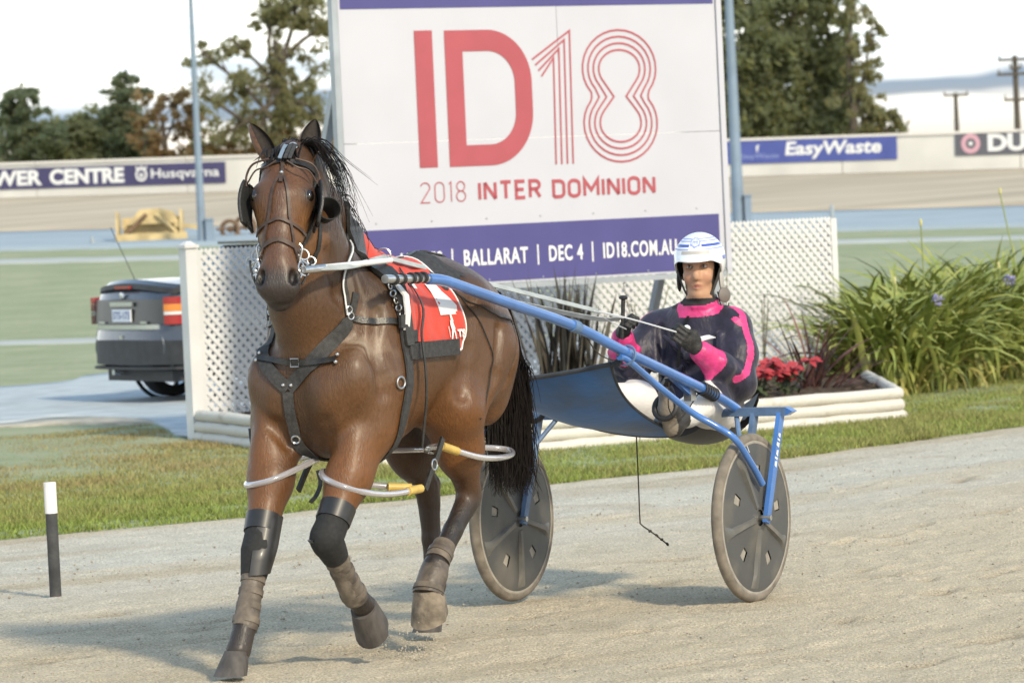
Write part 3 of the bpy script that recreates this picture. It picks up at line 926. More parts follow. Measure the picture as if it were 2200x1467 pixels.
for k, R_ in ((0, .19), (.34, .23)):
    w_ = hw.part('wheel', MB().ring((hx + k, hy, hz + R_), (.3, 1, 0), R_, .05, 16, 6), 'rust')
    hw.part('hub', MB().lathe((hx + k, hy - .06, hz + R_), (.3, 1, 0), [(0, 0), (.07, 0), (.07, .12), (0, .12)], 10), 'rust', parent=w_)
hw.part('axle', MB().tube([(hx - .3, hy, hz + .2), (hx + .7, hy, hz + .22)], .035, 6), 'rust')
mat('stake', (.30, .34, .36), rough=.8)
for (x, y, h_, lb) in ((-9.0, 96, .22, 'short grey stake left of the yellow scraper'), (6.77, 92, .38, 'thin dark stake at the edge of the far road')):
    z = float(zt(x, y)); single('stake', MB().tube([(x, y, z), (x, y, z + h_ * .8), (x, y, z + h_)], [.05, .045, .02], 8), 'stake', lb, 'stake', (x, y, z), group='stakes by the far road')

# ------------------------------------------------------------------ billboard
mat('sign_white', (.50, .505, .56), rough=.45, var=.03, vscale=1.3)
mat('sign_navy', (.072, .066, .22), rough=.45, var=.06, vscale=2)
mat('sign_red', (.385, .080, .098), rough=.5, var=.05, vscale=3)
mat('sign_metal', (.42, .45, .48), rough=.45, metal=.5, var=.1, vscale=4)
PH = math.radians(34)
SD = V([math.cos(PH), math.sin(PH), 0]); SN = V([math.sin(PH), -math.cos(PH), 0]); UP = V([0, 0, 1.])
SO = V([-1.169, 32.5, 0])
def sg(u, z, n=0): return SO + SD * u + UP * z + SN * n
sign = Thing('billboard', 'large white billboard with red ID18 logo and navy bands', 'sign', sg(1.72, 0, -.1))
def rect_panel(u0, u1, z0, z1, th=.03, n=0): return MB().prism([(0, 0), (u1 - u0, 0), (u1 - u0, z1 - z0), (0, z1 - z0)], sg(u0, z0, n - th), SD, UP, th)
sign.part('panel', rect_panel(.003, 1.948, 2.214, 3.80), 'sign_white', smooth=False)
sign.part('panel', rect_panel(1.952, 3.447, 2.214, 3.80), 'sign_white', smooth=False)
sign.part('panel', rect_panel(.003, 3.447, 1.13, 2.210), 'sign_white', smooth=False)
sign.part('navy_band', rect_panel(.02, 3.40, 1.145, 1.57, .002, .003), 'sign_navy', smooth=False)
sign.part('navy_band', rect_panel(.02, 3.43, 3.20, 3.79, .002, .003), 'sign_navy', smooth=False)
for u in (-.03, 3.48):
    sign.part('edge_frame', MB().box(sg(u, 2.46, -.02), (.05, .06, 2.72), SD), 'sign_metal' if u < 0 else 'sign_white', smooth=False)
sign.part('edge_frame', MB().box(sg(1.725, 1.105, -.02), (3.45, .06, .04), SD), 'sign_metal', smooth=False)
for u in (.05, 3.40):
    sign.part('post', MB().box(sg(u, 1.9, -.09), (.09, .09, 3.8), SD), 'sign_metal', smooth=False)
    sign.part('brace', MB().beam(sg(u - .02, 2.6, -.14), sg(u - .02, .1, -1.2), .06, .06), 'sign_metal', smooth=False)
for k in range(14):
    u_, z_ = (.25 + .49 * (k % 7), 1.62 if k < 7 else 1.16)
    sign.part('screw', MB().lathe(sg(u_, z_, .002), SN, [(.007, 0), (.006, .004), (0, .004)], 8), 'sign_metal')
# logo
TN = .004
def flat_poly(poly):
    return MB().add([sg(p[0], p[1], TN) for p in poly], [tuple(range(len(poly)))])
def band_poly(outer, inner, closed=False):
    m = MB(); n = len(outer)
    m.add([sg(p[0], p[1], TN) for p in outer] + [sg(p[0], p[1], TN) for p in inner],
          [(i, (i + 1) % n, n + (i + 1) % n, n + i) for i in range(n if closed else n - 1)])
    return m
sign.part('letter', flat_poly([(.655, 2.016), (.815, 2.016), (.815, 3.034), (.655, 3.034)]), 'sign_red', smooth=False)
def dshape(x0, xs_, xr, z0, z1, n=14):
    zc = (z0 + z1) / 2; pts = [(x0, z1), (xs_, z1)]
    R = min(xr - xs_, (z1 - z0) / 2)
    for k in range(1, n):
        a = math.pi / 2 * (1 - k / n); pts.append((xs_ + R * math.cos(a), z1 - R + R * math.sin(a)))
    pts += [(xr, z1 - R), (xr, z0 + R)]
    for k in range(1, n):
        a = -math.pi / 2 * k / n; pts.append((xs_ + R * math.cos(a), z0 + R + R * math.sin(a)))
    return pts + [(xs_, z0), (x0, z0)]
o_, i_ = dshape(.922, 1.30, 1.695, 2.015, 3.031), dshape(1.08, 1.30, 1.539, 2.172, 2.872)
sign.part('letter', band_poly(o_, i_, True), 'sign_red', smooth=False)
def stroke(path, w, closed=False):
    p = [V([a, b]) for a, b in path]; n = len(p); L, R = [], []
    for i in range(n):
        a = p[i - 1] if (i > 0 or closed) else p[i]; c = p[(i + 1) % n] if (i < n - 1 or closed) else p[i]
        t1 = p[i] - a; t2 = c - p[i]
        t1 = t1 / max(np.linalg.norm(t1), 1e-9) if np.linalg.norm(t1) > 1e-9 else t2 / np.linalg.norm(t2)
        t2 = t2 / max(np.linalg.norm(t2), 1e-9) if np.linalg.norm(t2) > 1e-9 else t1
        n1, n2 = V([-t1[1], t1[0]]), V([-t2[1], t2[0]]); mt = n1 + n2; mt = mt / np.linalg.norm(mt)
        k = 1 / max(.35, mt @ n1)
        L.append(p[i] + mt * w / 2 * k); R.append(p[i] - mt * w / 2 * k)
    return band_poly(L, R, closed)
for k in range(4):
    d = k * .0525
    sl_ = (3.026 - 2.807) / (2.071 - 1.702)
    px_ = 2.062 - d; 
    peak = (px_ , 3.012 - .068 * k * 1.0)
    tip = (1.707 + .0265 * k, 2.800 - .043 * k)
    sign.part('logo_line', stroke([tip, peak, (2.043 - d + .0, 2.003)], .0145), 'sign_red', smooth=False)
def eight(o):
    """outline of the 8, inset o"""
    cx, zt1, zt0 = 2.508, 2.715, 2.300
    zm = 2.502
    R = .352 - o
    top, bot = (3.018 - o), (1.995 + o)
    rz1 = top - zt1; rz0 = zt0 - bot
    wst = .275 - (o / .158) * .215
    pts = []
    n = 22
    for k in range(n + 1):       # upper bowl from right waist round to left waist
        a = math.radians(-38 + (180 + 76) * k / n)
        pts.append((cx + .004 + R * math.cos(a), zt1 + (rz1 if math.sin(a) > 0 else R * .82) * math.sin(a)))
    pts.append((cx - wst, zm))
    for k in range(n + 1):
        a = math.radians(142 + (180 + 76) * k / n)
        pts.append((cx - .004 + R * math.cos(a), zt0 + (rz0 if math.sin(a) < 0 else R * .82) * math.sin(a)))
    pts.append((cx + wst, zm))
    return pts
for k in range(4):
    sign.part('logo_line', stroke(eight(.008 + .0505 * k), .0150, True), 'sign_red', smooth=False)
def sign_text(s, u0, u1, z0, z1, m, **kw):
    mb = flat_text(MB(), s, sg(u0, z0, TN + .001), SD, UP, u1 - u0, z1 - z0, **kw)
    sign.part('lettering', mb, m, smooth=False)
def stroke_text(s, u0, u1, z0, z1, w, m, gap=.34):
    """condensed single-stroke capitals"""
    arc = lambda cx, cy, rx, ry, a0, a1, n=8: [(cx + rx * math.cos(math.radians(a0 + (a1 - a0) * k / n)), cy + ry * math.sin(math.radians(a0 + (a1 - a0) * k / n))) for k in range(n + 1)]
    G = {
        'I': (.0, [[(0, 0), (0, 1)]]), 'N': (.5, [[(0, 0), (0, 1)], [(0, 1), (.5, 0)], [(.5, 0), (.5, 1)]]),
        'T': (.5, [[(0, 1), (.5, 1)], [(.25, 0), (.25, 1)]]), 'E': (.42, [[(.42, 1), (0, 1), (0, 0), (.42, 0)], [(0, .5), (.36, .5)]]),
        'R': (.46, [[(0, 0), (0, 1), (.26, 1)] + arc(.26, .75, .2, .25, 90, -90) + [(0, .5)], [(.24, .5), (.48, 0)]]),
        'D': (.5, [[(0, 0), (0, 1), (.26, 1)] + arc(.26, .76, .24, .24, 90, 0) + arc(.26, .24, .24, .24, 0, -90) + [(0, 0)]]),
        'O': (.5, [arc(.25, .76, .25, .24, 0, 180) + arc(.25, .24, .25, .24, 180, 360) + [(.5, .76)]]),
        'M': (.66, [[(0, 0), (0, 1), (.33, .35), (.66, 1), (.66, 0)]]),
        '2': (.46, [arc(.23, .77, .23, .23, 165, 0) + [(.46, .70), (.0, 0), (.46, 0)]]), '0': (.46, [arc(.23, .77, .23, .23, 0, 180) + arc(.23, .23, .23, .23, 180, 360) + [(.46, .77)]]),
        '1': (.1, [[(0, .9), (.1, 1), (.1, 0)]]), '8': (.46, [arc(.23, .76, .20, .24, -90, 270, 16), arc(.23, .26, .23, .26, 90, 450, 16)]), ' ': (.22, []),
    }
    tot = sum(G[c][0] + gap for c in s) - gap
    k = (u1 - u0) / tot; x = u0; mb = MB(); hgt = z1 - z0
    for c in s:
        wd, st = G[c]
        for path in st:
            q = [(x + px__ * k, z0 + w / 2 + py__ * (hgt - w)) for px__, py__ in path]
            a = stroke(q, w); v, f = a.arrays(); mb.add(v, f)
        x += (wd + gap) * k
    sign.part('lettering', mb, m, smooth=False)
stroke_text('2018', .652, 1.05, 1.752, 1.908, .009, 'sign_red', .26)
stroke_text('INTER', 1.178, 1.722, 1.750, 1.900, .027, 'sign_red', .26)
stroke_text('DOMINION', 1.852, 2.792, 1.744, 1.890, .027, 'sign_red', .26)
for s_, a_, b_ in (('HEATS', .448, .815), ('BALLARAT', 1.008, 1.588), ('DEC 4', 1.782, 2.095), ('ID18.COM.AU', 2.285, 2.980)):
    sign_text(s_, a_, b_, 1.272, 1.392, 'print_white', bold=.022, spacing=1.12)
for u_ in (.906, 1.682, 2.186):
    sign.part('divider', flat_poly([(u_ - .006, 1.252), (u_ + .006, 1.252), (u_ + .006, 1.405), (u_ - .006, 1.405)]), 'print_white', smooth=False)

# ------------------------------------------------------------------ lattice screen
mat('lattice_white', (.64, .64, .64), rough=.6, var=.05, vscale=3)
LPH = math.radians(36)
LD = V([math.cos(LPH), math.sin(LPH), 0]); LN = V([math.sin(LPH), -math.cos(LPH), 0])
LO = V([-2.47, 34.0, 0])
def lt(u, z, n=0): return LO + LD * u + UP * z + LN * n
LU0, LU1, LZ0, LZ1 = .06, 6.50, .20, 1.47
lat = Thing('lattice_screen', 'long white diagonal lattice screen behind the billboard and planter', 'lattice', lt(3.2, 0))
lat.part('end_post', MB().box(lt(0, .745, .02), (.10, .10, 1.50), LD), 'lattice_white', smooth=False)
lat.part('post_cap', MB().box(lt(0, 1.505, .02), (.13, .13, .025), LD).box(lt(0, 1.53, .02), (.10, .10, .03), LD, taper=.4), 'lattice_white', smooth=False)
for u in (2.15, 4.3, 6.44):
    lat.part('post', MB().box(lt(u, .72, -.06), (.08, .06, 1.44), LD), 'lattice_white', smooth=False)
for z in (.215, 1.26):
    lat.part('rail', MB().box(lt(3.2, z, -.045), (6.4, .03, .07), LD), 'lattice_white', smooth=False)
lat.part('end_stile', MB().box(lt(.085, .83, .012), (.06, .02, 1.26), LD), 'lattice_white', smooth=False)
lat.part('end_stile', MB().box(lt(6.49, .83, .012), (.06, .02, 1.28), LD), 'lattice_white', smooth=False)
PER, SW = .081, .0305
for sgn, off in ((1, .0), (-1, .008)):
    c0 = LU0 - (LZ1 - LZ0) if sgn > 0 else LU0
    k = 0
    while True:
        c = c0 + PER * k; k += 1        # line: u = c + sgn-ward run
        if c > (LU1 if sgn > 0 else LU1 + LZ1 - LZ0): break
        # parameter z from LZ0 to LZ1 : u = c + (z - LZ0) * sgn  (sgn -1 starts at c)
        za, zb = LZ0, LZ1
        ua, ub = c, c + sgn * (zb - za)
        if sgn > 0:
            if ua < LU0: za += LU0 - ua; ua = LU0
            if ub > LU1: zb -= ub - LU1; ub = LU1
        else:
            if ua > LU1: za += ua - LU1; ua = LU1
            if ub < LU0: zb -= LU0 - ub; ub = LU0
        if zb - za < .03: continue
        d_ = nrm(LD * sgn + UP)
        p_, q__ = lt(ua, za, off), lt(ub, zb, off)
        sm_ = MB().box((p_ + q__) / 2, (np.linalg.norm(q__ - p_) + .02, SW, .0075), d_, np.cross(LN, d_))
        lat.part('slat', sm_, 'lattice_white', smooth=False)
# ------------------------------------------------------------------ planter bed
mat('timber_white', (.60, .57, .51), rough=.75, var=.10, vscale=6, bump=.25, bscale=30, col2=(.42, .37, .30), lo=.60, hi=.74)
mat('timber_cream', (.52, .47, .39), rough=.8, var=.10, vscale=5, bump=.25, bscale=20, col2=(.45, .38, .29), lo=.55, hi=.72)
mat('soil', (.085, .062, .045), rough=1.0, var=.5, vscale=14, bump=1.0, bscale=35, spec=.1)
PA, PB, PC, PD = V([-2.44, 33.88, 0]), V([-.86, 29.47, 0]), V([2.83, 32.36, 0]), V([2.88, 37.3, 0])
plant_box = Thing('planter_bed', 'low white log-edged garden bed in front of the lattice and billboard', 'planter', (PA + PB + PC + PD) / 4)
rr_ = random.Random(3)
def log_wall(p, q, courses, joints, m, out):
    for k in range(courses):
        cuts = [0] + [j + rr_.uniform(-.04, .04) for j in joints] + [1]
        for a, b in zip(cuts[:-1], cuts[1:]):
            L = np.linalg.norm(q - p)
            a_, b_ = p + (q - p) * (a + .006 / L), p + (q - p) * (b - .006 / L)
            h_ = .084
            zc = .042 + k * h_ + rr_.uniform(-.004, .004)
            n_ = 14
            pts = [a_ + (b_ - a_) * t + V([0, 0, zc]) + out * (rr_.uniform(-.004, .004) - .01 * k) for t in np.linspace(0, 1, n_)]
            plant_box.part('log', MB().tube([x_ + V([0, 0, rr_.uniform(-.003, .003)]) for x_ in pts], [.044 * rr_.uniform(.95, 1.04) for _ in pts], 10, upv=(0, 0, 1)), m, angle=60)
d_f = nrm(PC - PB); out_f = V([d_f[1], -d_f[0], 0])
d_l = nrm(PB - PA); out_l = V([d_l[1], -d_l[0], 0])
d_r = nrm(PD - PC); out_r = V([d_r[1], -d_r[0], 0])
log_wall(PB, PC, 3, [.48], 'timber_white', out_f)
log_wall(PA, PB, 3, [.55], 'timber_white', out_l)
log_wall(PC, PD, 3, [.5], 'timber_white', out_r)
# soil surface
gx, gy = np.meshgrid(np.linspace(0, 1, 60), np.linspace(0, 1, 50), indexing='ij')
Pq = (PB * 1)[None, None] * ((1 - gx) * (1 - gy))[..., None] + PC * (gx * (1 - gy))[..., None] + PA * ((1 - gx) * gy)[..., None] + PD * (gx * gy)[..., None]
Zs = .195 + .05 * (vnoise(Pq[..., 0] * 3, Pq[..., 1] * 3, 4) - .4) + .03 * (vnoise(Pq[..., 0] * 14, Pq[..., 1] * 14, 5) - .5)
v_, f_ = grid_mesh(Pq[..., 0], Pq[..., 1], Zs, 'soil')
plant_box.part('soil', None, 'soil', me=mesh_np(v_ - plant_box.base, f_, 'soil'), kind='stuff')
# raised cream timber step inside the bed
st_a, st_b = V([-.25, 30.85, 0]), V([1.36, 31.98, 0])
step = Thing('timber_step', 'raised cream timber tier inside the planter behind the blue sheet', 'timber', (st_a + st_b) / 2)
ds = nrm(st_b - st_a); os_ = V([ds[1], -ds[0], 0])
for k in range(2):
    step.part('plank', MB().box((st_a + st_b) / 2 + V([0, 0, .255 + k * .098]), (np.linalg.norm(st_b - st_a), .05, .092), ds), 'timber_cream', smooth=False)
for k in range(4):
    step.part('top_plank', MB().box((st_a + st_b) / 2 - os_ * (.10 + k * .155) + V([0, 0, .39]), (np.linalg.norm(st_b - st_a), .148, .03), ds), 'timber_cream', smooth=False)

# ------------------------------------------------------------------ plants
def strap_leaf(mb, base, az, L, w, rise, droop, twist=0.0, seg=7, fold=.25):
    """arching strap leaf: az outward direction, rise initial elevation (rad), droop curvature"""
    base = V(base, float); d = V([math.cos(az), math.sin(az), 0]); sd = V([-d[1], d[0], 0])
    p = base.copy(); el = rise; row = []
    for i in range(seg + 1):
        t = i / seg
        ww = w * (min(1, .55 + t * 2.2) if t < .3 else 1) * (1 - max(0, (t - .55) / .45) ** 1.6)
        dirv = d * math.cos(el) + UP * math.sin(el)
        nn = -d * math.sin(el) + UP * math.cos(el)
        s2 = sd * math.cos(twist * t) + nn * math.sin(twist * t)
        row.append((p - s2 * ww / 2, p - nn * ww * fold * .5, p + s2 * ww / 2))
        p = p + dirv * L / seg
        el -= droop / seg * (.5 + t)
    vs = [q for r in row for q in r]
    fs = []
    for i in range(seg):
        for k in (0, 1):
            fs.append((i * 3 + k, i * 3 + k + 1, (i + 1) * 3 + k + 1, (i + 1) * 3 + k))
    mb.add(vs, fs)
mat('agapanthus_leaf', (.200, .255, .055), rough=.5, var=.5, vscale=5, col2=(.31, .32, .09), spec=.35)
mat('agapanthus_old', (.34, .30, .09), rough=.6, var=.3, vscale=8)
mat('agapanthus_flower', (.36, .33, .62), rough=.6)
mat('agapanthus_bud', (.50, .47, .20), rough=.6)
mat('stalk', (.22, .26, .09), rough=.6)
ra = random.Random(12)
clumps = [(3.04, 36.1, .95, 'agapanthus clump hard against the right end of the lattice'), (3.36, 36.7, 1.08, 'agapanthus clump bearing the purple flower head nearer the lattice'),
          (3.74, 37.4, 1.08, 'agapanthus clump third from the lattice in the front row'), (4.12, 38.1, 1.10, 'agapanthus clump bearing the purple flower head nearer the right edge'),
          (4.52, 38.9, 1.10, 'agapanthus clump at the right edge of the picture'), (3.40, 38.2, 1.16, 'agapanthus clump in the back row nearest the lattice'),
          (3.92, 39.2, 1.20, 'agapanthus clump in the middle of the back row'), (4.5, 40.4, 1.20, 'agapanthus clump farthest back at the right')]
for i, (x, y, sz, lb) in enumerate(clumps):
    ag = Thing('agapanthus', lb, 'plant', (x, y, .02), group='agapanthus clumps')
    m1, m2 = MB(), MB()
    for k in range(330 if i < 5 else 230):
        b = (x + ra.gauss(0, .17), y + ra.gauss(0, .17), .01)
        az = ra.uniform(0, 2 * math.pi)
        r_ = ra.random()
        strap_leaf(m1, b, az, sz * ra.uniform(.85, 1.30), ra.uniform(.034, .060), *((ra.uniform(1.2, 1.56), ra.uniform(1.4, 2.5)) if k % 5 < 3 else (ra.uniform(.75, 1.5), ra.uniform(.9, 2.9))), ra.uniform(-.6, .6))
    for k in range(40):
        b = (x + ra.gauss(0, .15), y + ra.gauss(0, .15), .01)
        strap_leaf(m2, b, ra.uniform(0, 6.28), sz * ra.uniform(.6, .85), ra.uniform(.026, .038), ra.uniform(.6, 1.2), ra.uniform(2.4, 3.4), ra.uniform(-.8, .8))
    ag.part('leaves', m1, 'agapanthus_leaf', kind='stuff')
    ag.part('faded_leaves', m2, 'agapanthus_old', kind='stuff')
    def stalk(p, q, kind):
        st = ag.part('flower_stalk', MB().tube(bez([p, (V(p, float) + V(q, float)) / 2 + V([.03, 0, .0]), q], 6), .007, 6), 'stalk')
        hm = MB()
        if kind == 'flower':
            for _ in range(46):
                d = nrm([ra.gauss(0, 1), ra.gauss(0, 1), ra.gauss(.2, 1)])
                hm.ell(V(q, float) + d * ra.uniform(.025, .055), (.012, .008, .006), X=d, Z=(0, .1, 1), nu=6, nv=4)
            ag.part('flower_head', hm, 'agapanthus_flower', parent=st)
        else:
            hm.ell(V(q, float) + V([0, 0, .03]), (.014, .014, .036), nu=8, nv=6)
            ag.part('bud', hm, 'agapanthus_bud', parent=st)
    if i == 0:
        stalk((x - .02, y - .1, .1), (x + .06, y - .5, .93), 'bud'); pass
    if i == 1:
        stalk((x, y - .2, .1), (x + .05, y - .25, 1.38), 'bud'); stalk((x - .05, y - .2, .1), (x + .11, y - .75, .78), 'flower')
    if i == 3:
        stalk((x - .05, y - .2, .1), (x + .02, y - .7, .98), 'bud'); stalk((x, y - .2, .1), (x + .10, y - .75, .88), 'flower')
    if i == 4:
        stalk((x, y - .2, .1), (x - .15, y + .2, 1.60), 'bud')
# dark flax
mat('flax_dark', (.055, .045, .038), rough=.55, var=.5, vscale=7, col2=(.12, .11, .085), spec=.4)
mat('cordyline_red', (.115, .050, .045), rough=.55, var=.4, vscale=8)
rf = random.Random(8)
flax = Thing('flax_plant', 'dark bronze flax with upright broad leaves behind the horse tail', 'plant', (.42, 32.0, .2))
for k in range(64):
    fm = MB()
    b = (.40 + rf.gauss(0, .10), 32.0 + rf.gauss(0, .09), .18)
    az = rf.choice([0, math.pi]) + rf.gauss(0, .6)
    strap_leaf(fm, b, az, rf.uniform(.65, 1.12), rf.uniform(.035, .065), rf.uniform(1.28, 1.56), rf.uniform(-.05, .22), rf.uniform(-1.2, 1.2), 7, .35)
    flax.part('leaf', fm, 'flax_dark')
cord = Thing('cordyline', 'spiky dark red cordyline by the right end of the lattice', 'plant', (2.27, 33.9, .2))
fm = MB()
for k in range(30):
    b = (2.27 + rf.gauss(0, .03), 33.9 + rf.gauss(0, .03), .18)
    strap_leaf(fm, b, rf.uniform(0, 6.28), rf.uniform(.45, .85), rf.uniform(.014, .026), rf.uniform(.45, 1.5), rf.uniform(.2, 1.0), rf.uniform(-1, 1), 7, .3)
for k in range(14):
    strap_leaf(fm, (2.30 + rf.gauss(0, .02), 33.9, .18), rf.uniform(-.6, .9), rf.uniform(.35, .62), rf.uniform(.02, .035), rf.uniform(1.1, 1.5), rf.uniform(.0, .5), 0, 6, .3)
for k in range(22):
    strap_leaf(fm, (2.42 + rf.gauss(0, .05), 33.8, .18), rf.uniform(-1.2, .6), rf.uniform(.4, .75), rf.uniform(.01, .02), rf.uniform(.3, 1.0), rf.uniform(.6, 1.5), 0, 6, .3)
cord.part('leaves', fm, 'cordyline_red', kind='stuff')
green_strap = Thing('spider_plant', 'low yellow-green strappy plant left of the red poinsettias', 'plant', (1.66, 33.3, .2))
fm = MB()
for k in range(40):
    strap_leaf(fm, (1.66 + rf.gauss(0, .05), 33.3 + rf.gauss(0, .05), .19), rf.uniform(0, 6.28), rf.uniform(.25, .42), rf.uniform(.012, .022), rf.uniform(.5, 1.2), rf.uniform(1.0, 2.0), 0, 6, .3)
green_strap.part('leaves', fm, 'agapanthus_leaf', kind='stuff')
# poinsettias
mat('bract_red', (.44, .042, .050), rough=.6, var=.25, vscale=20, col2=(.30, .028, .038))
mat('leaf_green', (.055, .075, .035), rough=.55, var=.4, vscale=12)
def leaf_blade(mb, p, d, n, L, W):
    d = nrm(d); n = V(n, float); n = nrm(n - d * (n @ d)); s = np.cross(d, n)
    prof = [(0, .02), (.2, .6), (.42, 1), (.7, .65), (1, .0)]
    vs = []
    for t, w in prof:
        c = V(p, float) + d * L * t - n * L * .25 * t * t
        vs += [c - s * W * w / 2 + n * W * .12 * w, c, c + s * W * w / 2 + n * W * .12 * w]
    mb.add(vs, [(i * 3 + k, i * 3 + k + 1, i * 3 + k + 4, i * 3 + k + 3) for i in range(4) for k in (0, 1)])
for j, (x, y, lb) in enumerate(((1.80, 32.7, 'red poinsettia nearer the driver'), (2.03, 32.9, 'red poinsettia nearer the cordyline'))):
    po = Thing('poinsettia', lb, 'plant', (x, y, .2), group='poinsettias')
    sm_ = MB()
    heads = [(x + rf.gauss(0, .075), y + rf.gauss(0, .06), .42 + rf.uniform(-.07, .05)) for _ in range(11)]
    for hd_ in heads:
        sm_.tube(bez([(x, y, .19), ((x + hd_[0]) / 2, y, .32), hd_], 5), .006, 5)
    po.part('stems', sm_, 'leaf_green', kind='stuff')
    lm_ = MB()
    for _ in range(34):
        a = rf.uniform(0, 6.28); p = (x + rf.gauss(0, .06), y + rf.gauss(0, .05), rf.uniform(.24, .38))
        leaf_blade(lm_, p, (math.cos(a), math.sin(a), rf.uniform(-.3, .3)), UP, rf.uniform(.07, .11), .045)
    po.part('leaves', lm_, 'leaf_green', kind='stuff')
    for hd_ in heads:
        bm_ = MB()
        for k in range(9):
            a = k * 2 * math.pi / 9 + rf.gauss(0, .15)
            leaf_blade(bm_, hd_, (math.cos(a), math.sin(a), rf.uniform(-.35, .35)), V([0, -.6, .8]), rf.uniform(.075, .115), .050)
        po.part('bracts', bm_, 'bract_red', label='star of red bracts')
# thin stemmed plants in front of the screen
mat('sprig_leaf', (.20, .19, .12), rough=.7, var=.3, vscale=10)
for j, (x, y, z1, lb) in enumerate(((.98, 32.9, 1.12, 'thin leafy sprig left of the driver'), (1.62, 33.9, 1.18, 'thin sprig behind the driver helmet strap'), (1.95, 34.4, .93, 'thin sprig right of the driver shoulder'))):
    sp_ = Thing('garden_sprig', lb, 'plant', (x, y, .2), group='thin sprigs in the bed')
    mb = MB(); lf_ = MB()
    for k in range(5):
        q = V([x + rf.gauss(0, .10), y + rf.gauss(0, .05), z1 * rf.uniform(.75, 1)])
        c_ = bez([(x, y, .18), (x + (q[0] - x) * .3, y, z1 * .5), q], 8)
        mb.tube(c_, .004, 5)
        for p in c_[3:]:
            for _ in range(4):
                a = rf.uniform(0, 6.28)
                leaf_blade(lf_, p, (math.cos(a), math.sin(a), rf.uniform(.1, .9)), UP, rf.uniform(.03, .055), .014)
    sp_.part('stems', mb, 'sprig_leaf', kind='stuff'); sp_.part('leaves', lf_, 'sprig_leaf', kind='stuff')
sh = Thing('garden_shrub', 'small dark shrub with red blooms under the blue shaft', 'plant', (.86, 32.6, .2))
mb = MB(); rb = MB()
for k in range(170):
    d = nrm([rf.gauss(0, 1), rf.gauss(0, 1), rf.gauss(.2, .8)])
    p = V([.84, 32.6, .48]) + d * V([.13, .13, .22]) * rf.random() ** .5
    leaf_blade(mb, p, d + V([0, 0, .3]), UP, rf.uniform(.05, .09), .03)
for k in range(9):
    a = k * .7; leaf_blade(rb, V([.93 + rf.gauss(0, .015), 32.45, .38 + rf.gauss(0, .03)]), (math.cos(a), math.sin(a), .3), UP, .055, .035)
sh.part('leaves', mb, 'leaf_green', kind='stuff'); sh.part('bloom', rb, 'bract_red')

# ------------------------------------------------------------------ marker post
mat('post_black', (.050, .050, .050), rough=.75, var=.35, vscale=12, bump=.2)
mat('post_white', (.78, .75, .74), rough=.5, var=.06, vscale=8)
mp_ = Thing('marker_post', 'round black marker post with a white top sleeve', 'post', (-2.17, 20.49, 0))
lean = V([.004, .0, 0])
mp_.part('shaft', MB().tube([(-2.17, 20.49, -.05), (-2.172, 20.49, .40)], .0275, 16), 'post_black')
mp_.part('sleeve', MB().tube([(-2.172, 20.49, .392), (-2.173, 20.49, .536)], .0292, 16), 'post_white')

# ------------------------------------------------------------------ parked car
mat('car_paint', (.060, .072, .095), rough=.25, metal=.45, coat=.9, coat_r=.06, var=.05, vscale=3)
mat('car_black', (.030, .031, .033), rough=.55, var=.2, vscale=10)
mat('car_panel', (.040, .043, .045), rough=.35, metal=.3, coat=.5)
mat('car_glass', (.02, .022, .025), rough=.06, coat=1.0, coat_r=.02)
mat('car_chrome', (.72, .74, .76), rough=.18, metal=.9)
mat('lamp_red', (.36, .022, .022), rough=.18, coat=1.0, coat_r=.05)
mat('lamp_amber', (.75, .24, .04), rough=.2, coat=1.0, coat_r=.05)
mat('lamp_clear', (.72, .70, .66), rough=.15, coat=1.0)
mat('plate_white', (.72, .73, .76), rough=.5)
mat('plate_ink', (.10, .12, .30), rough=.6)
mat('tyre', (.026, .026, .027), rough=.85, var=.2, vscale=12)
AL = math.radians(58)
CF = Frame((-2.87, 41.42, .045), (math.sin(AL), math.cos(AL), 0), (-math.cos(AL), math.sin(AL), 0))     # x forward, y left, origin under rear axle
car = Thing('parked_car', 'dark grey-blue sedan parked behind the lattice, rear towards the lawn', 'car', (1.3, 0, 0), CF)
# body: stations along x with half profiles (y, z)
def body_sec(x, w, zs, belt_in=.0, top_w=None, ztop=None):
    """from sill to top centre"""
    b, s, sh_, tp = zs     # bottom, widest, shoulder, top
    tw = top_w if top_w is not None else w * .82
    return [(0, b), (w * .80, b), (w * .97, b + .08), (w, s), (w * .985, (s + sh_) / 2), (w * .95, sh_), (tw, tp - .015), (tw * .6, tp), (0, tp + .012)]
secs = [(-.80, .70, (.36, .48, .60, .70)), (-.78, .70, (.34, .50, .62, .985)), (-.70, .77, (.30, .55, .90, 1.045)), (-.50, .85, (.24, .55, .92, 1.085)), (-.25, .855, (.24, .55, .93, 1.115)), (.3, .855, (.24, .55, .93, 1.04)), (1.2, .855, (.24, .55, .93, 1.0)), (2.0, .85, (.24, .55, .92, .98)),
        (2.4, .85, (.24, .55, .90, .95)), (3.0, .82, (.24, .52, .80, .86)), (3.30, .74, (.28, .50, .68, .75)), (3.42, .60, (.34, .46, .58, .63))]
bm_ = MB(); ring = []
for x, w, zs in secs:
    hs_ = body_sec(x, w, zs)
    ring.append([(x, y, z) for y, z in hs_] + [(x, -y, z) for y, z in hs_[-2:0:-1]])
n_ = len(ring[0]); vs = [p for r in ring for p in r]
fs = [(i * n_ + k, i * n_ + (k + 1) % n_, (i + 1) * n_ + (k + 1) % n_, (i + 1) * n_ + k) for i in range(len(ring) - 1) for k in range(n_)]
fs += [tuple(range(n_))[::-1], tuple((len(ring) - 1) * n_ + k for k in range(n_))]
bm_.add(vs, fs)
car.part('body', bm_, 'car_paint', angle=35)
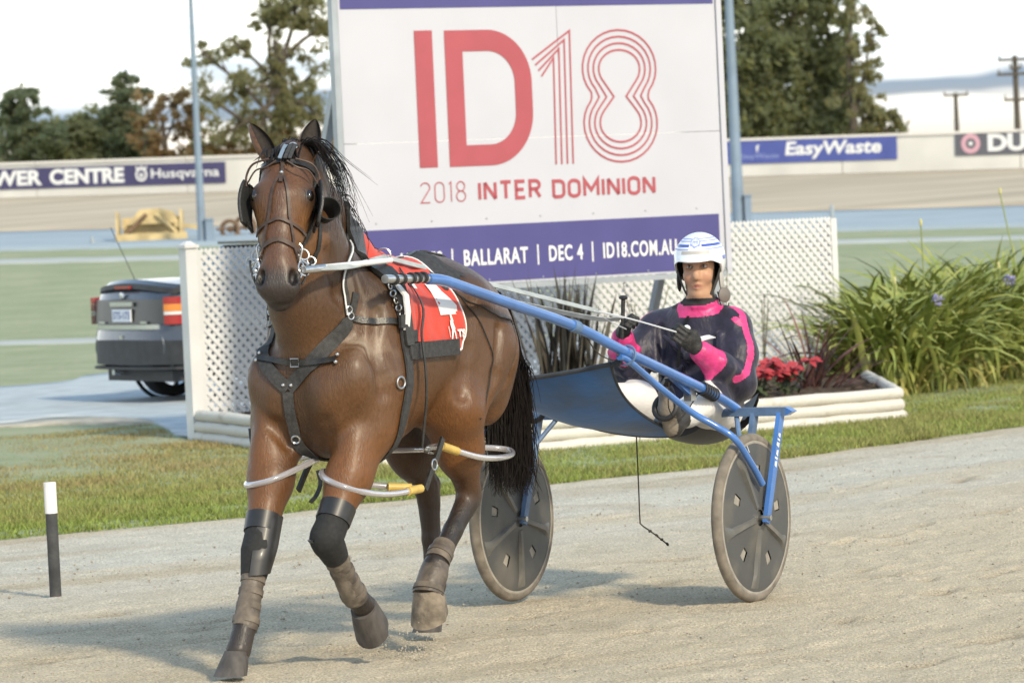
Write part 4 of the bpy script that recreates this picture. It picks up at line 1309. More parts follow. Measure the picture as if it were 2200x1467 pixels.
cab = [(.05, .70, 1.03, .70, 1.03), (.55, .72, 1.0, .60, 1.40), (1.55, .72, 1.0, .60, 1.42), (2.35, .70, .96, .62, .975)]
cm = MB(); vs = []
for x, w0, z0, w1, z1 in cab:
    vs += [(x, w0, z0), (x, w1, z1), (x, -w1, z1), (x, -w0, z0)]
cm.add(vs, [(i * 4 + k, i * 4 + k + 1, (i + 1) * 4 + k + 1, (i + 1) * 4 + k) for i in range(3) for k in range(3)])
car.part('cabin_glass', cm, 'car_glass', smooth=False)
car.part('roof', MB().box((1.05, 0, 1.425), (1.1, 1.2, .025)), 'car_paint', smooth=False)
# rear: bumper, boot panel, spoiler, lamps
def arc_panel(x, w, z0, z1, bow, th, n=14, x_top=0.0, wt=None, crown=0.0):
    m = MB(); vs = []
    wt = w if wt is None else wt
    for k in range(n + 1):
        t = -1 + 2 * k / n
        for z, xo, ww in ((z0 - crown * t * t, 0, w), (z1 - crown * t * t, x_top, wt)):
            vs.append((x + xo + bow * (t * t * .5 + t ** 6), t * ww, z))
            vs.append((x + xo + bow * (t * t * .5 + t ** 6) + th, t * ww, z))
    fs = []
    for k in range(n):
        a, b = k * 4, (k + 1) * 4
        fs += [(a, b, b + 2, a + 2), (a + 1, a + 3, b + 3, b + 1), (a + 2, b + 2, b + 3, a + 3), (a, a + 1, b + 1, b)]
    fs += [(0, 2, 3, 1), (n * 4, n * 4 + 1, n * 4 + 3, n * 4 + 2)]
    return m.add(vs, fs)
bp_ = car.part('bumper', arc_panel(-.885, .84, .575, .668, .14, .14, x_top=.02, crown=.01), 'car_paint', angle=30)
car.part('bumper_skirt', arc_panel(-.890, .832, .345, .571, .14, .14), 'car_black', parent=bp_, angle=30)
car.part('bumper_lip', arc_panel(-.892, .815, .300, .326, .10, .12), 'car_black', parent=bp_, angle=30)
car.part('tow_hatch', MB().box((-.888, -.02, .60), (.012, .05, .035)), 'car_chrome', parent=bp_, smooth=False)
car.part('bumper_step', arc_panel(-.893, .62, .672, .715, .06, .06), 'car_chrome', parent=bp_, angle=30, label='pale strip along the bumper top')
bt = car.part('boot_panel', arc_panel(-.848, .735, .72, .945, .05, .05, x_top=.015), 'car_panel', angle=30)
car.part('boot_lid_edge', arc_panel(-.832, .70, .950, 1.04, .06, .08, x_top=.04, crown=.02), 'car_paint', angle=30)
sp_o = car.part('spoiler', arc_panel(-.835, .72, 1.05, 1.095, .09, .22, x_top=.01, crown=.055), 'car_black', angle=30)
car.part('spoiler_top', arc_panel(-.80, .71, 1.097, 1.130, .09, .40, x_top=.05, crown=.055), 'car_paint', parent=sp_o, angle=30)
car.part('brake_light', MB().box((-.84, .0, 1.06), (.02, .30, .028)), 'lamp_red', parent=sp_o, smooth=False)
car.part('badge', MB().lathe((-.84, .02, .985), (-1, 0, 0), [(.035, 0), (.03, .012), (0, .014)], 12), 'car_chrome')
car.part('plate_garnish', MB().box((-.86, .0, .905), (.02, .44, .04)), 'car_chrome', parent=bt, smooth=False)
pl_ = car.part('number_plate', MB().box((-.862, .0, .80), (.012, .372, .115)), 'plate_white', parent=bt, smooth=False)
tm = flat_text(MB(), 'STS-173', (-.8695, .165, .767), (0, -1, 0), (0, 0, 1), .33, .068, bold=.012)
car.part('plate_number', tm, 'plate_ink', parent=bt, smooth=False)
for y in (.42, -.42):
    car.part('model_badge', MB().box((-.855, y, .735), (.012, .12, .02)), 'car_chrome', parent=bt, smooth=False)
for s in (1, -1):
    for z0, z1, mm in ((.715, .80, 'lamp_red'), (.803, .832, 'lamp_clear'), (.835, .90, 'lamp_amber' if s < 0 else 'lamp_red'), (.903, .965, 'lamp_red')):
        m = MB()
        vs = []
        for (x, y) in ((-.808, .735), (-.80, .76), (-.77, .805), (-.68, .852), (-.55, .87)):
            vs += [(x, s * y, z0), (x, s * y, z1)]
        fs = [(k * 2, k * 2 + 2, k * 2 + 3, k * 2 + 1) for k in range(4)]
        m.add(vs, [f if s > 0 else f[::-1] for f in fs])
        car.part('tail_lamp', m, mm)
for s in (1, -1):
    for x in (0, 2.6):
        c = V([x, s * .735, .30])
        w = car.part('wheel', MB().lathe(c - V([0, .095, 0]), (0, 1, 0), [(.20, 0), (.285, .0), (.305, .03), (.305, .16), (.285, .19), (.20, .19)], 36), 'tyre')
        r = MB().lathe(c - V([0, .08, 0]), (0, 1, 0), [(.20, 0), (.19, .05), (.19, .11), (.20, .16)], 30)
        r.lathe(c + V([0, -.01, 0]), (0, 1, 0), [(0, 0), (.06, 0), (.06, .03), (0, .03)], 14)
        for k in range(5):
            a = k * 2 * math.pi / 5
            r.beam(c + V([0, .005, 0]), c + V([math.cos(a) * .195, .005, math.sin(a) * .195]), .05, .02, up=(0, 1, 0))
        car.part('rim', r, 'car_chrome', parent=w)
        car.part('wheel_arch', MB().lathe(c + V([0, s * .118 - .01, 0]), (0, 1, 0), [(.31, 0), (.345, 0), (.345, .02), (.31, .02)], 30), 'car_black')
car.part('underbody', MB().box((1.3, 0, .235), (4.0, 1.3, .10)), 'car_black', smooth=False)
car.part('exhaust', MB().tube([(-.80, .35, .27), (-.5, .35, .27)], .03, 10), 'car_chrome')
car.part('aerial', MB().tube([(-.45, .45, 1.06), (-.62, .62, 1.62)], .004, 6), 'car_black')
# ------------------------------------------------------------------ sulky
mat('sulky_blue', (.055, .165, .46), rough=.32, coat=.7, coat_r=.12, var=.14, vscale=9, bump=.03, bscale=40)
mat('sulky_blue_dull', (.10, .17, .30), rough=.5, var=.25, vscale=14)
mat('steel', (.55, .56, .57), rough=.28, metal=.9, var=.15, vscale=30)
mat('black_tape', (.02, .02, .022), rough=.6)
mat('disc_grey', (.070, .071, .070), rough=.5, var=.25, vscale=5, col2=(.15, .135, .112), lo=.50, hi=.82)
mat('tyre_dusty', (.185, .160, .130), rough=.9, var=.25, vscale=16, bump=.15, bscale=60)
mat('rim_pale', (.30, .275, .235), rough=.7, var=.2, vscale=14)
mat('canvas_blue', (.012, .115, .37), rough=.75, var=.22, vscale=4, bump=.25, bscale=9, col2=(.030, .055, .095), lo=.40, hi=.75, sheen=.3)
mat('rib_dusty', (.11, .108, .10), rough=.5, var=.3, vscale=9, col2=(.20, .18, .15), lo=.45, hi=.8)
mat('canvas_edge', (.045, .05, .06), rough=.8, var=.2, vscale=20)
mat('seat_vinyl', (.022, .022, .024), rough=.5, var=.3, vscale=10)
mat('sticker_white', (.70, .72, .75), rough=.5)
mat('cord_black', (.03, .026, .022), rough=.8)
SKB = V([0, 0, 0])
sulky = Thing('sulky', 'blue racing sulky with two grey disc wheels hitched behind the horse', 'sulky', SKB, RIG)
YW, RW = .58, .357
for s in (1, -1):
    # shafts
    pts = [(2.20, .325, 1.458), (2.10, .33, 1.449), (1.98, .333, 1.425), (1.60, .345, 1.338), (1.106, .362, 1.226), (.775, .40, 1.112), (.40, .412, 1.003), (.022, .425, .890), (-.16, .435, .822), (-.20, .438, .800)]
    pts = [(x, s * y, z) for x, y, z in pts]
    sh_ = sulky.part('shaft', MB().tube(bez(pts, 60), .0215, 14), 'sulky_blue')
    tip = [(2.53 if s > 0 else 2.36, .33, 1.470), (2.30, .327, 1.463), (2.19, .325, 1.459)]
    sulky.part('shaft_tip', MB().tube([(x, s * y, z) for x, y, z in tip], [.0165, .0165, .0165], 12), 'steel', parent=sh_)
    cl = MB()
    for x in ((2.46, 2.40, 2.33, 2.285, 2.24) if s > 0 else (2.33, 2.285, 2.24)):
        cl.tube([(x - .008, s * .327, 1.4655), (x + .008, s * .327, 1.466)], .0225, 12)
    sulky.part('clamp_rings', cl, 'black_tape', parent=sh_, kind='stuff')
    tp = MB()
    tp.tube([(1.125, s * .362, 1.231), (1.075, s * .364, 1.218)], .0262, 12)
    sulky.part('collar_band', tp, 'sulky_blue_dull', parent=sh_)
    tp = MB()
    for k in range(6):
        a = .10 - .022 * k
        tp.ring((a, s * (.4225), .890 + (a - .022) * .302 + .001), (1, 0, .3), .0262, .005, 16, 6)
    sulky.part('cord_wrap', tp, 'black_tape', parent=sh_, kind='stuff')
    sulky.part('clamp_band', MB().ring((.735, s * .402, 1.088), (1, 0, .32), .040, .006, 18, 6), 'sulky_blue_dull', parent=sh_)
    # lower stay
    st = [(.80, .402, 1.085), (.72, .405, 1.062), (.50, .43, .94), (.30, .47, .825), (.235, .54, .765), (.20, .615, .705), (.09, .636, .59), (-.0, .638, .50)]
    sulky.part('lower_stay', MB().tube(bez([(x, s * y, z) for x, y, z in st], 40), .0145, 10), 'sulky_blue')
    # arch over the wheel with fork legs
    ar = sulky.part('arch', MB().box((-.19, s * .545, .795), (.05, .27, .036)), 'sulky_blue_dull', angle=30)
    sulky.part('arch_tip', MB().prism([(0, -.018), (.035, 0), (0, .018)], (-.165, s * .68, .795), (0, s, 0), (0, 0, 1), .05 * -s), 'sulky_blue', parent=ar, smooth=False)
    def leg_plate(y, w0, w1, t):
        m = MB()
        a, b = V([-.185, s * y, .785]), V([0, s * y, .335])
        d = nrm(b - a); pr = V([d[2], 0, -d[0]])
        vs = []
        for p, w in ((a, w0), (b * .25 + a * .75, w0), (b, w1)):
            for sx, sy in ((-1, -1), (1, -1), (1, 1), (-1, 1)):
                vs.append(p + pr * w * sx + V([0, t * sy, 0]))
        fs = [(0, 1, 2, 3), (11, 10, 9, 8)] + [(i * 4 + k, i * 4 + (k + 1) % 4, (i + 1) * 4 + (k + 1) % 4, (i + 1) * 4 + k) for i in range(2) for k in range(4)]
        return m.add(vs, [f[::-1] for f in fs])
    fo = sulky.part('outer_fork', leg_plate(.648, .021, .017, .010), 'sulky_blue', angle=30)
    sulky.part('inner_fork', leg_plate(.525, .021, .017, .010), 'sulky_blue_dull', angle=30)
    sulky.part('fork_stay', MB().tube([(-.185, s * .44, .775), (-.10, s * .49, .685), (-.07, s * .515, .64)], .011, 8), 'sulky_blue_dull')
    sulky.part('axle_bolt', MB().tube([(0, s * .505, .357), (0, s * .672, .357)], .012, 10), 'steel')
    if s > 0:
        tm = MB(); sx_, sz_ = V([-.38, 0, .925]), V([.925, 0, .38])
        for (u, w_, hgt) in ((0, .03, .02), (.034, .012, .026), (.05, .03, .018), (.09, .022, .026), (.118, .01, .024), (.134, .02, .02)):
            o_s = V([-.098, .6595, .56]) + sx_ * u
            tm.add([o_s, o_s + sx_ * w_, o_s + sx_ * w_ * .8 + sz_ * hgt, o_s + sx_ * w_ * .2 + sz_ * hgt], [(0, 1, 2, 3)])
        sulky.part('sticker', tm, 'sticker_white', parent=fo, smooth=False, kind='stuff', label='worn white sticker')
    # wheel: disc with slots, ribs, rim, tyre
    wc = V([0, s * YW, RW])
    A = V([0, float(s), 0])
    def polar(r, a, h): return wc + V([math.cos(a) * r, 0, math.sin(a) * r]) + A * h
    disc = MB(); NA = 90
    radii = [.035, .08, .13, .175, .195, .225, .265, .298, .318]
    hh = [.040, .036, .030, .026, .025, .024, .024, .023, .020]
    off_a = math.radians(62 if s > 0 else 50)
    slots = [off_a + k * 2 * math.pi / 5 + math.pi / 5 for k in range(5)]
    for side in (1, -1):
        vs = [polar(r, 2 * math.pi * k / NA, h * side) for r, h in zip(radii, hh) for k in range(NA)]
        fs = []
        for i in range(len(radii) - 1):
            for k in range(NA):
                am = 2 * math.pi * (k + .5) / NA
                if i in (3, 4) and any(abs((am - q + math.pi) % (2 * math.pi) - math.pi) < .075 for q in slots):
                    continue
                f = (i * NA + k, i * NA + (k + 1) % NA, (i + 1) * NA + (k + 1) % NA, (i + 1) * NA + k)
                fs.append(f if side * s < 0 else f[::-1])
        disc.add(vs, fs)
    pl8 = MB()
    for q in slots:
        for side in (1, -1):
            pl8.add([polar(r, q + da, .020 * side) for r, da in ((.17, -.09), (.23, -.09), (.23, .09), (.17, .09))], [(0, 1, 2, 3)])
    wh = sulky.part('wheel', MB().lathe(wc - A * .03, A, [(0, 0), (.040, 0), (.045, .012), (.045, .048), (.040, .06), (.016, .062), (0, .072)], 20), 'disc_grey', angle=50)
    sulky.part('disc', disc, 'disc_grey', parent=wh, angle=30)
    sulky.part('slot_plates', pl8, 'rim_pale', parent=wh, smooth=False, kind='stuff')
    rb_ = MB()
    for k in range(5):
        a = off_a + k * 2 * math.pi / 5
        for side in (1, -1):
            d = V([math.cos(a), 0, math.sin(a)]); sd = V([-math.sin(a), 0, math.cos(a)])
            vs = []
            for r, w, h0, h1 in ((.05, .016, .035, .046), (.15, .014, .027, .043), (.24, .018, .022, .038), (.285, .034, .022, .030), (.305, .055, .018, .020)):
                c = wc + d * r
                for q, h in ((-1, h0), (-.6, h1), (.6, h1), (1, h0)):
                    vs.append(c + sd * w * q + A * h * side)
            fs = [(i * 4 + j, i * 4 + j + 1, (i + 1) * 4 + j + 1, (i + 1) * 4 + j) for i in range(4) for j in range(3)] + [(0, 1, 2, 3), (16, 17, 18, 19)]
            rb_.add(vs, fs)
    sulky.part('ribs', rb_, 'rib_dusty', parent=wh, angle=50, kind='stuff')
    sulky.part('rim', MB().lathe(wc, A, [(.314, -.0215), (.321, -.0235), (.329, -.019), (.329, .019), (.321, .0235), (.314, .0215)], 72), 'rim_pale', parent=wh, angle=50)
    ty = MB(); R0, r0v = .335, .0225
    ty.lathe(wc, A, [(R0 - .013 + (r0v + .002) * math.sin(t) + .012, (r0v) * math.cos(t)) for t in np.linspace(-.55, math.pi + .55, 15)], 72)
    sulky.part('tyre', ty, 'tyre_dusty', parent=wh)
    sulky.part('valve', MB().tube([polar(.315, off_a + .3, .02), polar(.285, off_a + .3, .028)], .004, 6), 'steel', parent=wh)
# cross bar, seat
sulky.part('crossbar', MB().tube(bez([(-.19, -.41, .795), (-.21, -.2, .78), (-.22, 0, .775), (-.21, .2, .78), (-.19, .41, .795)], 24), .019, 12), 'sulky_blue_dull')
sulky.part('seat_stem', MB().tube([(-.22, .06, .775), (-.36, .09, .735), (-.5, .11, .70)], .02, 10), 'sulky_blue_dull')
seat_m = MB(); vs = []
for i in range(13):
    t = i / 12
    for k in range(15):
        q = -1 + 2 * k / 14
        x = -.24 - .50 * t
        vs.append((x, .12 + q * (.16 + .03 * math.sin(math.pi * t)), .665 + .07 * q * q + .06 * (1 - t) ** 3 + .16 * max(0, t - .55) ** 1.3 * 2))
fs = [(i * 15 + k, i * 15 + k + 1, (i + 1) * 15 + k + 1, (i + 1) * 15 + k) for i in range(12) for k in range(14)]
n0 = len(vs); vs2 = [(x, y, z - .035) for x, y, z in vs]
seat_m.add(vs + vs2, fs + [tuple(n0 + q for q in f[::-1]) for f in fs] + [(k, n0 + k, n0 + k + 1, k + 1) for k in range(14)] + [((12 * 15) + k + 1, n0 + 12 * 15 + k + 1, n0 + 12 * 15 + k, 12 * 15 + k) for k in range(14)])
sulky.part('seat', seat_m, 'seat_vinyl', angle=60)
# canvas dust sheet slung between the shafts
NU, NV = 26, 18
cv = MB(); vs = []
for j in range(NV + 1):
    v = j / NV
    for i in range(NU + 1):
        u = -1 + 2 * i / NU
        x = .77 - .70 * v + .05 * u * u * (1 - v) * 0
        half = .345 * (1 - v) + .29 * v
        sag = -.055 * (1 - u * u) * math.sin(math.pi * min(1, v * 1.1)) - .012 * (1 - u * u)
        zt_, zb_ = 1.055 - .035 * (1 - u), .695 + .045 * (1 - u)
        z = zt_ + (zb_ - zt_) * (v ** .80) + sag + .02 * (u * u) * v
        side_in = -.06 * math.sin(math.pi * v) * u
        vs.append((x, half * u + side_in, z))
n1 = NU + 1
fs = [(j * n1 + i, j * n1 + i + 1, (j + 1) * n1 + i + 1, (j + 1) * n1 + i) for j in range(NV) for i in range(NU)]
off = len(vs)
cv.add(vs + [(x - .003, y, z - .005) for x, y, z in vs], fs + [tuple(off + k for k in f[::-1]) for f in fs])
sheet_o = sulky.part('dust_sheet', cv, 'canvas_blue', label='blue canvas dust sheet')
hem = MB().tube([vs[i] for i in range(n1)], .010, 8)
sulky.part('hem', hem, 'canvas_edge', parent=sheet_o)
hem = MB().tube([vs[j * n1 + NU] for j in range(NV + 1)], .006, 6)
sulky.part('side_hem', hem, 'canvas_edge', parent=sheet_o)
hem = MB().tube([vs[NV * n1 + i] for i in range(n1)], .008, 6)
sulky.part('rear_hem', hem, 'canvas_edge', parent=sheet_o)
for s in (1, -1):
    ls = MB()
    for k in range(6):
        ls.tube(bez([V([.76, s * .343, 1.048]) + V([rf.gauss(0, .006), 0, rf.gauss(0, .006)]), V([.76, s * .38, 1.06 + rf.gauss(0, .02)]), V([.77 + rf.gauss(0, .02), s * .40, 1.095])], 6), .006, 5)
    sulky.part('lacing', ls, 'canvas_edge', kind='stuff')
    # stirrup bracket under the shaft
    br = sulky.part('stirrup_bracket', MB().beam((.34, s * .40, .985), (.16, s * .395, .90), .02, .03), 'sulky_blue', angle=30)
    sulky.part('bracket_plate', MB().box((.15, s * .39, .895), (.05, .035, .06)), 'steel', parent=br, angle=30)
    sulky.part('stirrup', MB().ring((.235, s * .315, .845), (.85, 0, .3), .052, .012, 20, 8), 'seat_vinyl')
    sulky.part('stirrup_strap', MB().beam((.30, s * .37, .965), (.255, s * .33, .94), .035, .02), 'seat_vinyl', smooth=False)
# loose cords
cd = MB()
cd.tube(bez([(.36, .40, .955), (.33, .38, .84), (.22, .38, .80), (.10, .41, .90)], 16), .0028, 5)
sulky.part('loose_cord', cd, 'cord_black')
sulky.part('loose_cord', MB().tube(bez([(1.02, .362, 1.19), (.93, .37, 1.11), (.83, .38, 1.075), (.76, .395, 1.08)], 14), .0028, 5), 'cord_black')
ds_ = Thing('hanging_cord', 'thin dark cord with a knotted end dangling under the sulky', 'cord', (.06, .08, .33), RIG)
ds_.part('line', MB().tube(bez([(.06, .08, .71), (.061, .08, .5), (.062, .08, .36), (.06, .085, .335), (.045, .12, .305), (.02, .165, .262), (.01, .18, .245)], 30), .0032, 5), 'cord_black')
kn = MB()
for p in ((.046, .118, .306), (.032, .142, .286), (.022, .16, .268), (.01, .18, .247)):
    kn.ell(p, (.010, .007, .006), X=nrm([rf.gauss(0, 1), 1, rf.gauss(0, 1)]), Z=(0, .1, 1), nu=6, nv=5)
ds_.part('knots', kn, 'cord_black', kind='stuff')
# ------------------------------------------------------------------ the horse
HF = nrm([0.900, 0.436, 0.0])                   # where the face looks
HS = np.cross([0, 0, 1.0], HF)                  # head side, horse's left
POLL = V([2.705, 0.027, 1.955])
HA = nrm(HF * 0.25 - HS * .028 + V([0, 0, -0.535]))         # head axis, poll to muzzle
HS = nrm(HS - HA * (HS @ HA))
HN = nrm(np.cross(HS, HA))                      # outward normal of the forehead
if HN @ HF < 0:
    HN = -HN
def hd(a, s, n):
    return POLL + HA * a + HS * s + HN * n

def build_horse_body():
    S = SDF((1.02, -0.42, 0.0), (3.16, 0.46, 2.06), 0.0095)
    # trunk
    S.ell((1.96, 0, 1.19), (0.56, 0.270, 0.285), X=(1, 0, -.15), k=.05)
    S.ell((2.20, 0, 1.16), (0.34, 0.258, 0.350), k=.10)
    S.ell((1.74, 0, 1.21), (0.34, 0.252, 0.255), k=.10)
    S.chain([(1.46, 0, 1.375), (1.56, 0, 1.43), (1.70, 0, 1.445), (1.88, 0, 1.415), (2.04, 0, 1.455), (2.16, 0, 1.49), (2.30, 0, 1.475)], [.08, .08, .08, .08, .075, .062, .07], k=.09)
    for s in (-1, 1):
        # hindquarters
        S.ell((1.58, s * .115, 1.235), (.235, .148, .24), X=(1, 0, .15), k=.08)
        S.ell((1.45, s * .125, 1.12), (.145, .122, .27), X=(1, 0, -.02), k=.07)
        S.ell((1.66, s * .195, 1.37), (.06, .045, .045), k=.12)      # point of hip
        # shoulders and breast
        S.ell((2.40, s * .17, 1.15), (.15, .11, .30), X=(1, 0, .35), k=.06)
        S.ell((2.30, s * .18, 1.30), (.16, .08, .20), X=(1, 0, .3), k=.07)
        S.ell((2.545, s * .115, 1.05), (.125, .105, .165), k=.035)
        S.ell((2.55, s * .195, 1.10), (.085, .075, .12), k=.05)
        S.ell((2.36, s * .195, .98), (.13, .08, .16), X=(1, 0, -.5), k=.06)  # triceps
    S.ell((2.48, 0, 1.06), (.15, .12, .22), k=.07)
    S.chain([(2.46, 0, .90), (2.25, 0, .895), (2.02, 0, .95), (1.80, 0, 1.03)], [.10, .10, .09, .08], k=.08)   # sternum, belly line
    # neck
    S.chain([(2.30, .0, 1.24), (2.44, .0, 1.43), (2.54, .012, 1.64), (2.635, .025, 1.86)], [.228, .175, .118, .082], k=.06)
    S.chain([(2.12, 0, 1.47), (2.26, 0, 1.60), (2.42, .01, 1.76), (2.56, .02, 1.89), (2.66, .03, 1.955)], [.055, .055, .05, .048, .05], k=.09)
    S.chain([(2.50, 0, 1.20), (2.58, .01, 1.40), (2.635, .025, 1.60), (2.68, .045, 1.75)], [.14, .13, .10, .078], k=.07)
    for s in (-1, 1):
        S.chain([(2.5, s * .10, 1.25), (2.60, s * .075 + .015, 1.5)], [.035, .028], k=.06)     # neck muscle along the windpipe
    # head
    S.ell(hd(.07, 0, -.035), (.088, .09, .085), X=HS, Z=HA, k=.05)
    S.ell(hd(.17, 0, -.01), (.098, .075, .12), X=HS, Z=HA, k=.04)
    S.ell(hd(.25, 0, -.085), (.080, .095, .14), X=HS, Z=HA, k=.05)
    for s in (-1, 1):
        S.ell(hd(.235, s * .055, -.12), (.035, .085, .115), X=HS, Z=HA, k=.05)          # cheek
        S.ell(hd(.19, s * .088, .012), (.034, .042, .05), X=HS, Z=HA, k=.04)             # eye socket
        S.chain([hd(.25, s * .075, .0), hd(.34, s * .055, -.005), hd(.40, s * .042, -.01)], [.026, .019, .013], k=.02)   # facial crest
        S.ell(hd(.530, s * .051, .016), (.032, .034, .046), X=HS, Z=HA, k=.02)           # nostril rim
    S.chain([hd(.2, 0, .02), hd(.34, 0, .015), hd(.46, 0, .008), hd(.53, 0, 0)], [.078, .058, .052, .05], k=.05)
    S.chain([hd(.30, 0, -.10), hd(.42, 0, -.075), hd(.53, 0, -.05)], [.06, .045, .04], k=.05)
    S.ell(hd(.555, 0, -.008), (.060, .052, .05), X=HS, Z=HA, k=.04)
    S.ell(hd(.585, 0, -.05), (.042, .035, .035), X=HS, Z=HA, k=.03)                      # lower lip
    for s in (-1, 1):
        S.ell(hd(.524, s * .062, .046), (.018, .030, .034), X=nrm(HS - s * HN * .5), Z=nrm(HA - HS * s * .3), k=.006, sub=True)
    S.chain([hd(.605, -.04, -.02), hd(.612, 0, -.014), hd(.605, .04, -.02)], [.006, .006, .006], k=.008, sub=True)   # mouth
    # forelegs -------- right (planted, reaching forward)
    def fore(sh, el, kn, ft, cr, hf_d, y0):
        S.chain([sh, el], [.13, .10], k=.07)
        mid = el * .55 + kn * .45
        S.chain([el, mid, kn * .9 + el * .1], [.102, .080, .056], k=.05)
        S.ell(el * .72 + kn * .28 + V([.02, np.sign(y0) * .015, 0]), (.075, .06, .13), X=(1, 0, 0), Z=el - kn, k=.04)
        S.ell(kn, (.053, .052, .06), Z=el - kn, k=.03)
        b = nrm(kn - ft)
        S.chain([kn - b * .03, kn * .5 + ft * .5, ft], [.044, .035, .039], k=.02)
        back = V([-b[2], 0, b[0]]) if b[2] > 0 else V([b[2], 0, -b[0]])
        S.chain([kn + back * .018 - b * .03, ft + back * .02], [.026, .026], k=.02)      # tendon
        S.ell(ft, (.041, .038, .042), k=.02)
        S.ell(ft + back * .022, (.028, .026, .032), k=.02)
        S.chain([ft, cr], [.042, .047], k=.02)
    fore(V([2.40, -.17, 1.10]), V([2.53, -.16, .93]), V([2.79, -.125, .47]), V([2.905, -.12, .215]), V([2.965, -.12, .115]), None, -1)
    fore(V([2.38, .17, 1.08]), V([2.45, .165, .90]), V([2.725, .14, .51]), V([2.535, .132, .285]), V([2.45, .13, .225]), None, 1)
    # hind legs
    def hind(hip, st, hk, ft, cr, y0):
        S.chain([hip, st], [.165, .118], k=.09)
        mid = st * .55 + hk * .45
        S.chain([st, mid, hk * .88 + st * .12], [.12, .085, .05], k=.06)
        S.ell(st * .7 + hk * .3, (.105, .068, .15), Z=st - hk, k=.05)
        b = nrm(hk - ft)
        back = V([-b[2], 0, b[0]])
        if back[0] > 0: back = -back
        S.ell(hk, (.053, .042, .06), k=.03)
        S.cone(hk + back * .045 + V([0, 0, .035]), hk + back * .02 - b * .06, .026, .028, k=.025)
        S.cone(hk + back * .05 + V([0, 0, .03]), st * .5 + hk * .5 + back * .05, .018, .03, k=.03)   # achilles
        S.chain([hk - b * .04, hk * .5 + ft * .5, ft], [.044, .035, .040], k=.02)
        S.chain([hk - b * .05 + back * .02, ft + back * .022], [.027, .027], k=.02)
        S.ell(ft, (.044, .041, .045), k=.02)
        S.chain([ft, cr], [.038, .042], k=.02)
    hind(V([1.54, .14, 1.15]), V([1.79, .17, .93]), V([1.63, .14, .585]), V([1.925, .138, .335]), V([1.985, .138, .25]), 1)
    hind(V([1.52, -.14, 1.15]), V([1.62, -.18, .90]), V([1.475, -.14, .585]), V([1.465, -.135, .215]), V([1.50, -.135, .12]), -1)
    # sheath, fold of the flank, jugular groove
    S.chain([(1.78, 0, .925), (1.70, 0, .90)], [.055, .048], k=.05)
    for s in (-1, 1):
        S.chain([(1.86, s * .22, 1.0), (1.80, s * .21, .93)], [.05, .06], k=.07)
        pass
        S.chain([(2.68, s * .20, 1.0), (2.655, s * .105, .93), (2.62, s * .075, .86)], [.010, .016, .016], k=.04, sub=True)
        S.chain([(2.24, s * .285, .92), (2.25, s * .295, 1.08), (2.20, s * .29, 1.26), (2.16, s * .25, 1.42)], [.014, .016, .013, .010], k=.05, sub=True)
        S.chain([(2.44, s * .235, 1.34), (2.52, s * .265, 1.18), (2.50, s * .29, 1.04)], [.010, .012, .012], k=.045, sub=True)
        S.chain([(2.63, s * .135 + .01, 1.58), (2.59, s * .165, 1.42), (2.54, s * .21, 1.28)], [.010, .014, .012], k=.045, sub=True)
        S.chain([(1.76, s * .27, 1.36), (1.83, s * .285, 1.18), (1.88, s * .27, 1.0)], [.012, .018, .016], k=.06, sub=True)
        S.chain([(1.44, s * .265, 1.24), (1.50, s * .275, 1.04), (1.60, s * .255, .86)], [.008, .012, .012], k=.045, sub=True)
        S.chain([(1.60, s * .285, 1.24), (1.66, s * .30, 1.06), (1.72, s * .29, .92)], [.006, .009, .009], k=.05, sub=True)
        for rx_ in (2.02, 1.94, 1.86):
            S.chain([(rx_ + .05, s * .288, 1.26), (rx_, s * .296, 1.08)], [.005, .006], k=.03, sub=True)
    S.chain([(2.70, 0, 1.14), (2.69, 0, .93)], [.022, .024], k=.05, sub=True)          # crease between the breast muscles
    v, q = S.mesh()
    v = relax(v, q, 2)
    return v, q

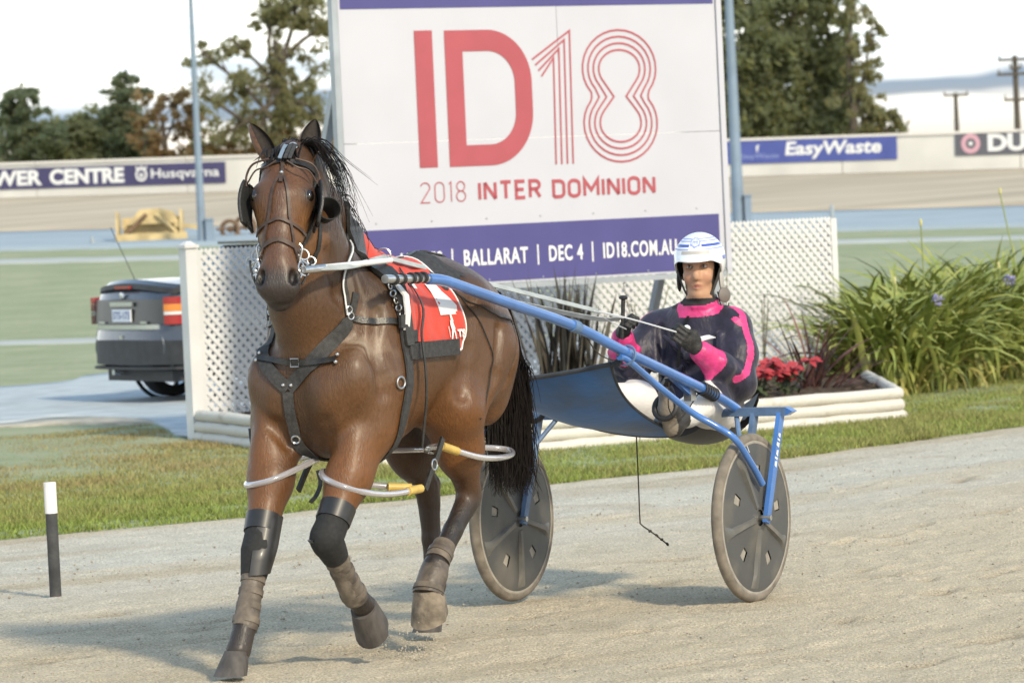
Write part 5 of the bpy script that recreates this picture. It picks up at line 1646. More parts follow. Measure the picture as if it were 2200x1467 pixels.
def bay(v):
    """coat colour of a bay: red-brown body, black points, dark muzzle"""
    n = len(v)
    x, y, z = v[:, 0], v[:, 1], v[:, 2]
    base = np.tile(V([.092, .043, .017]), (n, 1))
    dark = V([.038, .021, .014]); blk = V([.014, .011, .010]); warm = V([.165, .062, .014])
    def mixin(c, w):
        nonlocal base
        base = base * (1 - w[:, None]) + c * w[:, None]
    sm = lambda a, b, t: np.clip((t - a) / (b - a), 0, 1) ** 2 * (3 - 2 * np.clip((t - a) / (b - a), 0, 1))
    nzv = vnoise(x * 6 + y * 3, z * 6 + y * 2, 3) - .5
    nz2 = vnoise(x * 23 + y * 17, z * 23 - y * 11, 4) - .5
    mixin(dark, .55 * sm(1.30, 1.5, z + nzv * .15) * (x < 2.75))
    mixin(warm, .7 * sm(1.12, .8, z + nzv * .2) * sm(.45, .7, z))
    mixin(warm, .55 * sm(.1, .26, np.abs(y)) * sm(1.45, 1.2, x + nzv * .1))
    # head
    h = v - POLL
    ha, hs, hn = h @ HA, h @ HS, h @ HN
    head = sm(.0, .08, ha) * sm(-.23, -.12, hn) * (np.abs(hs) < .16) * (z > 1.3) * (x > 2.55)
    mixin(V([.105, .047, .022]), head * .9)
    mixin(V([.155, .073, .028]), head * sm(.03, .08, np.abs(hs)) * sm(.1, .2, ha) * sm(.5, .4, ha) * .7)
    mixin(V([.075, .036, .022]), head * sm(.05, .0, np.abs(hs)) * sm(.05, .2, ha) * .55)
    mixin(V([.030, .024, .022]), head * sm(.455, .545, ha + nzv * .04) * .95)
    mixin(V([.03, .02, .016]), head * np.exp(-(((ha - .195) / .045) ** 2 + ((np.abs(hs) - .105) / .04) ** 2)) * .8)
    for s_ in (-1, 1):
        mixin(V([.006, .005, .005]), head * np.exp(-(((ha - .524) / .034) ** 4 + ((hs - s_ * .062) / .022) ** 4 + ((hn - .035) / .035) ** 4)) * .97)
        mixin(V([.02, .013, .010]), head * np.exp(-(((ha - .192) / .034) ** 2 + ((hs - s_ * .102) / .032) ** 2 + ((hn - .03) / .04) ** 2)) * .95)
    # points of the legs; far hind leg and inner forelegs darker
    front = x > 2.2
    top = np.where(front, .56, .72)
    wdt = np.where(front, .10, .20)
    lg = 1 - np.clip((z + nzv * .06 - (top - wdt)) / wdt, 0, 1)
    mixin(blk * 1.6, lg ** .8)
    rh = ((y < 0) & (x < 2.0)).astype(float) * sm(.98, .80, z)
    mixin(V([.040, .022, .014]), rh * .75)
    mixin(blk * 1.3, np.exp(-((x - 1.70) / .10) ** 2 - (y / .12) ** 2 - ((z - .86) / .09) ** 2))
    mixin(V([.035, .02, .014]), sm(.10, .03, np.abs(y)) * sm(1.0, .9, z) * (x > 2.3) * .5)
    # darker chest centre and neck base, then dried sweat and dust
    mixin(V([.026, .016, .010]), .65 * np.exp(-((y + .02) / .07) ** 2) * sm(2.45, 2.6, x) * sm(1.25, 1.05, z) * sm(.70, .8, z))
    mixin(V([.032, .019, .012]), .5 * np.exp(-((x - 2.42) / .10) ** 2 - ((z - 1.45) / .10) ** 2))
    sweat_sheen = np.clip(vnoise(x * 60 + y * 30, z * 9, 14) - .45, 0, 1) * 1.6  # sweat streaks; the pale shoulder sheen is painted in with them
    mixin(V([.36, .30, .23]), np.clip(sweat_sheen * np.exp(-((x - 2.50) / .055) ** 2 - ((z - 1.20) / .13) ** 2) * sm(.08, .16, y), 0, .55))
    mixin(V([.24, .20, .16]), np.clip(sweat_sheen * .8 * np.exp(-((x - 2.50) / .07) ** 2 - ((z - 1.45) / .12) ** 2) * sm(.06, .14, y), 0, .4))
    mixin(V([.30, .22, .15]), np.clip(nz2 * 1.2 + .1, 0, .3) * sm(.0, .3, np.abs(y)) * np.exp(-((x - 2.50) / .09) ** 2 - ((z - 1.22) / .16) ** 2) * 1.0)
    mixin(V([.16, .125, .09]), sm(.30, .05, z) * .15)
    base *= (1 + nzv * .24 + nz2 * .04)[:, None]
    return np.clip(base, .004, 1)

mat('horse_coat', (.1, .05, .02), rough=.50, attr='Col', var=.10, vscale=90, bump=.16, bscale=18, spec=.36, coat=.22, coat_r=.33, rvar=.12, stretch=(1, 1, .45), detail=3)
MATS['horse_coat'].node_tree.nodes['Principled BSDF'].inputs['Roughness'].default_value = .5
def fine_hair(m, scale, strength, dist, stretch):
    nt = m.node_tree; b = nt.nodes['Principled BSDF']
    t = nt.nodes.new('ShaderNodeTexCoord'); mp_n = nt.nodes.new('ShaderNodeMapping'); mp_n.inputs['Scale'].default_value = stretch
    mp_n.inputs['Rotation'].default_value = (0, .5, 0)
    n = nt.nodes.new('ShaderNodeTexNoise'); n.inputs['Scale'].default_value = scale; n.inputs['Detail'].default_value = 3
    bp = nt.nodes.new('ShaderNodeBump'); bp.inputs['Strength'].default_value = strength; bp.inputs['Distance'].default_value = dist
    nt.links.new(t.outputs['Object'], mp_n.inputs['Vector']); nt.links.new(mp_n.outputs[0], n.inputs['Vector']); nt.links.new(n.outputs['Fac'], bp.inputs['Height'])
    old = b.inputs['Normal'].links[0].from_socket if b.inputs['Normal'].links else None
    if old: nt.links.new(old, bp.inputs['Normal'])
    nt.links.new(bp.outputs[0], b.inputs['Normal'])
fine_hair(MATS['horse_coat'], 160, .55, .006, (1, 1, .22))
mat('hoof_horn', (.075, .066, .060), rough=.7, var=.3, vscale=30, bump=.2, bscale=60, stretch=(1, 1, .3))
mat('horse_eye', (.010, .006, .004), rough=.06, coat=1.0, coat_r=.03)
mat('hair_black', (.012, .009, .008), rough=.5, var=.4, vscale=60, spec=.3)
mat('ear_coat', (.11, .05, .022), rough=.55, var=.3, vscale=80)
mat('ear_inner', (.022, .016, .012), rough=.8, var=.4, vscale=90)

hv, hq = build_horse_body()
HB = V([2.1, 0, 0])
horse = Thing('horse', 'dark bay trotter with black legs striding towards the camera in harness', 'horse', HB, RIG)
hme = mesh_np(hv - HB, hq, 'body')
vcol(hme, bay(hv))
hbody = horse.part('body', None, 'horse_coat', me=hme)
HBVH = BVHTree.FromPolygons([tuple(p) for p in hv.tolist()], hq.tolist())
def snap(p, off=.004):
    loc, n, i, d = HBVH.find_nearest(Vector(p))
    n = V(n); loc = V(loc)
    return loc + n * off, n

# hooves
def hoof(cr, dirn, toe, size=1.0):
    """crown centre, axis (down), toe direction"""
    m = MB(); d = nrm(dirn); t = V(toe, float); t = nrm(t - d * (t @ d)); s = np.cross(d, t)
    vs = []; n = 20
    for r, hgt, sh in ((.044, -.012, 0), (.047, 0, .002), (.056, .045, .016), (.062, .085, .03)):
        for k in range(n):
            a = 2 * math.pi * k / n
            rr = r * (1.08 if math.cos(a) > 0 else .92) * size
            hg = hgt - (.018 * (1 - math.cos(a)) / 2 if hgt > .01 else 0)
            vs.append(cr + d * hg * size + t * (math.cos(a) * rr + sh * size) + s * math.sin(a) * rr * .95)
    fs = [(i * n + k, i * n + (k + 1) % n, (i + 1) * n + (k + 1) % n, (i + 1) * n + k) for i in range(3) for k in range(n)]
    fs.append(tuple(3 * n + k for k in range(n)))
    fs.append(tuple(range(n - 1, -1, -1)))
    return m.add(vs, fs)
mat('hoof_dusty', (.20, .165, .125), rough=.9, var=.35, vscale=22, bump=.3, bscale=50)
for cr_, d_, t_, z_, m_h in ((V([2.975, -.12, .100]), (.18, 0, -1), (1, 0, .0), 1.05, 'hoof_horn'), (V([2.45, .13, .222]), (-.78, -.02, -.58), (.58, 0, -.8), 1.22, 'hoof_horn'),
                    (V([1.975, .138, .245]), (-.42, 0, -1), (1, 0, -.42), 1.30, 'hoof_dusty'), (V([1.49, -.135, .10]), (.2, 0, -1), (1, 0, 0), 1.0, 'hoof_horn')):
    horse.part('hoof', hoof(cr_, d_, t_, z_), m_h, angle=50)
# eyes
for s in (-1, 1):
    horse.part('eye', MB().ell(hd(.192, s * .100, .036), (.026, .024, .020), X=HA, Z=HS, nu=14, nv=10), 'horse_eye')
# ears: cupped leaf shapes
def ear(base, tip, open_dir, w):
    base, tip = V(base, float), V(tip, float); ax = nrm(tip - base); L = np.linalg.norm(tip - base)
    o = nrm(V(open_dir, float) - ax * (V(open_dir, float) @ ax)); sd = np.cross(ax, o)
    outer, inner = MB(), MB()
    rows, cols = 12, 13
    for mbd, off in ((outer, 0), (inner, .006)):
        vs = []
        for i in range(rows + 1):
            t = i / rows
            wd = w * (math.sin(math.pi * min(1, (t * .80 + .20))) ** .75) * (1.0 if t < .99 else .02) + .001
            dep = wd * .9
            for k in range(cols):
                a = math.radians(-118 + 236 * k / (cols - 1))
                r = 1 - off / max(wd, .008) * .6
                vs.append(base + ax * L * t - o * math.cos(a) * dep * r * .8 + sd * math.sin(a) * wd * r + o * dep * .35)
        fs = [(i * cols + k, i * cols + k + 1, (i + 1) * cols + k + 1, (i + 1) * cols + k) for i in range(rows) for k in range(cols - 1)]
        mbd.add(vs, fs if off == 0 else [f[::-1] for f in fs])
    return outer, inner
for b_, t_, o_ in ((hd(.015, -.068, -.035), hd(-.155, -.15, -.05), -HS * .55 * -1 + HF * .5), (hd(.015, .068, -.035), hd(-.175, .098, -.06), HF * .9 + HS * .15)):
    eo, ei = ear(b_, t_, o_, .042)
    e_ob = horse.part('ear', eo, 'ear_coat')
    horse.part('ear_lining', ei, 'ear_inner', parent=e_ob)

# mane, forelock, tail: many thin tapered locks
def strands(specs, seg=7, r0=.004, sides=4):
    """specs: list of control point lists -> one mesh of tapered strands"""
    m = MB()
    for pts in specs:
        c = bez(pts, seg)
        m.tube(c, [r0 * (1 - .85 * (i / seg) ** 1.5) for i in range(seg + 1)], sides, caps=False)
    return m
hr_ = random.Random(5)
# mane falls on the horse's left with loose strands blown clear
sp = []
crest = bez([(2.70, .045, 2.005), (2.60, .03, 1.965), (2.46, .02, 1.85), (2.30, .01, 1.70), (2.16, 0, 1.565)], 40)
for i in range(480):
    c = crest[min(40, 3 + int(hr_.random() * 38))] + V([hr_.gauss(0, .012), hr_.gauss(0, .012), hr_.gauss(0, .004)])
    L = hr_.uniform(.08, .20)
    sd = 1 if hr_.random() < .12 else -1
    out = hr_.uniform(.05, .085)
    p1 = c + V([-.03, sd * out * .55, .012])
    p2 = c + V([-.05 + hr_.gauss(0, .02), sd * out, -L * .45])
    p3 = c + V([-.06 + hr_.gauss(0, .03), sd * out * 1.05, -L])
    sp.append([c, p1, p2, p3])
for i in range(52):
    c = crest[hr_.randint(3, 12)] + V([0, .03, -.01])
    out = hr_.uniform(.08, .17)
    L = hr_.uniform(.12, .36)
    p1 = c + V([.0, out * .55, hr_.uniform(.005, .03)])
    p2 = c + V([-.05, out * .95, -L * .4])
    p3 = c + V([-.08 + hr_.gauss(0, .04), out + hr_.gauss(0, .03), -L])
    sp.append([c, p1, p2, p3])
horse.part('mane', strands(sp, 8, .0019), 'hair_black', kind='stuff')
sp = []
for i in range(60):
    c = hd(-.01 + hr_.gauss(0, .01), hr_.gauss(0, .03), -.0 + hr_.gauss(0, .01))
    k = hr_.gauss(0, .03)
    sp.append([c + HN * .02, c + HA * .05 + HN * .055 + HS * k * .5, c + HA * hr_.uniform(.06, .10) + HN * .05 + HS * k])
horse.part('forelock', strands(sp, 6, .004), 'hair_black', kind='stuff')
sp = []
for i in range(1500):
    a = hr_.uniform(0, 2 * math.pi); r = hr_.random() ** .5
    sx, sy = r * math.cos(a), r * math.sin(a)
    c = V([1.315 + sx * .03, sy * .03, 1.335 + hr_.gauss(0, .015)])
    Lz = hr_.uniform(.54, .78) if hr_.random() < .8 else hr_.uniform(.78, 1.0)
    bl = hr_.gauss(0, 1)
    p1 = c + V([-.13 + sx * .03, sy * .04 + .01, .0])
    p2 = V([1.10 + sx * .075, .03 + sy * .08, 1.10])
    p3 = V([1.12 + sx * .085 + bl * .012, .05 + sy * .10 + hr_.gauss(0, .014), Lz + .12])
    p4 = V([1.13 + sx * .07 + bl * .03, .06 + sy * .085 + hr_.gauss(0, .03), Lz])
    sp.append([c, p1, p2, p3, p4])
horse.part('tail', strands(sp, 9, .0034, 3), 'hair_black', kind='stuff')
# ------------------------------------------------------------------ harness on the horse
mat('leather_black', (.020, .019, .018), rough=.38, var=.35, vscale=40, bump=.12, bscale=120, spec=.5)
mat('webbing', (.035, .034, .034), rough=.7, var=.3, vscale=60, bump=.2, bscale=200)
mat('leather_brown', (.060, .036, .026), rough=.5, var=.3, vscale=40)
mat('cloth_red', (.56, .045, .020), rough=.7, var=.22, vscale=9, bump=.35, bscale=11, sheen=.2, col2=(.40, .022, .012), lo=.5, hi=.85)
mat('cloth_white', (.74, .72, .70), rough=.7)
mat('tube_clear', (.42, .40, .42), rough=.22, coat=.8, coat_r=.1, trans=.35)
mat('yellow_pvc', (.58, .40, .10), rough=.45, var=.15, vscale=20)
mat('boot_neoprene', (.014, .014, .014), rough=.8, var=.3, vscale=60)
mat('boot_leather', (.020, .0195, .020), rough=.42, coat=.12, var=.2, vscale=20)
mat('boot_dusty', (.085, .068, .055), rough=.7, var=.35, vscale=22, col2=(.17, .14, .108), bump=.2)
mat('boot_brown', (.060, .047, .040), rough=.5, var=.3, vscale=22, col2=(.13, .105, .082), bump=.2)
mat('rein_grey', (.36, .38, .37), rough=.55, var=.15, vscale=14)
mat('rein_white', (.66, .67, .68), rough=.5)
mat('pole_white', (.70, .70, .69), rough=.3, coat=.5)
def ipath(pts, n):
    """resample polyline"""
    return bez(pts, n)
def surf_strap(mb, pts, w, th=.005, n=24, off=.003, closed=False):
    P, N = [], []
    for p in ipath(pts, n):
        q, nn = snap(p, off); P.append(q); N.append(nn)
    for _ in range(2):
        N = [nrm(N[max(i - 1, 0)] + N[i] + N[min(i + 1, len(N) - 1)]) for i in range(len(N))]
    return mb.ribbon(P, N, w, th)
def ray_in(x, a, off=.008, cz=1.17):
    """body surface at station x, angle a (0 = left side, 90 = back)"""
    d = V([0, math.cos(a), math.sin(a)])
    o = V([x, 0, cz]) + d * .9
    loc, n, i, dist = HBVH.ray_cast(Vector(o), Vector(-d))
    if loc is None: return V([x, 0, cz]) + d * .28, d
    n = V(n)
    return V(loc) + n * off, n

har = Thing('harness', 'black breast collar and girth harness with white metal fittings on the horse', 'harness', (2.4, 0, .9), RIG)
mirror = lambda L: [(x, -y, z) for x, y, z in L]
colL = [(2.50, .17, 1.42), (2.542, .168, 1.316), (2.596, .129, 1.25), (2.637, .079, 1.183), (2.645, -.003, 1.111), (2.648, -.045, 1.072)]
colR = [(2.648, -.045, 1.072), (2.646, -.101, 1.12), (2.612, -.170, 1.190), (2.56, -.20, 1.27), (2.50, -.20, 1.38)]
bc_ = har.part('breast_collar', surf_strap(MB(), colL, [.030] * 6 + [.058] * 13 + [.05] * 10, .008, 28), 'webbing', angle=60)
har.part('breast_collar', surf_strap(MB(), colR, .050, .008, 24), 'webbing', angle=60)
har.part('cross_strap', surf_strap(MB(), [(2.61, -.185, 1.179), (2.635, -.088, 1.176), (2.648, .023, 1.172), (2.632, .116, 1.166), (2.615, .158, 1.166)], .022, .006, 24, .012), 'leather_black', angle=60)
bk, bn = snap((2.647, 0.00, 1.173), .02)
har.part('buckle', MB().tube([bk + V([0, sy, sz]) for sy, sz in ((-.018, -.015), (.018, -.015), (.018, .015), (-.018, .015))], .0032, 6, closed=True), 'steel')
for p in ((2.60, -.19, 1.20), (2.60, -.19, 1.165), (2.61, .16, 1.185), (2.61, .16, 1.15), (2.648, -.062, 1.085), (2.648, -.03, 1.085)):
    q, nn = snap(p, .012); har.part('stud', MB().ell(q, .008, nu=8, nv=6), 'steel')
har.part('neck_strap', surf_strap(MB(), [(2.545, .175, 1.34), (2.553, .175, 1.405), (2.545, .167, 1.492), (2.40, .12, 1.62), (2.28, .03, 1.66), (2.30, -.10, 1.60), (2.42, -.18, 1.48), (2.52, -.20, 1.36)], .022, .005, 40, .003), 'webbing', angle=60)
har.part('neck_strap_edge', surf_strap(MB(), [(2.552, .172, 1.34), (2.562, .172, 1.405), (2.554, .164, 1.492), (2.41, .117, 1.62)], .006, .005, 24, .009), 'rein_white', angle=60)
har.part('martingale', surf_strap(MB(), [(2.648, -.047, 1.06), (2.634, -.05, .992), (2.613, -.05, .92), (2.595, -.045, .857), (2.52, -.03, .80), (2.40, -.01, .79)], .040, .008, 24, .003), 'webbing', angle=60)
q, nn = snap((2.60, -.05, .885), .016)
har.part('snap_hook', MB().ring(q, nn, .016, .0035, 16, 6), 'steel')
har.part('side_strap', surf_strap(MB(), [(2.54, .171, 1.334), (2.478, .216, 1.312), (2.392, .263, 1.305), (2.33, .28, 1.30)], .024, .006, 16, .006), 'leather_black', angle=60)
har.part('side_strap', surf_strap(MB(), mirror([(2.54, .19, 1.334), (2.478, .22, 1.312), (2.392, .263, 1.305), (2.33, .28, 1.30)]), .024, .006, 16, .006), 'leather_black', angle=60)
for p, a in (((2.545, .178, 1.36), (2.538, .185, 1.335)), ((2.538, .185, 1.335), (2.52, .198, 1.325))):
    q, nn = snap(p, .012); har.part('dee_ring', MB().ring(q, nn, .013, .003, 14, 6), 'steel')
# girth right round the body, and the saddle pad
def girth_pts(x_fn, a0, a1, n, off):
    P, N = [], []
    for i in range(n + 1):
        a = a0 + (a1 - a0) * i / n
        q, nn = ray_in(x_fn(a), a, off); P.append(q); N.append(nn)
    return P, N
gxf = lambda a: 2.335 + .07 * max(0, -math.sin(a))
P, N = girth_pts(gxf, math.radians(-88), math.radians(268), 72, .004)
har.part('girth', MB().ribbon(P, N, .055, .009), 'webbing', angle=60)
P, N = girth_pts(lambda a: 2.325, math.radians(8), math.radians(172), 40, .010)
sd_ = har.part('saddle', MB().ribbon(P, N, [.085 if 6 < i < 34 else .06 for i in range(41)], .016), 'leather_black', angle=60)
har.part('terret', MB().ring((2.14, .10, 1.555), (1, .3, 0), .026, .004, 18, 6), 'steel', parent=sd_)
har.part('terret', MB().ring((2.14, -.10, 1.555), (1, -.3, 0), .026, .004, 18, 6), 'steel', parent=sd_)
for s in (1, -1):
    har.part('shaft_tug', MB().ribbon([V([2.33, s * .262, 1.44]), V([2.335, s * .30, 1.40]), V([2.335, s * .305, 1.34]), V([2.34, s * .298, 1.27])], [(0, s, .2)] * 4, .034, .008), 'pole_white' if s > 0 else 'leather_black', angle=60)
    if s > 0: har.part('tug_buckle', MB().box((2.36, s * .302, 1.305), (.05, .012, .05)), 'leather_black', smooth=False)
    ch = MB()
    for k in range(6):
        ch.ring((2.40 - .012 * k, s * (.275 + .004 * k), 1.44 - .028 * k), (k % 2, 1 - k % 2, .2), .012, .003, 10, 5)
    har.part('tug_chain', ch, 'steel', kind='stuff')
    har.part('girth_buckle', MB().ring((2.42, s * .315, 1.075), (.2, 1, 0), .022, .004, 14, 6), 'steel')
    if s > 0: har.part('keeper', MB().box((2.30, s * .300, 1.245), (.075, .016, .045)), 'webbing', smooth=False)
# back strap to the tail
P, N = [], []
for x in np.linspace(2.28, 1.36, 30):
    q, nn = ray_in(x, math.radians(90), .004, 1.1); P.append(q); N.append(nn)
har.part('back_strap', MB().ribbon(P, N, .026, .006), 'leather_black', angle=60)
# dark sheet folded on the croup
P = MB(); vs = []
for i in range(13):
    for k in range(7):
        q, nn = ray_in(1.70 + .17 * i / 12, math.radians(58 + 34 * k / 6 + 3 * math.sin(i)), .009 + .003 * math.sin(i * 1.3 + k), 1.1); vs.append(q)
P.add(vs, [(i * 7 + k, i * 7 + k + 1, (i + 1) * 7 + k + 1, (i + 1) * 7 + k) for i in range(12) for k in range(6)])
har.part('croup_pad', P, 'webbing', angle=60)
# hopple hanger: thin strap from the back to the hopples on each side
for s in (1, -1):
    hs_ = [(2.06, s * .12, 1.50), (2.16, s * .27, 1.36), (2.235, s * .305, 1.25), (2.235, s * .315, 1.12), (2.23, s * .31, 1.0), (2.24, s * .30, .90), (2.245, s * .29, .815)]
    har.part('hopple_hanger', MB().ribbon(bez(hs_, 26), [(0, s, .15)] * 27, .013, .004), 'leather_black', angle=60)
# trailing cords on the flank
har.part('flank_cord', MB().tube([snap(p, .004)[0] for p in bez([(1.86, .13, 1.45), (1.78, .25, 1.36), (1.70, .28, 1.22), (1.66, .28, 1.08), (1.72, .27, .98), (1.80, .23, .92)], 30)], .0028, 5), 'cord_black')
har.part('flank_cord', MB().tube([snap(p, .004)[0] for p in bez([(1.90, .17, 1.43), (1.72, .25, 1.34), (1.55, .26, 1.27), (1.42, .24, 1.25)], 24)], .0028, 5), 'cord_black')

# ------------------------------------------------------------------ saddle cloth
cloth = Thing('saddle_cloth', 'red racing saddle cloth with a white number one on the horse back', 'saddle cloth', (2.06, 0, 1.5), RIG)
def z_to_a(x, z, s=1):
    lo, hi = math.radians(-20), math.radians(88)
    for _ in range(30):
        m = (lo + hi) / 2
        if ray_in(x, m, 0)[0][2] < z: lo = m
        else: hi = m
    return lo
def cloth_pt(x, z, off): 
    a = z_to_a(x, z)
    return ray_in(x, a, off)[0]
cm_ = MB(); vs = []
NI, NK = 26, 44
for i in range(NI + 1):
    t = i / NI
    for k in range(NK + 1):
        q = -1 + 2 * k / NK
        zb = interp(t, [(0, 1.225), (.55, 1.205), (.8, 1.17), (.92, 1.175), (1, 1.23)])
        xf, xb = 2.285, 1.835 - .0 + .0
        x = xf + (xb - xf) * t
        a_low = z_to_a(x, zb)
        a = math.radians(90) + (math.radians(90) - a_low) * (-q)
        p, nn = ray_in(x, a, .007 + .0025 * math.sin(x * 55 + a * 9) + .004 * max(0, math.sin(x * 16 - a * 7)))
        vs.append(p)
cm_.add(vs, [(i * (NK + 1) + k, i * (NK + 1) + k + 1, (i + 1) * (NK + 1) + k + 1, (i + 1) * (NK + 1) + k) for i in range(NI) for k in range(NK)])
cloth.part('cloth', cm_, 'cloth_red')
edge_ = [vs[NI * (NK + 1) + k] for k in range(NK + 1)]
cloth.part('piping', MB().tube(edge_, .0045, 6), 'cloth_white')
cloth.part('piping', MB().tube([vs[i * (NK + 1) + NK] for i in range(18, NI + 1)], .0055, 6), 'cloth_white')
cloth.part('piping', MB().tube([vs[k] for k in range(NK - 9, NK + 1)], .0055, 6), 'cloth_white')
def cloth_patch(poly, off=.013, sub=3):
    """polygon in (x, z) on the left side draped on the cloth"""
    import itertools
    bmx = bmesh.new()
    f = bmx.faces.new([bmx.verts.new((p[0], 0, p[1])) for p in poly])
    bmesh.ops.triangulate(bmx, faces=[f])
    bmesh.ops.subdivide_edges(bmx, edges=bmx.edges[:], cuts=sub, use_grid_fill=True)
    bmx.verts.index_update()
    v = [cloth_pt(q.co.x, q.co.z, off) for q in bmx.verts]
    fs = [tuple(q.index for q in g.verts) for g in bmx.faces]
    bmx.free()
    return MB().add(v, fs)
cloth.part('number', cloth_patch([(1.965, 1.425), (1.905, 1.425), (1.905, 1.395), (1.868, 1.340), (1.888, 1.308), (2.005, 1.308), (1.965, 1.355), (1.955, 1.395)]), 'cloth_white')
cloth.part('number', cloth_patch([(2.12, 1.462), (2.03, 1.462), (2.06, 1.41), (2.09, 1.415)]), 'cloth_white')
# small running-horse emblem and letters
em = MB()
for poly in ([(1.958, 1.270), (1.950, 1.288), (1.935, 1.282), (1.930, 1.255), (1.945, 1.240), (1.955, 1.250)], [(1.945, 1.286), (1.940, 1.312), (1.930, 1.312), (1.930, 1.280)], [(1.956, 1.25), (1.964, 1.215), (1.957, 1.215), (1.946, 1.243)], [(1.940, 1.243), (1.936, 1.213), (1.929, 1.213), (1.932, 1.250)], [(1.975, 1.265), (1.972, 1.225), (1.969, 1.225), (1.971, 1.265)]):
    v, f = cloth_patch(poly, .0135, 1).arrays(); em.add(v, f)
cloth.part('emblem', em, 'cloth_white', kind='stuff')
tv_, tf_ = text_geo('TS', .055, .030, bold=.06)
cloth.part('lettering', MB().add([cloth_pt(1.915 - p[0], 1.222 + p[1], .0135) for p in tv_], tf_), 'cloth_white')
# black number strap along its lower edge
P, N = [], []
for x in np.linspace(2.325, 1.925, 20):
    a = z_to_a(x, 1.187); q, nn = ray_in(x, a, .014); P.append(q); N.append(nn)
cloth.part('lower_strap', MB().ribbon(P, N, .062, .008), 'webbing', angle=60)

# ------------------------------------------------------------------ bridle
br_ = Thing('bridle', 'black blinkered bridle with silver bit rings on the horse head', 'bridle', POLL, RIG)
def hsurf(a, s, n=.3, off=.004):
    """head surface point reached from the front/side"""
    o = hd(a, s * 2.2 if abs(s) > .07 else s, n)
    return snap(hd(a, s, n if abs(s) < .07 else .02), off)
def head_strap(pts, w, m='leather_black', n=24, off=.005, th=.005, name='strap'):
    P, N = [], []
    for p in bez([hd(*p) for p in pts], n):
        q, nn = snap(p, off); P.append(q); N.append(nn)
    N = [nrm(N[max(i - 1, 0)] + N[i] + N[min(i + 1, n)]) for i in range(n + 1)]
    return br_.part(name, MB().ribbon(P, N, w, th), m, angle=60)
head_strap([(.06, -.10, -.06), (.055, -.06, .06), (.05, 0, .09), (.055, .06, .06), (.06, .10, -.06)], .020, name='browband')
head_strap([(.06, -.10, -.05), (.0, -.07, -.06), (-.04, 0, -.05), (.0, .07, -.06), (.06, .10, -.05)], .024, name='headpiece')
for s in (-1, 1):
    head_strap([(.05, s * .105, -.04), (.16, s * .12, -.045), (.28, s * .11, -.05), (.40, s * .08, -.045), (.46, s * .07, -.035)], .018, name='cheek_strap')
    head_strap([(.10, s * .004, .10), (.16, s * .02, .1), (.26, s * .04, .1), (.36, s * .052, .07), (.43, s * .06, .03), (.465, s * .066, -.01)], .010, 'leather_brown', name='face_strap')
    head_strap([(.17, s * .115, -.08), (.30, s * .10, -.14), (.36, s * .05, -.2)], .016, name='throat_strap')
    # curved wire from browband to blinker
    wv = MB().tube(bez([hd(.06, s * .05, .085), hd(.075, s * .11, .07), hd(.11, s * .135, .05), hd(.15, s * .137, .035)], 12), .0045, 6)
    wv.tube(bez([hd(.075, s * .02, .10), hd(.10, s * .06, .095), hd(.105, s * .10, .075), hd(.14, s * .130, .045)], 12), .0035, 6)
    br_.part('blinker_stay', wv, 'leather_brown')
    # blinker cup: curved plate standing off beside the eye
    bl = MB(); vs = []
    for i in range(9):
        for k in range(9):
            u, v_ = i / 8, k / 8
            rnd = .5 * (abs(2 * u - 1) ** 4) * .03
            aa = .135 + .165 * u
            nn_ = -.06 + .125 * v_ - (rnd if v_ > .5 else -rnd)
            ss = .112 + .028 * v_ ** 1.2 + .012 * math.sin(math.pi * u)
            vs.append(hd(aa, s * ss, nn_))
    fs = [(i * 9 + k, i * 9 + k + 1, (i + 1) * 9 + k + 1, (i + 1) * 9 + k) for i in range(8) for k in range(8)]
    no = len(vs)
    vs2 = [p + HS * s * .008 for p in vs]
    rim_ = [k for k in range(9)] + [i * 9 + 8 for i in range(1, 9)] + [8 * 9 + k for k in range(7, -1, -1)] + [i * 9 for i in range(7, 0, -1)]
    fs2 = fs + [tuple(no + q for q in f[::-1]) for f in fs] + [(rim_[i], rim_[(i + 1) % len(rim_)], no + rim_[(i + 1) % len(rim_)], no + rim_[i]) for i in range(len(rim_))]
    bl.add(vs + vs2, fs2)
    b_o = br_.part('blinker', bl, 'boot_neoprene', angle=50)
    br_.part('blinker_edge', MB().tube([(V(vs[i]) + V(vs2[i])) / 2 for i in rim_], .0065, 6, closed=True), 'leather_black', parent=b_o)
    # bit rings, hooks and chains
    rg = hd(.470, s * .078, .0)
    br_.part('bit_ring', MB().ring(rg + HS * s * .012, nrm(HS * s + HN * .9), .027, .0042, 22, 6), 'steel')
    br_.part('bit_ring', MB().ring(hd(.415, s * .088, .005), nrm(HS * s * .6 + HN), .021, .0035, 20, 6), 'steel')
    br_.part('bit_ring', MB().ring(hd(.43, s * .115, -.02), nrm(HS * s * .5 + HN), .017, .0032, 18, 6), 'steel')
    ck = MB()
    for k in range(5):
        ck.ring(hd(.44 + .022 * k, s * (.076 + .006 * math.sin(k)), .012), nrm(V([k % 2, 1 - k % 2, .3])), .010, .0028, 10, 5)
    br_.part('curb_chain', ck, 'steel', kind='stuff')
    hk_ = MB().tube(bez([hd(.385, s * .075, .035), hd(.40, s * .085, .03), hd(.425, s * .08, .02), hd(.45, s * .075, .01)], 8), .004, 6)
    hk_.tube(bez([hd(.50, s * .07, .02), hd(.52, s * .078, .015), hd(.54, s * .07, .02)], 8), .0035, 6)
    br_.part('hook', hk_, 'steel', kind='stuff')
    br_.part('drop_strap', MB().tube(bez([hd(.43, s * .115, -.02), hd(.48, s * .105, -.01), hd(.53, s * .085, -.01)], 8), .005, 6), 'leather_black')
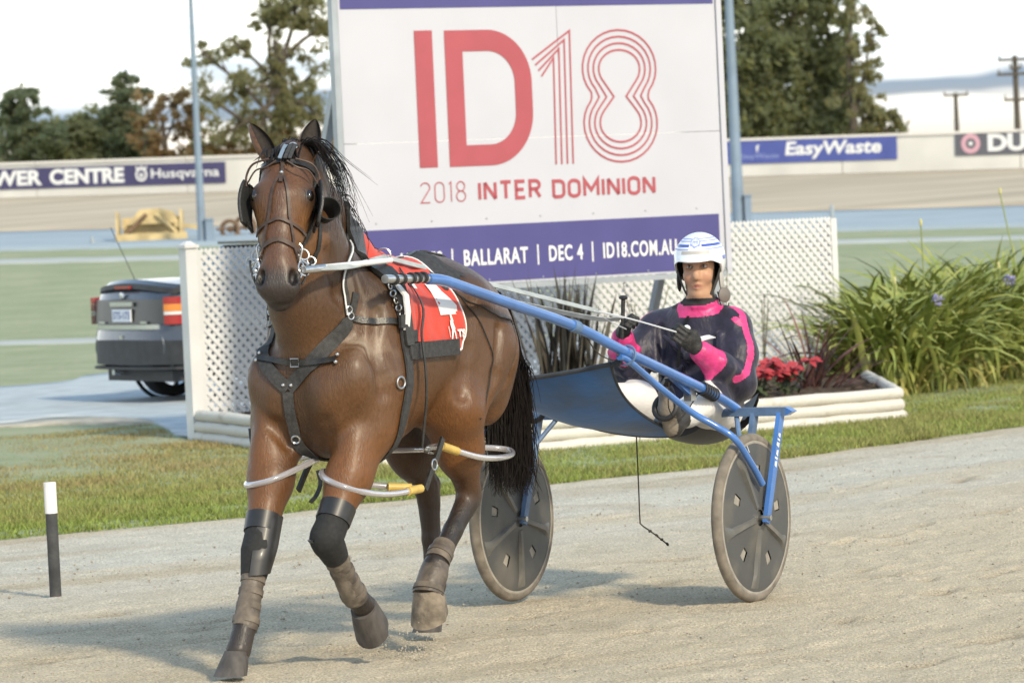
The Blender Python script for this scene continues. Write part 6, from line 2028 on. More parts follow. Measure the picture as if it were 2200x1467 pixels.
head_strap([(.335, -.06, .0), (.315, -.03, .1), (.308, 0, .1), (.315, .03, .1), (.335, .06, .0)], .012, 'leather_brown', name='noseband')
head_strap([(.42, -.075, -.02), (.40, -.05, .06), (.392, 0, .1), (.40, .05, .06), (.42, .075, -.02)], .016, 'leather_brown', name='noseband')
head_strap([(.05, 0, .1), (.10, 0, .1), (.16, 0, .1)], .014, 'leather_brown', name='face_strap')
q, nn = snap(hd(.105, 0, .1), .012)
br_.part('stud', MB().ell(q, .008, nu=8, nv=6), 'steel')
for k in (-.015, .005, .022):
    br_.part('crown_loop', MB().ribbon(bez([hd(.06, k + .005, .085), hd(.02, k + .012, .065), hd(-.02, k + .02, .035), hd(-.012, k + .022, .0)], 10), [HN] * 11, .014, .004), 'galv_blue' if k < 0 else 'webbing', angle=60)
br_.part('crown_ring', MB().ring(hd(-.018, .03, .03), HN, .014, .0035, 14, 6), 'steel')
br_.part('ear_cup', MB().lathe(V([2.64, .155, 1.725]), nrm([.5, .5, .35]), [(.0, -.05), (.02, -.045), (.035, .0), (.048, .045), (.044, .045), (.03, 0)], 20), 'boot_neoprene', label='black cup beside the neck')
# pole from bit to saddle
hp = Thing('head_pole', 'white head pole along the left side of the horse neck', 'pole', (2.6, .2, 1.53), RIG)
pa, pb_ = hd(.475, .10, .0), V([2.26, .20, 1.535])
hp.part('rod', MB().tube([pa, pa * .8 + pb_ * .2, pb_], [.0135, .0135, .011], 12), 'pole_white')
hp.part('ferrule', MB().tube([pa + (pa - pb_) * .03, pa, pa * .8 + pb_ * .2], [.012, .016, .016], 12), 'steel')

# ------------------------------------------------------------------ reins
rn = Thing('reins', 'pair of grey reins running from the bit back to the driver hands', 'reins', (1.2, .12, 1.4), RIG)
def rein(pts, w, m, up_=(0, .5, .85), n=40):
    rn.part('rein', MB().ribbon(bez(pts, n), [up_] * (n + 1), w, .004), m, angle=60)
rein([hd(.47, .085, .0), V([2.60, .21, 1.522]), V([2.14, .105, 1.545])], .026, 'rein_grey', (.1, .7, .7))
rein([V([2.14, .105, 1.545]), V([1.60, .115, 1.452]), V([1.0, .125, 1.352]), V([.45, .13, 1.262])], .026, 'rein_grey', (.1, .75, .65))
rein([V([.45, .13, 1.262]), V([.2, .06, 1.235]), V([-.07, -.03, 1.215])], .010, 'rein_white')
rein([V([.45, .13, 1.262]), V([.2, .16, 1.215]), V([-.03, .245, 1.15])], .008, 'rein_white')
rein([V([.50, .137, 1.265]), V([.3, .10, 1.215]), V([.02, .03, 1.17])], .008, 'rein_white')
rein([V([2.14, -.105, 1.545]), V([1.65, -.15, 1.47]), V([1.0, -.12, 1.36]), V([.2, -.05, 1.23]), V([-.07, -.04, 1.21])], .022, 'rein_grey', (.1, -.7, .7))
rein([hd(.47, -.085, .0), V([2.60, -.17, 1.53]), V([2.14, -.105, 1.545])], .022, 'rein_grey', (.1, -.7, .7))

# ------------------------------------------------------------------ hopples
hop = Thing('hopples', 'pale plastic tube hopples looped round the horse legs with yellow joints', 'hopples', (2.2, 0, .75), RIG)
def loop(pts, joints, m='tube_clear', r=.0125):
    c = bez(pts + [pts[0]], 60)
    lo_ = hop.part('loop', MB().tube(c[:-1], r, 10, closed=True), m)
    for a, b in joints:
        hop.part('joint_sleeve', MB().tube(bez([a, (V(a, float) + V(b, float)) / 2, b], 8), r * 1.35, 10), 'yellow_pvc', parent=lo_)
loop([(2.235, .27, .660), (2.42, .265, .655), (2.56, .245, .668), (2.665, .19, .700), (2.655, .10, .735), (2.56, .045, .752), (2.40, .06, .70), (2.27, .18, .668)], [((2.235, .272, .660), (2.33, .27, .657)), ((2.245, .235, .664), (2.31, .17, .672))])
loop([(2.05, .265, .81), (1.93, .262, .782), (1.75, .26, .745), (1.55, .24, .728), (1.36, .19, .728), (1.27, .12, .742), (1.35, .04, .757), (1.55, .02, .762), (1.80, .06, .775), (2.0, .18, .80)], [((2.05, .265, .81), (1.925, .262, .780))])
loop([(2.25, -.28, .78), (2.45, -.275, .745), (2.62, -.25, .722), (2.735, -.19, .715), (2.73, -.10, .730), (2.64, -.05, .760), (2.45, -.04, .80), (2.3, -.15, .80)], [])
loop([(2.02, -.27, .80), (1.80, -.27, .77), (1.58, -.25, .75), (1.40, -.19, .745), (1.36, -.10, .75), (1.45, -.03, .765), (1.70, -.03, .775), (1.95, -.10, .79)], [])
for s in (1, -1):
    hop.part('link_strap', MB().ribbon([(2.06, s * .272, .84), (2.10, s * .275, .79), (2.17, s * .278, .72), (2.225, s * .28, .655)], [(0, s, 0)] * 4, .026, .010), 'leather_black', angle=60)
    hop.part('link_buckle', MB().ring((2.15, s * .287, .745), (0, 1, 0), .020, .004, 14, 6), 'steel')
hop.part('loose_end', MB().ribbon(bez([(2.60, .04, .76), (2.60, .05, .71), (2.62, .04, .665), (2.65, .03, .64)], 8), [(1, 0, 0)] * 9, .016, .005), 'leather_black')
hop.part('leg_strap', MB().tube([snap(p, .006)[0] for p in bez([(2.56, -.26, .92), (2.60, -.25, .82), (2.64, -.23, .735)], 8)], .009, 6), 'leather_black')

# ------------------------------------------------------------------ boots
def sleeve(mb, pts, rs, flat=1.0):
    return mb.tube(bez(pts, (len(pts) - 1) * 5), list(np.interp(np.linspace(0, 1, (len(pts) - 1) * 5 + 1), np.linspace(0, 1, len(rs)), rs)), 18, caps=True)
def knee_boot(el, kn, ft, label, grp):
    up_ = nrm(el - kn); dn_ = nrm(ft - kn)
    t = Thing('knee_boot', label, 'horse boot', kn, RIG, group=grp)
    t.part('sleeve', sleeve(MB(), [kn + up_ * .105, kn + up_ * .05, kn, kn + dn_ * .05, kn + dn_ * .10], [.062, .063, .066, .058, .050]), 'boot_neoprene')
    t.part('guard', sleeve(MB(), [kn + up_ * .145, kn + up_ * .11, kn + up_ * .075], [.070, .069, .068]), 'boot_leather')
    # stiff plate on the inner / front side
    m = MB(); vs = []
    fwd = V([1., 0, 0]); inn = V([0, -np.sign(kn[1]), 0])
    for i in range(9):
        u = i / 8; c = (kn + up_ * .14) * (1 - u) + (kn + dn_ * .09) * u
        if u > .5: c = kn * (1 - (u - .62) / .38) + (kn + dn_ * .09) * ((u - .62) / .38) if u > .62 else c * .5 + kn * .5
        for k in range(7):
            a = math.radians(-75 + 150 * k / 6)
            R_ = .074 - .012 * max(0, u - .6) / .4
            vs.append(c + (inn * math.cos(a) * 1.0 + fwd * math.sin(a)) * R_)
    m.add(vs, [(i * 7 + k, i * 7 + k + 1, (i + 1) * 7 + k + 1, (i + 1) * 7 + k) for i in range(8) for k in range(6)])
    t.part('plate', m, 'boot_leather')
    t.part('strap_buckle', MB().ring(kn + up_ * .11 + V([-.06, np.sign(kn[1]) * .035, 0]), (0, 1, .2), .015, .004, 12, 6), 'steel')
def shin_boot(kn, ft, label, grp, dusty=False):
    d = nrm(ft - kn); L = np.linalg.norm(ft - kn)
    t = Thing('shin_boot', label, 'horse boot', ft, RIG, group=grp)
    back = V([d[2], 0, -d[0]]); back = back if back[0] < 0 else -back
    t.part('sleeve', sleeve(MB(), [kn + d * L * .30, kn + d * L * .5, kn + d * L * .75, ft, ft + d * .03], [.046, .043, .044, .050, .047]), 'boot_brown' if not dusty else 'boot_dusty')
    for u in (.40, .58, .78, .98):
        t.part('strap', MB().tube([kn + d * (L * u - .012), kn + d * (L * u + .012)], [.0475 if u < .9 else .0525] * 2, 18), 'boot_dusty')
    t.part('shin_plate', sleeve(MB(), [kn + d * L * .45 - back * .012, kn + d * L * .8 - back * .016, ft + d * .02 - back * .016], [.033, .038, .037]), 'boot_dusty')
RK, RFt, LK, LFt = V([2.79, -.125, .47]), V([2.905, -.12, .215]), V([2.725, .14, .51]), V([2.535, .132, .285])
knee_boot(V([2.53, -.16, .93]), RK, RFt, 'black knee boot on the straight planted foreleg', 'knee boots')
knee_boot(V([2.45, .165, .90]), LK, LFt, 'black knee boot on the lifted bent foreleg', 'knee boots')
shin_boot(RK, RFt, 'brown shin boot on the straight planted foreleg', 'shin boots')
shin_boot(LK, LFt, 'brown shin boot on the lifted bent foreleg', 'shin boots')
hb = Thing('hind_boot', 'dusty tan band above the fetlock of the lifted hind leg', 'horse boot', V([1.90, .138, .36]), RIG)
hft = V([1.925, .138, .335])
hb.part('sleeve', sleeve(MB(), [hft + V([-.085, .0, .075]), hft + V([-.05, 0, .044]), hft + V([-.02, 0, .015])], [.045, .049, .052]), 'boot_dusty')
hb.part('strap', MB().tube([hft + V([-.055, 0, .049]), hft + V([-.038, 0, .034])], .0525, 18), 'boot_brown')
pb2 = Thing('pastern_boot', 'scuffed brown boot over the pastern of the lifted hind leg', 'horse boot', V([1.96, .138, .28]), RIG)
pb2.part('sleeve', sleeve(MB(), [hft + V([-.012, 0, .006]), hft + V([.012, 0, -.03]), hft + V([.048, 0, -.075]), hft + V([.062, 0, -.105])], [.052, .058, .057, .062]), 'boot_brown')
pb2.part('coronet_wrap', sleeve(MB(), [hft + V([.050, 0, -.075]), hft + V([.060, 0, -.095])], [.060, .063]), 'boot_dusty')
# ------------------------------------------------------------------ the driver
DF = nrm([.955, .295, .03])                     # face direction
DS = nrm(np.cross([0, 0, 1.0], DF))             # her left
DU = np.cross(DF, DS)
HC = V([-.475, .150, 1.405])                    # head centre
def fc(f, s, u): return HC + DF * f + DS * s + DU * u
SHL, ELL, WRL, HAL = V([-.50, .300, 1.145]), V([-.40, .350, .915]), V([-.165, .295, 1.055]), V([-.055, .265, 1.130])
SHR, ELR, WRR, HAR = V([-.47, -.085, 1.150]), V([-.33, -.150, .945]), V([-.150, -.075, 1.125]), V([-.100, -.040, 1.195])
HIPL, KNL, ANL = V([-.44, .23, .790]), V([-.03, .335, .835]), V([.135, .315, .785])
HIPR, KNR, ANR = V([-.42, .03, .790]), V([-.02, -.10, .875]), V([.09, -.11, .83])
def build_driver():
    S = SDF((-.80, -.34, .62), (.36, .56, 1.56), .0056)
    # trunk in a loose padded jacket
    S.ell((-.510, .115, 1.06), (.140, .190, .165), k=.06)
    S.ell((-.485, .12, .93), (.150, .185, .165), k=.06)
    S.ell((-.44, .125, .82), (.165, .195, .11), k=.06)
    S.chain([(-.50, -.03, 1.165), (-.49, .115, 1.19), (-.51, .26, 1.165)], [.075, .085, .075], k=.05)
    for sh, el, wr in ((SHL, ELL, WRL), (SHR, ELR, WRR)):
        S.chain([sh, (sh + el) / 2 + V([0, .01 if el[1] > .1 else -.01, 0]), el], [.074, .076, .070], k=.045)
        S.chain([el, (el + wr) / 2, wr], [.068, .062, .050], k=.035)
        S.ell(el + V([-.02, 0, -.015]), (.068, .060, .064), k=.04)
        # folds: rolls of slack cloth round the bent elbow
        ax = nrm(wr - el)
        for q in (.22, .42, .64):
            c = el + (wr - el) * q; n = nrm(np.cross(ax, [0, 0, 1.]))
            S.chain([c + n * .062 + ax * .01, c + np.cross(ax, n) * .062, c - n * .062 + ax * .02], [.010, .012, .010], k=.03)
    for a_, b_, r_ in (((-.36, .02, 1.12), (-.33, .16, 1.02), .010), ((-.33, .20, 1.10), (-.31, .10, .96), .010), ((-.33, .02, .98), (-.30, .2, .90), .012), ((-.40, .27, 1.12), (-.36, .29, 1.0), .012), ((-.40, -.04, 1.10), (-.36, -.03, .98), .012)):
        S.chain([a_, b_], [r_, r_ * 1.3], k=.035)
    for a_, b_, r_ in (((-.335, .06, 1.05), (-.30, .22, .955), .006), ((-.35, .24, 1.16), (-.335, .22, 1.02), .007), ((-.41, -.02, 1.16), (-.37, .0, 1.03), .007)):
        S.chain([a_, b_], [r_, r_], k=.03, sub=True)
    # collar and gaiter
    S.cone((-.485, .14, 1.20), (-.470, .150, 1.265), .076, .070, k=.02)
    S.cone((-.478, .146, 1.26), (-.468, .150, 1.315), .056, .050, k=.006)
    for k_ in range(10):
        a0_, a1_ = 2 * math.pi * k_ / 10, 2 * math.pi * (k_ + 1) / 10
        zc_ = lambda a: 1.268 - .022 * math.cos(a - .3)
        S.cone((-.474 + .066 * math.cos(a0_), .149 + .064 * math.sin(a0_), zc_(a0_)), (-.474 + .066 * math.cos(a1_), .149 + .064 * math.sin(a1_), zc_(a1_)), .0135, .0135, k=.010)
    # head
    S.ell(fc(0, 0, .025), (.098, .074, .105), X=DF, Z=DU, k=.02)
    S.ell(fc(.034, 0, -.050), (.062, .050, .072), X=DF, Z=DU, k=.03)
    S.ell(fc(.064, 0, -.110), (.026, .022, .020), X=DF, Z=DU, k=.03)          # chin
    S.chain([fc(.090, 0, .012), fc(.104, 0, -.022), fc(.108, 0, -.036)], [.010, .012, .0125], k=.016)   # nose
    for s in (-1, 1):
        S.ell(fc(.094, s * .011, -.040), (.009, .009, .007), X=DF, Z=DU, k=.01)
        S.ell(fc(.066, s * .038, -.030), (.024, .024, .026), X=DF, Z=DU, k=.025)     # cheek
        S.ell(fc(.088, s * .032, .012), (.016, .019, .012), X=DF, Z=DU, k=.012, sub=True)   # eye socket
        S.chain([fc(.090, s * .014, .030), fc(.085, s * .045, .031)], [.008, .007], k=.014)  # brow
        S.chain([fc(-.03, s * .055, -.05), fc(.045, s * .022, -.105)], [.018, .016], k=.03)    # jaw
    S.chain([fc(.086, -.020, -.068), fc(.0945, 0, -.064), fc(.086, .020, -.068)], [.005, .0062, .005], k=.008)   # upper lip
    S.chain([fc(.086, -.016, -.079), fc(.092, 0, -.081), fc(.086, .016, -.079)], [.005, .0068, .005], k=.008)
    S.chain([fc(.095, -.017, -.0735), fc(.102, 0, -.0730), fc(.095, .017, -.0735)], [.0032, .0036, .0032], k=.004, sub=True)
    # legs and boots
    for hp, kn, an, s in ((HIPL, KNL, ANL, 1), (HIPR, KNR, ANR, -1)):
        S.chain([hp, (hp + kn) / 2 + V([0, 0, .01]), kn], [.105, .088, .066], k=.05)
        S.chain([kn, (kn + an) / 2, an], [.064, .058, .046], k=.03)
        heel, toe = an + V([.035, 0, -.03]), an + V([.105, s * .01, .125])
        S.chain([an, heel], [.042, .038], k=.025)
        S.chain([heel, (heel + toe) / 2 + V([.008, 0, 0]), toe], [.038, .043, .034], k=.025)
    v, q = S.mesh()
    return relax(v, q, 2), q
dv, dq_ = build_driver()
def seg_d(p, a, b):
    ab = b - a; t = np.clip(((p - a) @ ab) / max(ab @ ab, 1e-9), 0, 1)
    return np.linalg.norm(p - (a + t[:, None] * ab), axis=1), t
nV = len(dv)
lab = np.zeros(nV, int)                           # 0 jacket 1 trousers 2 boots 3 skin 4 gaiter
dl, tl = np.full(nV, 9.), np.zeros(nV)
leg_d = np.min([seg_d(dv, a, b)[0] - r for a, b, r in ((HIPL, KNL, .09), (KNL, ANL, .055), (HIPR, KNR, .09), (KNR, ANR, .055))], 0)
arm_d = np.min([seg_d(dv, a, b)[0] - r for a, b, r in ((SHL, ELL, .08), (ELL, WRL, .062), (SHR, ELR, .08), (ELR, WRR, .062))], 0)
lab[(leg_d < .035) & (leg_d < arm_d) & (dv[:, 2] < .985) & ((dv[:, 0] > -.20) | (dv[:, 2] < .80))] = 1
foot_d = np.min([np.minimum(seg_d(dv, a, a + V([.035, 0, -.03]))[0], seg_d(dv, a + V([.035, 0, -.03]), a + V([.105, 0, .125]))[0]) for a in (ANL, ANR)], 0)
lab[(foot_d < .060) & (dv[:, 0] > .10)] = 2
hz_ = (dv - HC) @ DU; hf_ = (dv - HC) @ DF; hs_d = (dv - HC) @ DS
lab[(dv[:, 2] > 1.24) & (np.abs(hs_d) < .13)] = 4
lab[(dv[:, 2] > 1.268 + .0) & (hz_ > -.125) & (np.abs(hs_d) < .1)] = 3
lab[(lab == 3) & (hf_ < -.01) & (hz_ < -.06)] = 4
col = np.zeros((nV, 3))
navy = V([.020, .018, .036]); pink = V([.62, .045, .20])
n1_ = vnoise(dv[:, 0] * 26 + dv[:, 1] * 9, dv[:, 2] * 26 + dv[:, 1] * 13, 51) - .5
n2_ = vnoise(dv[:, 0] * 9, dv[:, 2] * 9 + dv[:, 1] * 6, 52) - .5
col[:] = navy * (1 + .5 * n2_)[:, None]
# pink trim: cuffs, collar, stripe round the left sleeve
for el, wr in ((ELL, WRL), (ELR, WRR)):
    d, t = seg_d(dv, el, wr)
    col[(d < .085) & (t > .66) & (lab == 0)] = pink
rad_ = np.linalg.norm(dv[:, :2] - V([-.474, .149]), axis=1)
frt_ = np.clip((dv[:, 0] + .474) / .07, -1, 1)
colr = (dv[:, 2] > 1.222 - .022 * frt_) & (dv[:, 2] < 1.272 - .020 * frt_) & (rad_ < .105) & (rad_ > .050)
lab[colr] = 0
col[colr] = pink
def stripe(pts, w):
    pp = [dv[np.argmin(np.linalg.norm(dv - V(p, float), axis=1))] for p in bez(pts, 18)]
    d = np.min([seg_d(dv, a, b)[0] for a, b in zip(pp[:-1], pp[1:])], 0)
    col[(d < w) & (lab == 0)] = pink
stripe([(-.50, .28, 1.235), (-.48, .345, 1.215), (-.44, .395, 1.16), (-.415, .425, 1.08), (-.385, .43, 1.0), (-.335, .42, .945), (-.30, .39, .93)], .0165)
stripe([(-.415, .345, 1.195), (-.44, .39, 1.175)], .014)
stripe([(-.47, -.10, 1.23), (-.43, -.15, 1.18), (-.39, -.18, 1.10)], .018)
pinkm = (np.abs(col - pink).sum(1) < 1e-6) & (lab == 0)
col[lab == 1] = V([.70, .67, .64]) * (1 + .10 * n1_[lab == 1] + .08 * n2_[lab == 1])[:, None]
col[lab == 2] = V([.035, .032, .030])
sole = (lab == 2) & (np.min([seg_d(dv, a + V([.085, 0, -.03]), a + V([.155, 0, .125]))[0] for a in (ANL, ANR)], 0) < .045)
col[sole] = V([.25, .215, .175]) * (1 + .4 * n1_[sole])[:, None]
col[lab == 4] = V([.022, .021, .022])
skin = V([.46, .265, .165])
sk = lab == 3
col[sk] = skin * (1 + .07 * n1_[sk])[:, None]
def blot(c, f, s, u, rs, ru, k):
    w = k * np.exp(-((hs_d - s) / rs) ** 2 - ((hz_ - u) / ru) ** 2) * (hf_ > .03) * sk
    col[:] = col * (1 - w[:, None]) + V(c) * w[:, None]
for s in (-1, 1):
    blot((.52, .21, .14), 0, s * .042, -.035, .020, .018, .35)
    blot((.10, .055, .035), 0, s * .031, .034, .017, .0055, .9)      # eyebrow
    blot((.13, .065, .045), 0, s * .031, .015, .020, .012, .7)  # eye-socket shade painted into the skin colour
blot((.36, .10, .085), 0, 0, -.0735, .021, .009, .95)
blot((.06, .03, .03), 0, 0, -.0735, .014, .0022, .8)
hair = sk & ((hf_ < .035) | (hz_ > .055))
col[hair] = V([.025, .018, .014])
mat('satin', (.03, .03, .05), rough=.48, attr='Col', var=.25, vscale=30, bump=1.0, bscale=9, spec=.35, sheen=.15, stretch=(1, 1, .6))
mat('white_cotton', (.7, .7, .7), rough=.8, attr='Col', bump=.4, bscale=18)
mat('boot_rubber', (.03, .03, .03), rough=.5, attr='Col', bump=.2, bscale=60)
mat('skin', (.5, .3, .2), rough=.48, attr='Col', spec=.4, sss=.12)
mat('gaiter', (.02, .02, .02), rough=.85, attr='Col')
DB = V([-.45, .12, .66])
person = Thing('person', 'driver in navy and pink jacket, white trousers and striped helmet holding the reins', 'person', DB, RIG)
pme = mesh_np(dv - DB, dq_, 'body')
col[pinkm] = navy
vcol(pme, np.clip(col, .003, 1))
for k in ('satin', 'white_cotton', 'boot_rubber', 'skin', 'gaiter'):
    pme.materials.append(MATS[k])
fi_ = lab[dq_].max(1)
pf_ = (pinkm[dq_].sum(1) >= 2) & (fi_ == 0)
fi_[pf_] = 5
pme.materials.append(mat('satin_pink', (.60, .045, .19), rough=.42, var=.15, vscale=30, bump=.6, bscale=14, spec=.45))
pme.polygons.foreach_set('material_index', fi_.astype(np.int32))
person.part('body', None, None, me=pme)
# eyes
mat('eye_white', (.42, .38, .35), rough=.2); mat('iris', (.030, .018, .010), rough=.1, coat=1.0)
for s in (-1, 1):
    e = person.part('eye', MB().ell(fc(.0735, s * .0315, .0125), (.0115, .0135, .0085), X=DF, Z=DU, nu=14, nv=10), 'eye_white')
    look = nrm(DF + DS * -.12 + DU * .12)
    person.part('iris', MB().ell(fc(.0735, s * .0315, .0125) + look * .0062, (.0062, .0068, .0068), X=look, Z=DU, nu=10, nv=8), 'iris', parent=e)
# jacket front flap, zip and button
zp = MB().ribbon([V([-.385, .13, 1.205]), V([-.335, .115, 1.12]), V([-.315, .11, 1.03]), V([-.298, .11, .93])], [(1, -.1, .1)] * 4, .012, .004)
person.part('jacket_flap', zp, 'gaiter')
person.part('jacket_cuff_tab', MB().ribbon(bez([WRL + V([-.11, .0, .062]), WRL + V([-.05, .0, .060]), WRL + V([.01, -.01, .052])], 6), [(0, .35, 1)] * 7, .034, .004), 'rein_white')
person.part('thumb_tape', MB().ell(HAL + V([-.045, .0, .034]), (.022, .013, .013), X=(1, 0, .3), Z=(0, 0, 1), nu=12, nv=8), 'rein_white')

# gloved hands gripping the reins
mat('glove', (.018, .017, .016), rough=.6, var=.4, vscale=60, bump=.25, bscale=120)
def glove(wr, ha, palm_n, thumb_side, name_label, grip):
    """wr wrist, ha knuckle centre, palm_n palm normal, grip axis across the palm"""
    ax = nrm(ha - wr); g = nrm(V(grip, float) - ax * (V(grip, float) @ ax)); pn = np.cross(ax, g)
    if pn @ V(palm_n, float) < 0: pn = -pn
    L = np.linalg.norm(ha - wr)
    lo = np.minimum(wr, ha) - .10; hi = np.maximum(wr, ha) + .13
    S = SDF(lo, hi, .0042)
    S.cone(wr, wr + ax * .03, .036, .034, k=.02)
    S.ell(wr + ax * (L * .62), (.048, .040, .020), X=ax, Z=pn, k=.02)
    for i, (o, l1, l2, l3) in enumerate(((.030, .040, .026, .019), (.010, .044, .029, .020), (-.011, .041, .027, .019), (-.030, .033, .021, .016))):
        b = ha + g * o - ax * .008
        r = .0102 - .0006 * i
        p1 = b + (ax * .80 + pn * .60) * l1
        p2 = p1 + (-ax * .25 + pn * .97) * l2
        p3 = p2 + (-ax * .96 + pn * .0) * l3
        S.chain([b - ax * .012, b, p1, p2, p3], [r * 1.05, r * 1.12, r, r * .95, r * .82], k=.006)
    tb = wr + ax * (L * .42) + g * thumb_side * .032
    S.chain([tb, tb + ax * .026 + g * thumb_side * .016 + pn * .012, tb + ax * .058 + g * thumb_side * .004 + pn * .034], [.0155, .0130, .0100], k=.010)
    v, q = S.mesh(); v = relax(v, q, 1)
    return person.part('glove', None, 'glove', me=mesh_np(v - DB, q, 'glove'))
glove(WRL, HAL, (.2, -.6, .3), 1, '', (.25, .2, .95))
glove(WRR, HAR, (.2, .8, .1), 1, '', (.05, .35, .95))

# helmet
mat('helmet_white', (.74, .76, .79), rough=.22, coat=.8, coat_r=.06)
mat('helmet_blue', (.055, .10, .42), rough=.3, coat=.6)
mat('helmet_dark', (.045, .042, .040), rough=.8)
mat('helmet_trim', (.42, .40, .37), rough=.5)
mat('strap_grey', (.16, .14, .125), rough=.6)
mat('crest_blue', (.28, .34, .66), rough=.4)
hel = Thing('helmet', 'white racing helmet with blue stripes and crest on the driver', 'helmet', HC, RIG)
HT = nrm(DU + DF * .10)                           # helmet up axis, tipped a little
HFw = nrm(DF - HT * (DF @ HT)); HSd = np.cross(HT, HFw)
HO = HC + HT * .040 - HFw * .016
RF_, RS_, RU_ = .132, .114, .122
def hp_(az, el, k=1.0):
    """az from the front towards her left, el latitude"""
    return HO + (HFw * math.cos(az) * RF_ * math.cos(el) + HSd * math.sin(az) * RS_ * math.cos(el) + HT * RU_ * math.sin(el)) * k
def brim(az):
    """lower edge latitude: high over the face, low at the sides and back"""
    c = math.cos(az)
    return math.radians(np.interp(math.degrees(math.acos(max(-1, min(1, c)))), [0, 40, 62, 80, 105, 135, 180], [11, 10, -3, -36, -50, -42, -36]))
NAZ, NEL = 64, 22
def shell(k0, e0=None, e1=None):
    vs = []
    for i in range(NEL + 1):
        for j in range(NAZ):
            az = 2 * math.pi * j / NAZ
            lo = brim(az); el = lo + (math.pi / 2 - lo) * i / NEL
            vs.append(hp_(az, el, k0))
    return vs, [(i * NAZ + j, i * NAZ + (j + 1) % NAZ, (i + 1) * NAZ + (j + 1) % NAZ, (i + 1) * NAZ + j) for i in range(NEL) for j in range(NAZ)]
sv_, sf_ = shell(1.0)
hel.part('shell', MB().add(sv_, sf_), 'helmet_white')
sv2, sf2 = shell(.94)
hel.part('lining', MB().add(sv2, [f[::-1] for f in sf2]), 'helmet_dark')
hel.part('edge_trim', MB().tube([hp_(2 * math.pi * j / NAZ, brim(2 * math.pi * j / NAZ), .972) for j in range(NAZ)], .0052, 6, closed=True), 'helmet_trim')
def band(e0, e1, a0, a1, m, k=1.006, name='stripe'):
    vs = []; n = 30
    for i in range(n + 1):
        az = a0 + (a1 - a0) * i / n
        for e in (e0, (e0 + e1) / 2, e1):
            vs.append(hp_(az, math.radians(e), k))
    hel.part(name, MB().add(vs, [(i * 3 + q, (i + 1) * 3 + q, (i + 1) * 3 + q + 1, i * 3 + q + 1) for i in range(n) for q in (0, 1)]), m)
for s in (1, -1):
    band(33, 39, s * .30, s * 1.75, 'helmet_blue')
    band(26, 28.5, s * .30, s * 1.75, 'crest_blue')
    band(46, 48.5, s * .28, s * 1.75, 'crest_blue')
    band(53, 56, s * .22, s * 1.75, 'crest_blue')
    band(2, 10, s * 1.25, s * 1.7, 'helmet_blue')
# crest on the front
def hdisc(az0, el0, r, m, k, star=None, name='crest'):
    n = 28; vs = [hp_(az0, math.radians(el0), k)]
    for i in range(n):
        a = 2 * math.pi * i / n; rr2 = r * (1 if star is None or i % 4 < 2 else star)
        vs.append(hp_(az0 + rr2 * math.cos(a) * 1.15, math.radians(el0) + rr2 * math.sin(a), k))
    hel.part(name, MB().add(vs, [(0, 1 + i, 1 + (i + 1) % n) for i in range(n)]), m)
hdisc(0, 45, .26, 'crest_blue', 1.006, .86)
hdisc(0, 45, .18, 'helmet_white', 1.009)
for a0_, e0_, e1_ in ((-.13, 38, 52), (-.05, 36, 54), (.05, 36, 54), (.13, 38, 52)):
    band(e0_, e1_, a0_ - .016, a0_ + .016, 'crest_blue', 1.012, 'crest_bar')
band(43.5, 46.5, -.15, .15, 'crest_blue', 1.0125, 'crest_bar')
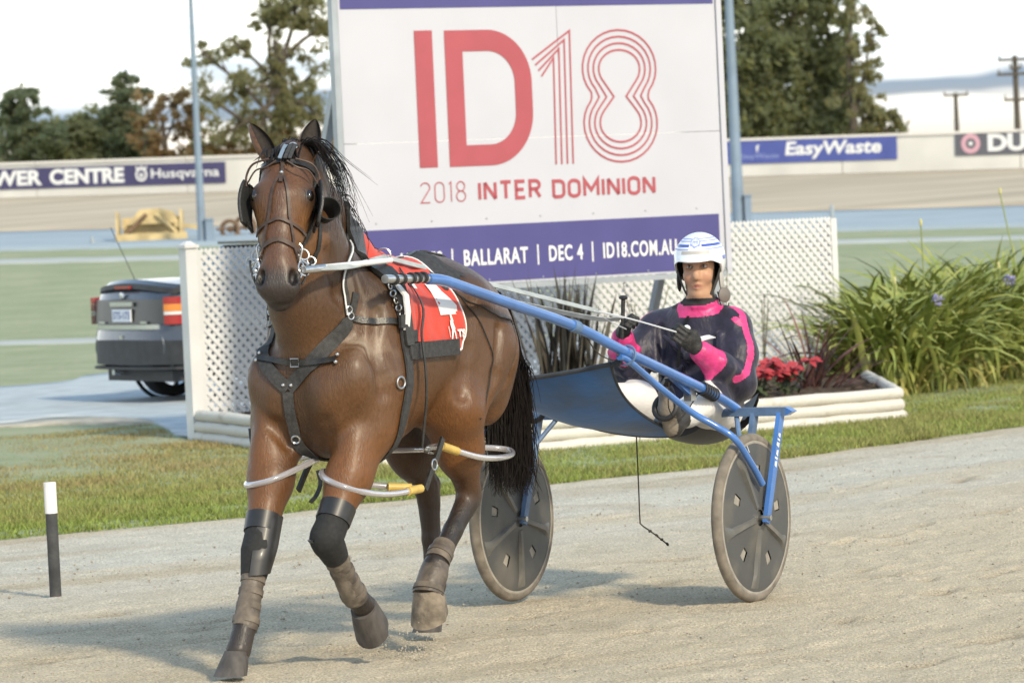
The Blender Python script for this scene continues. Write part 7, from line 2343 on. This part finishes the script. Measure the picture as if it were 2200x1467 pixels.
# peak
vs = []
for i in range(21):
    az = math.radians(-62 + 124 * i / 20)
    o = math.cos(az * 1.35)
    p0 = hp_(az, math.radians(15), 1.0)
    p1 = hp_(az, brim(az) - math.radians(1), 1.02) + HFw * .046 * max(0, o) - HT * .012 * max(0, o)
    vs += [p0, p0 * .5 + p1 * .5 + HT * .006, p1, p1 - HT * .004, hp_(az, brim(az), .97)]
hel.part('peak', MB().add(vs, [(i * 5 + k, (i + 1) * 5 + k, (i + 1) * 5 + k + 1, i * 5 + k + 1) for i in range(20) for k in range(4)]), 'helmet_white')
band(17, 24, -.62, .62, 'helmet_trim', 1.004, 'brow_print')
for s in (1, -1):
    ax_ = hp_(s * 1.45, math.radians(-30), .95)
    hel.part('ear_flap', MB().ell(ax_ - HT * .028 + HFw * .005, (.036, .010, .048), X=HFw, Z=HT, nu=14, nv=10), 'helmet_dark' if s < 0 else 'helmet_trim')
    hel.part('chin_strap', MB().ribbon(bez([hp_(s * 1.25, math.radians(-12), .93), fc(.035, s * .078, -.05), fc(.045, s * .05, -.11), fc(.05, s * .005, -.142)], 12), [nrm(DS * s + DF * .6)] * 13, .014, .003), 'helmet_dark', angle=60)
gg = hel.part('strap_disc', MB().lathe(fc(.0, .098, -.115), nrm(DS + DF * .8), [(0, .0), (.024, .0), (.032, .004), (.034, .012), (.026, .018), (0, .02)], 22), 'strap_grey', label='round grey strap fitting')
hel.part('disc_cord', MB().tube(bez([fc(.0, .075, -.10), fc(.01, .09, -.16), fc(-.02, .11, -.19), fc(-.05, .115, -.15)], 12), .003, 6), 'helmet_dark', parent=gg)

# whip
wp = Thing('whip', 'short black whip handle held upright in the driver far hand', 'whip', HAR, RIG)
w0, w1 = HAR + V([.03, .005, -.07]), HAR + V([.018, .012, .105])
wp.part('shaft', MB().tube([w0, (w0 + w1) / 2, w1], [.0075, .0085, .0095], 10), 'glove')
wp.part('knob', MB().lathe(w1, nrm(w1 - w0), [(.0095, -.006), (.0185, -.002), (.0195, .006), (.014, .012), (0, .014)], 16), 'boot_leather')
# ------------------------------------------------------------------ dirt kicked up by the lifted hind hoof
r_ = np.random.default_rng(77)
n_ = 260
cc = np.stack([2.06 + np.abs(r_.normal(0, .16, n_)) * -1 + .22, .14 + r_.normal(0, .07, n_), np.abs(r_.normal(0, .045, n_))], -1)
ss = r_.uniform(.0015, .0065, n_)
ob = V([(1, 0, 0), (-1, 0, 0), (0, 1, 0), (0, -1, 0), (0, 0, 1), (0, 0, -1)], float)
of = np.array([(0, 2, 4), (2, 1, 4), (1, 3, 4), (3, 0, 4), (2, 0, 5), (1, 2, 5), (3, 1, 5), (0, 3, 5)])
kv = (cc[:, None] + ob[None] * ss[:, None, None] * r_.uniform(.5, 1.3, (n_, 6, 1))).reshape(-1, 3)
kf = (of[None] + (np.arange(n_) * 6)[:, None, None]).reshape(-1, 3)
single('kicked_dirt', None, 'stones', 'spray of dirt clods under the lifted hind hoof', 'dirt', base=(2.1, .14, 0), frame=RIG, kind='stuff', me=mesh_np(kv - V([2.1, .14, 0]), kf, 'kicked_dirt', False))
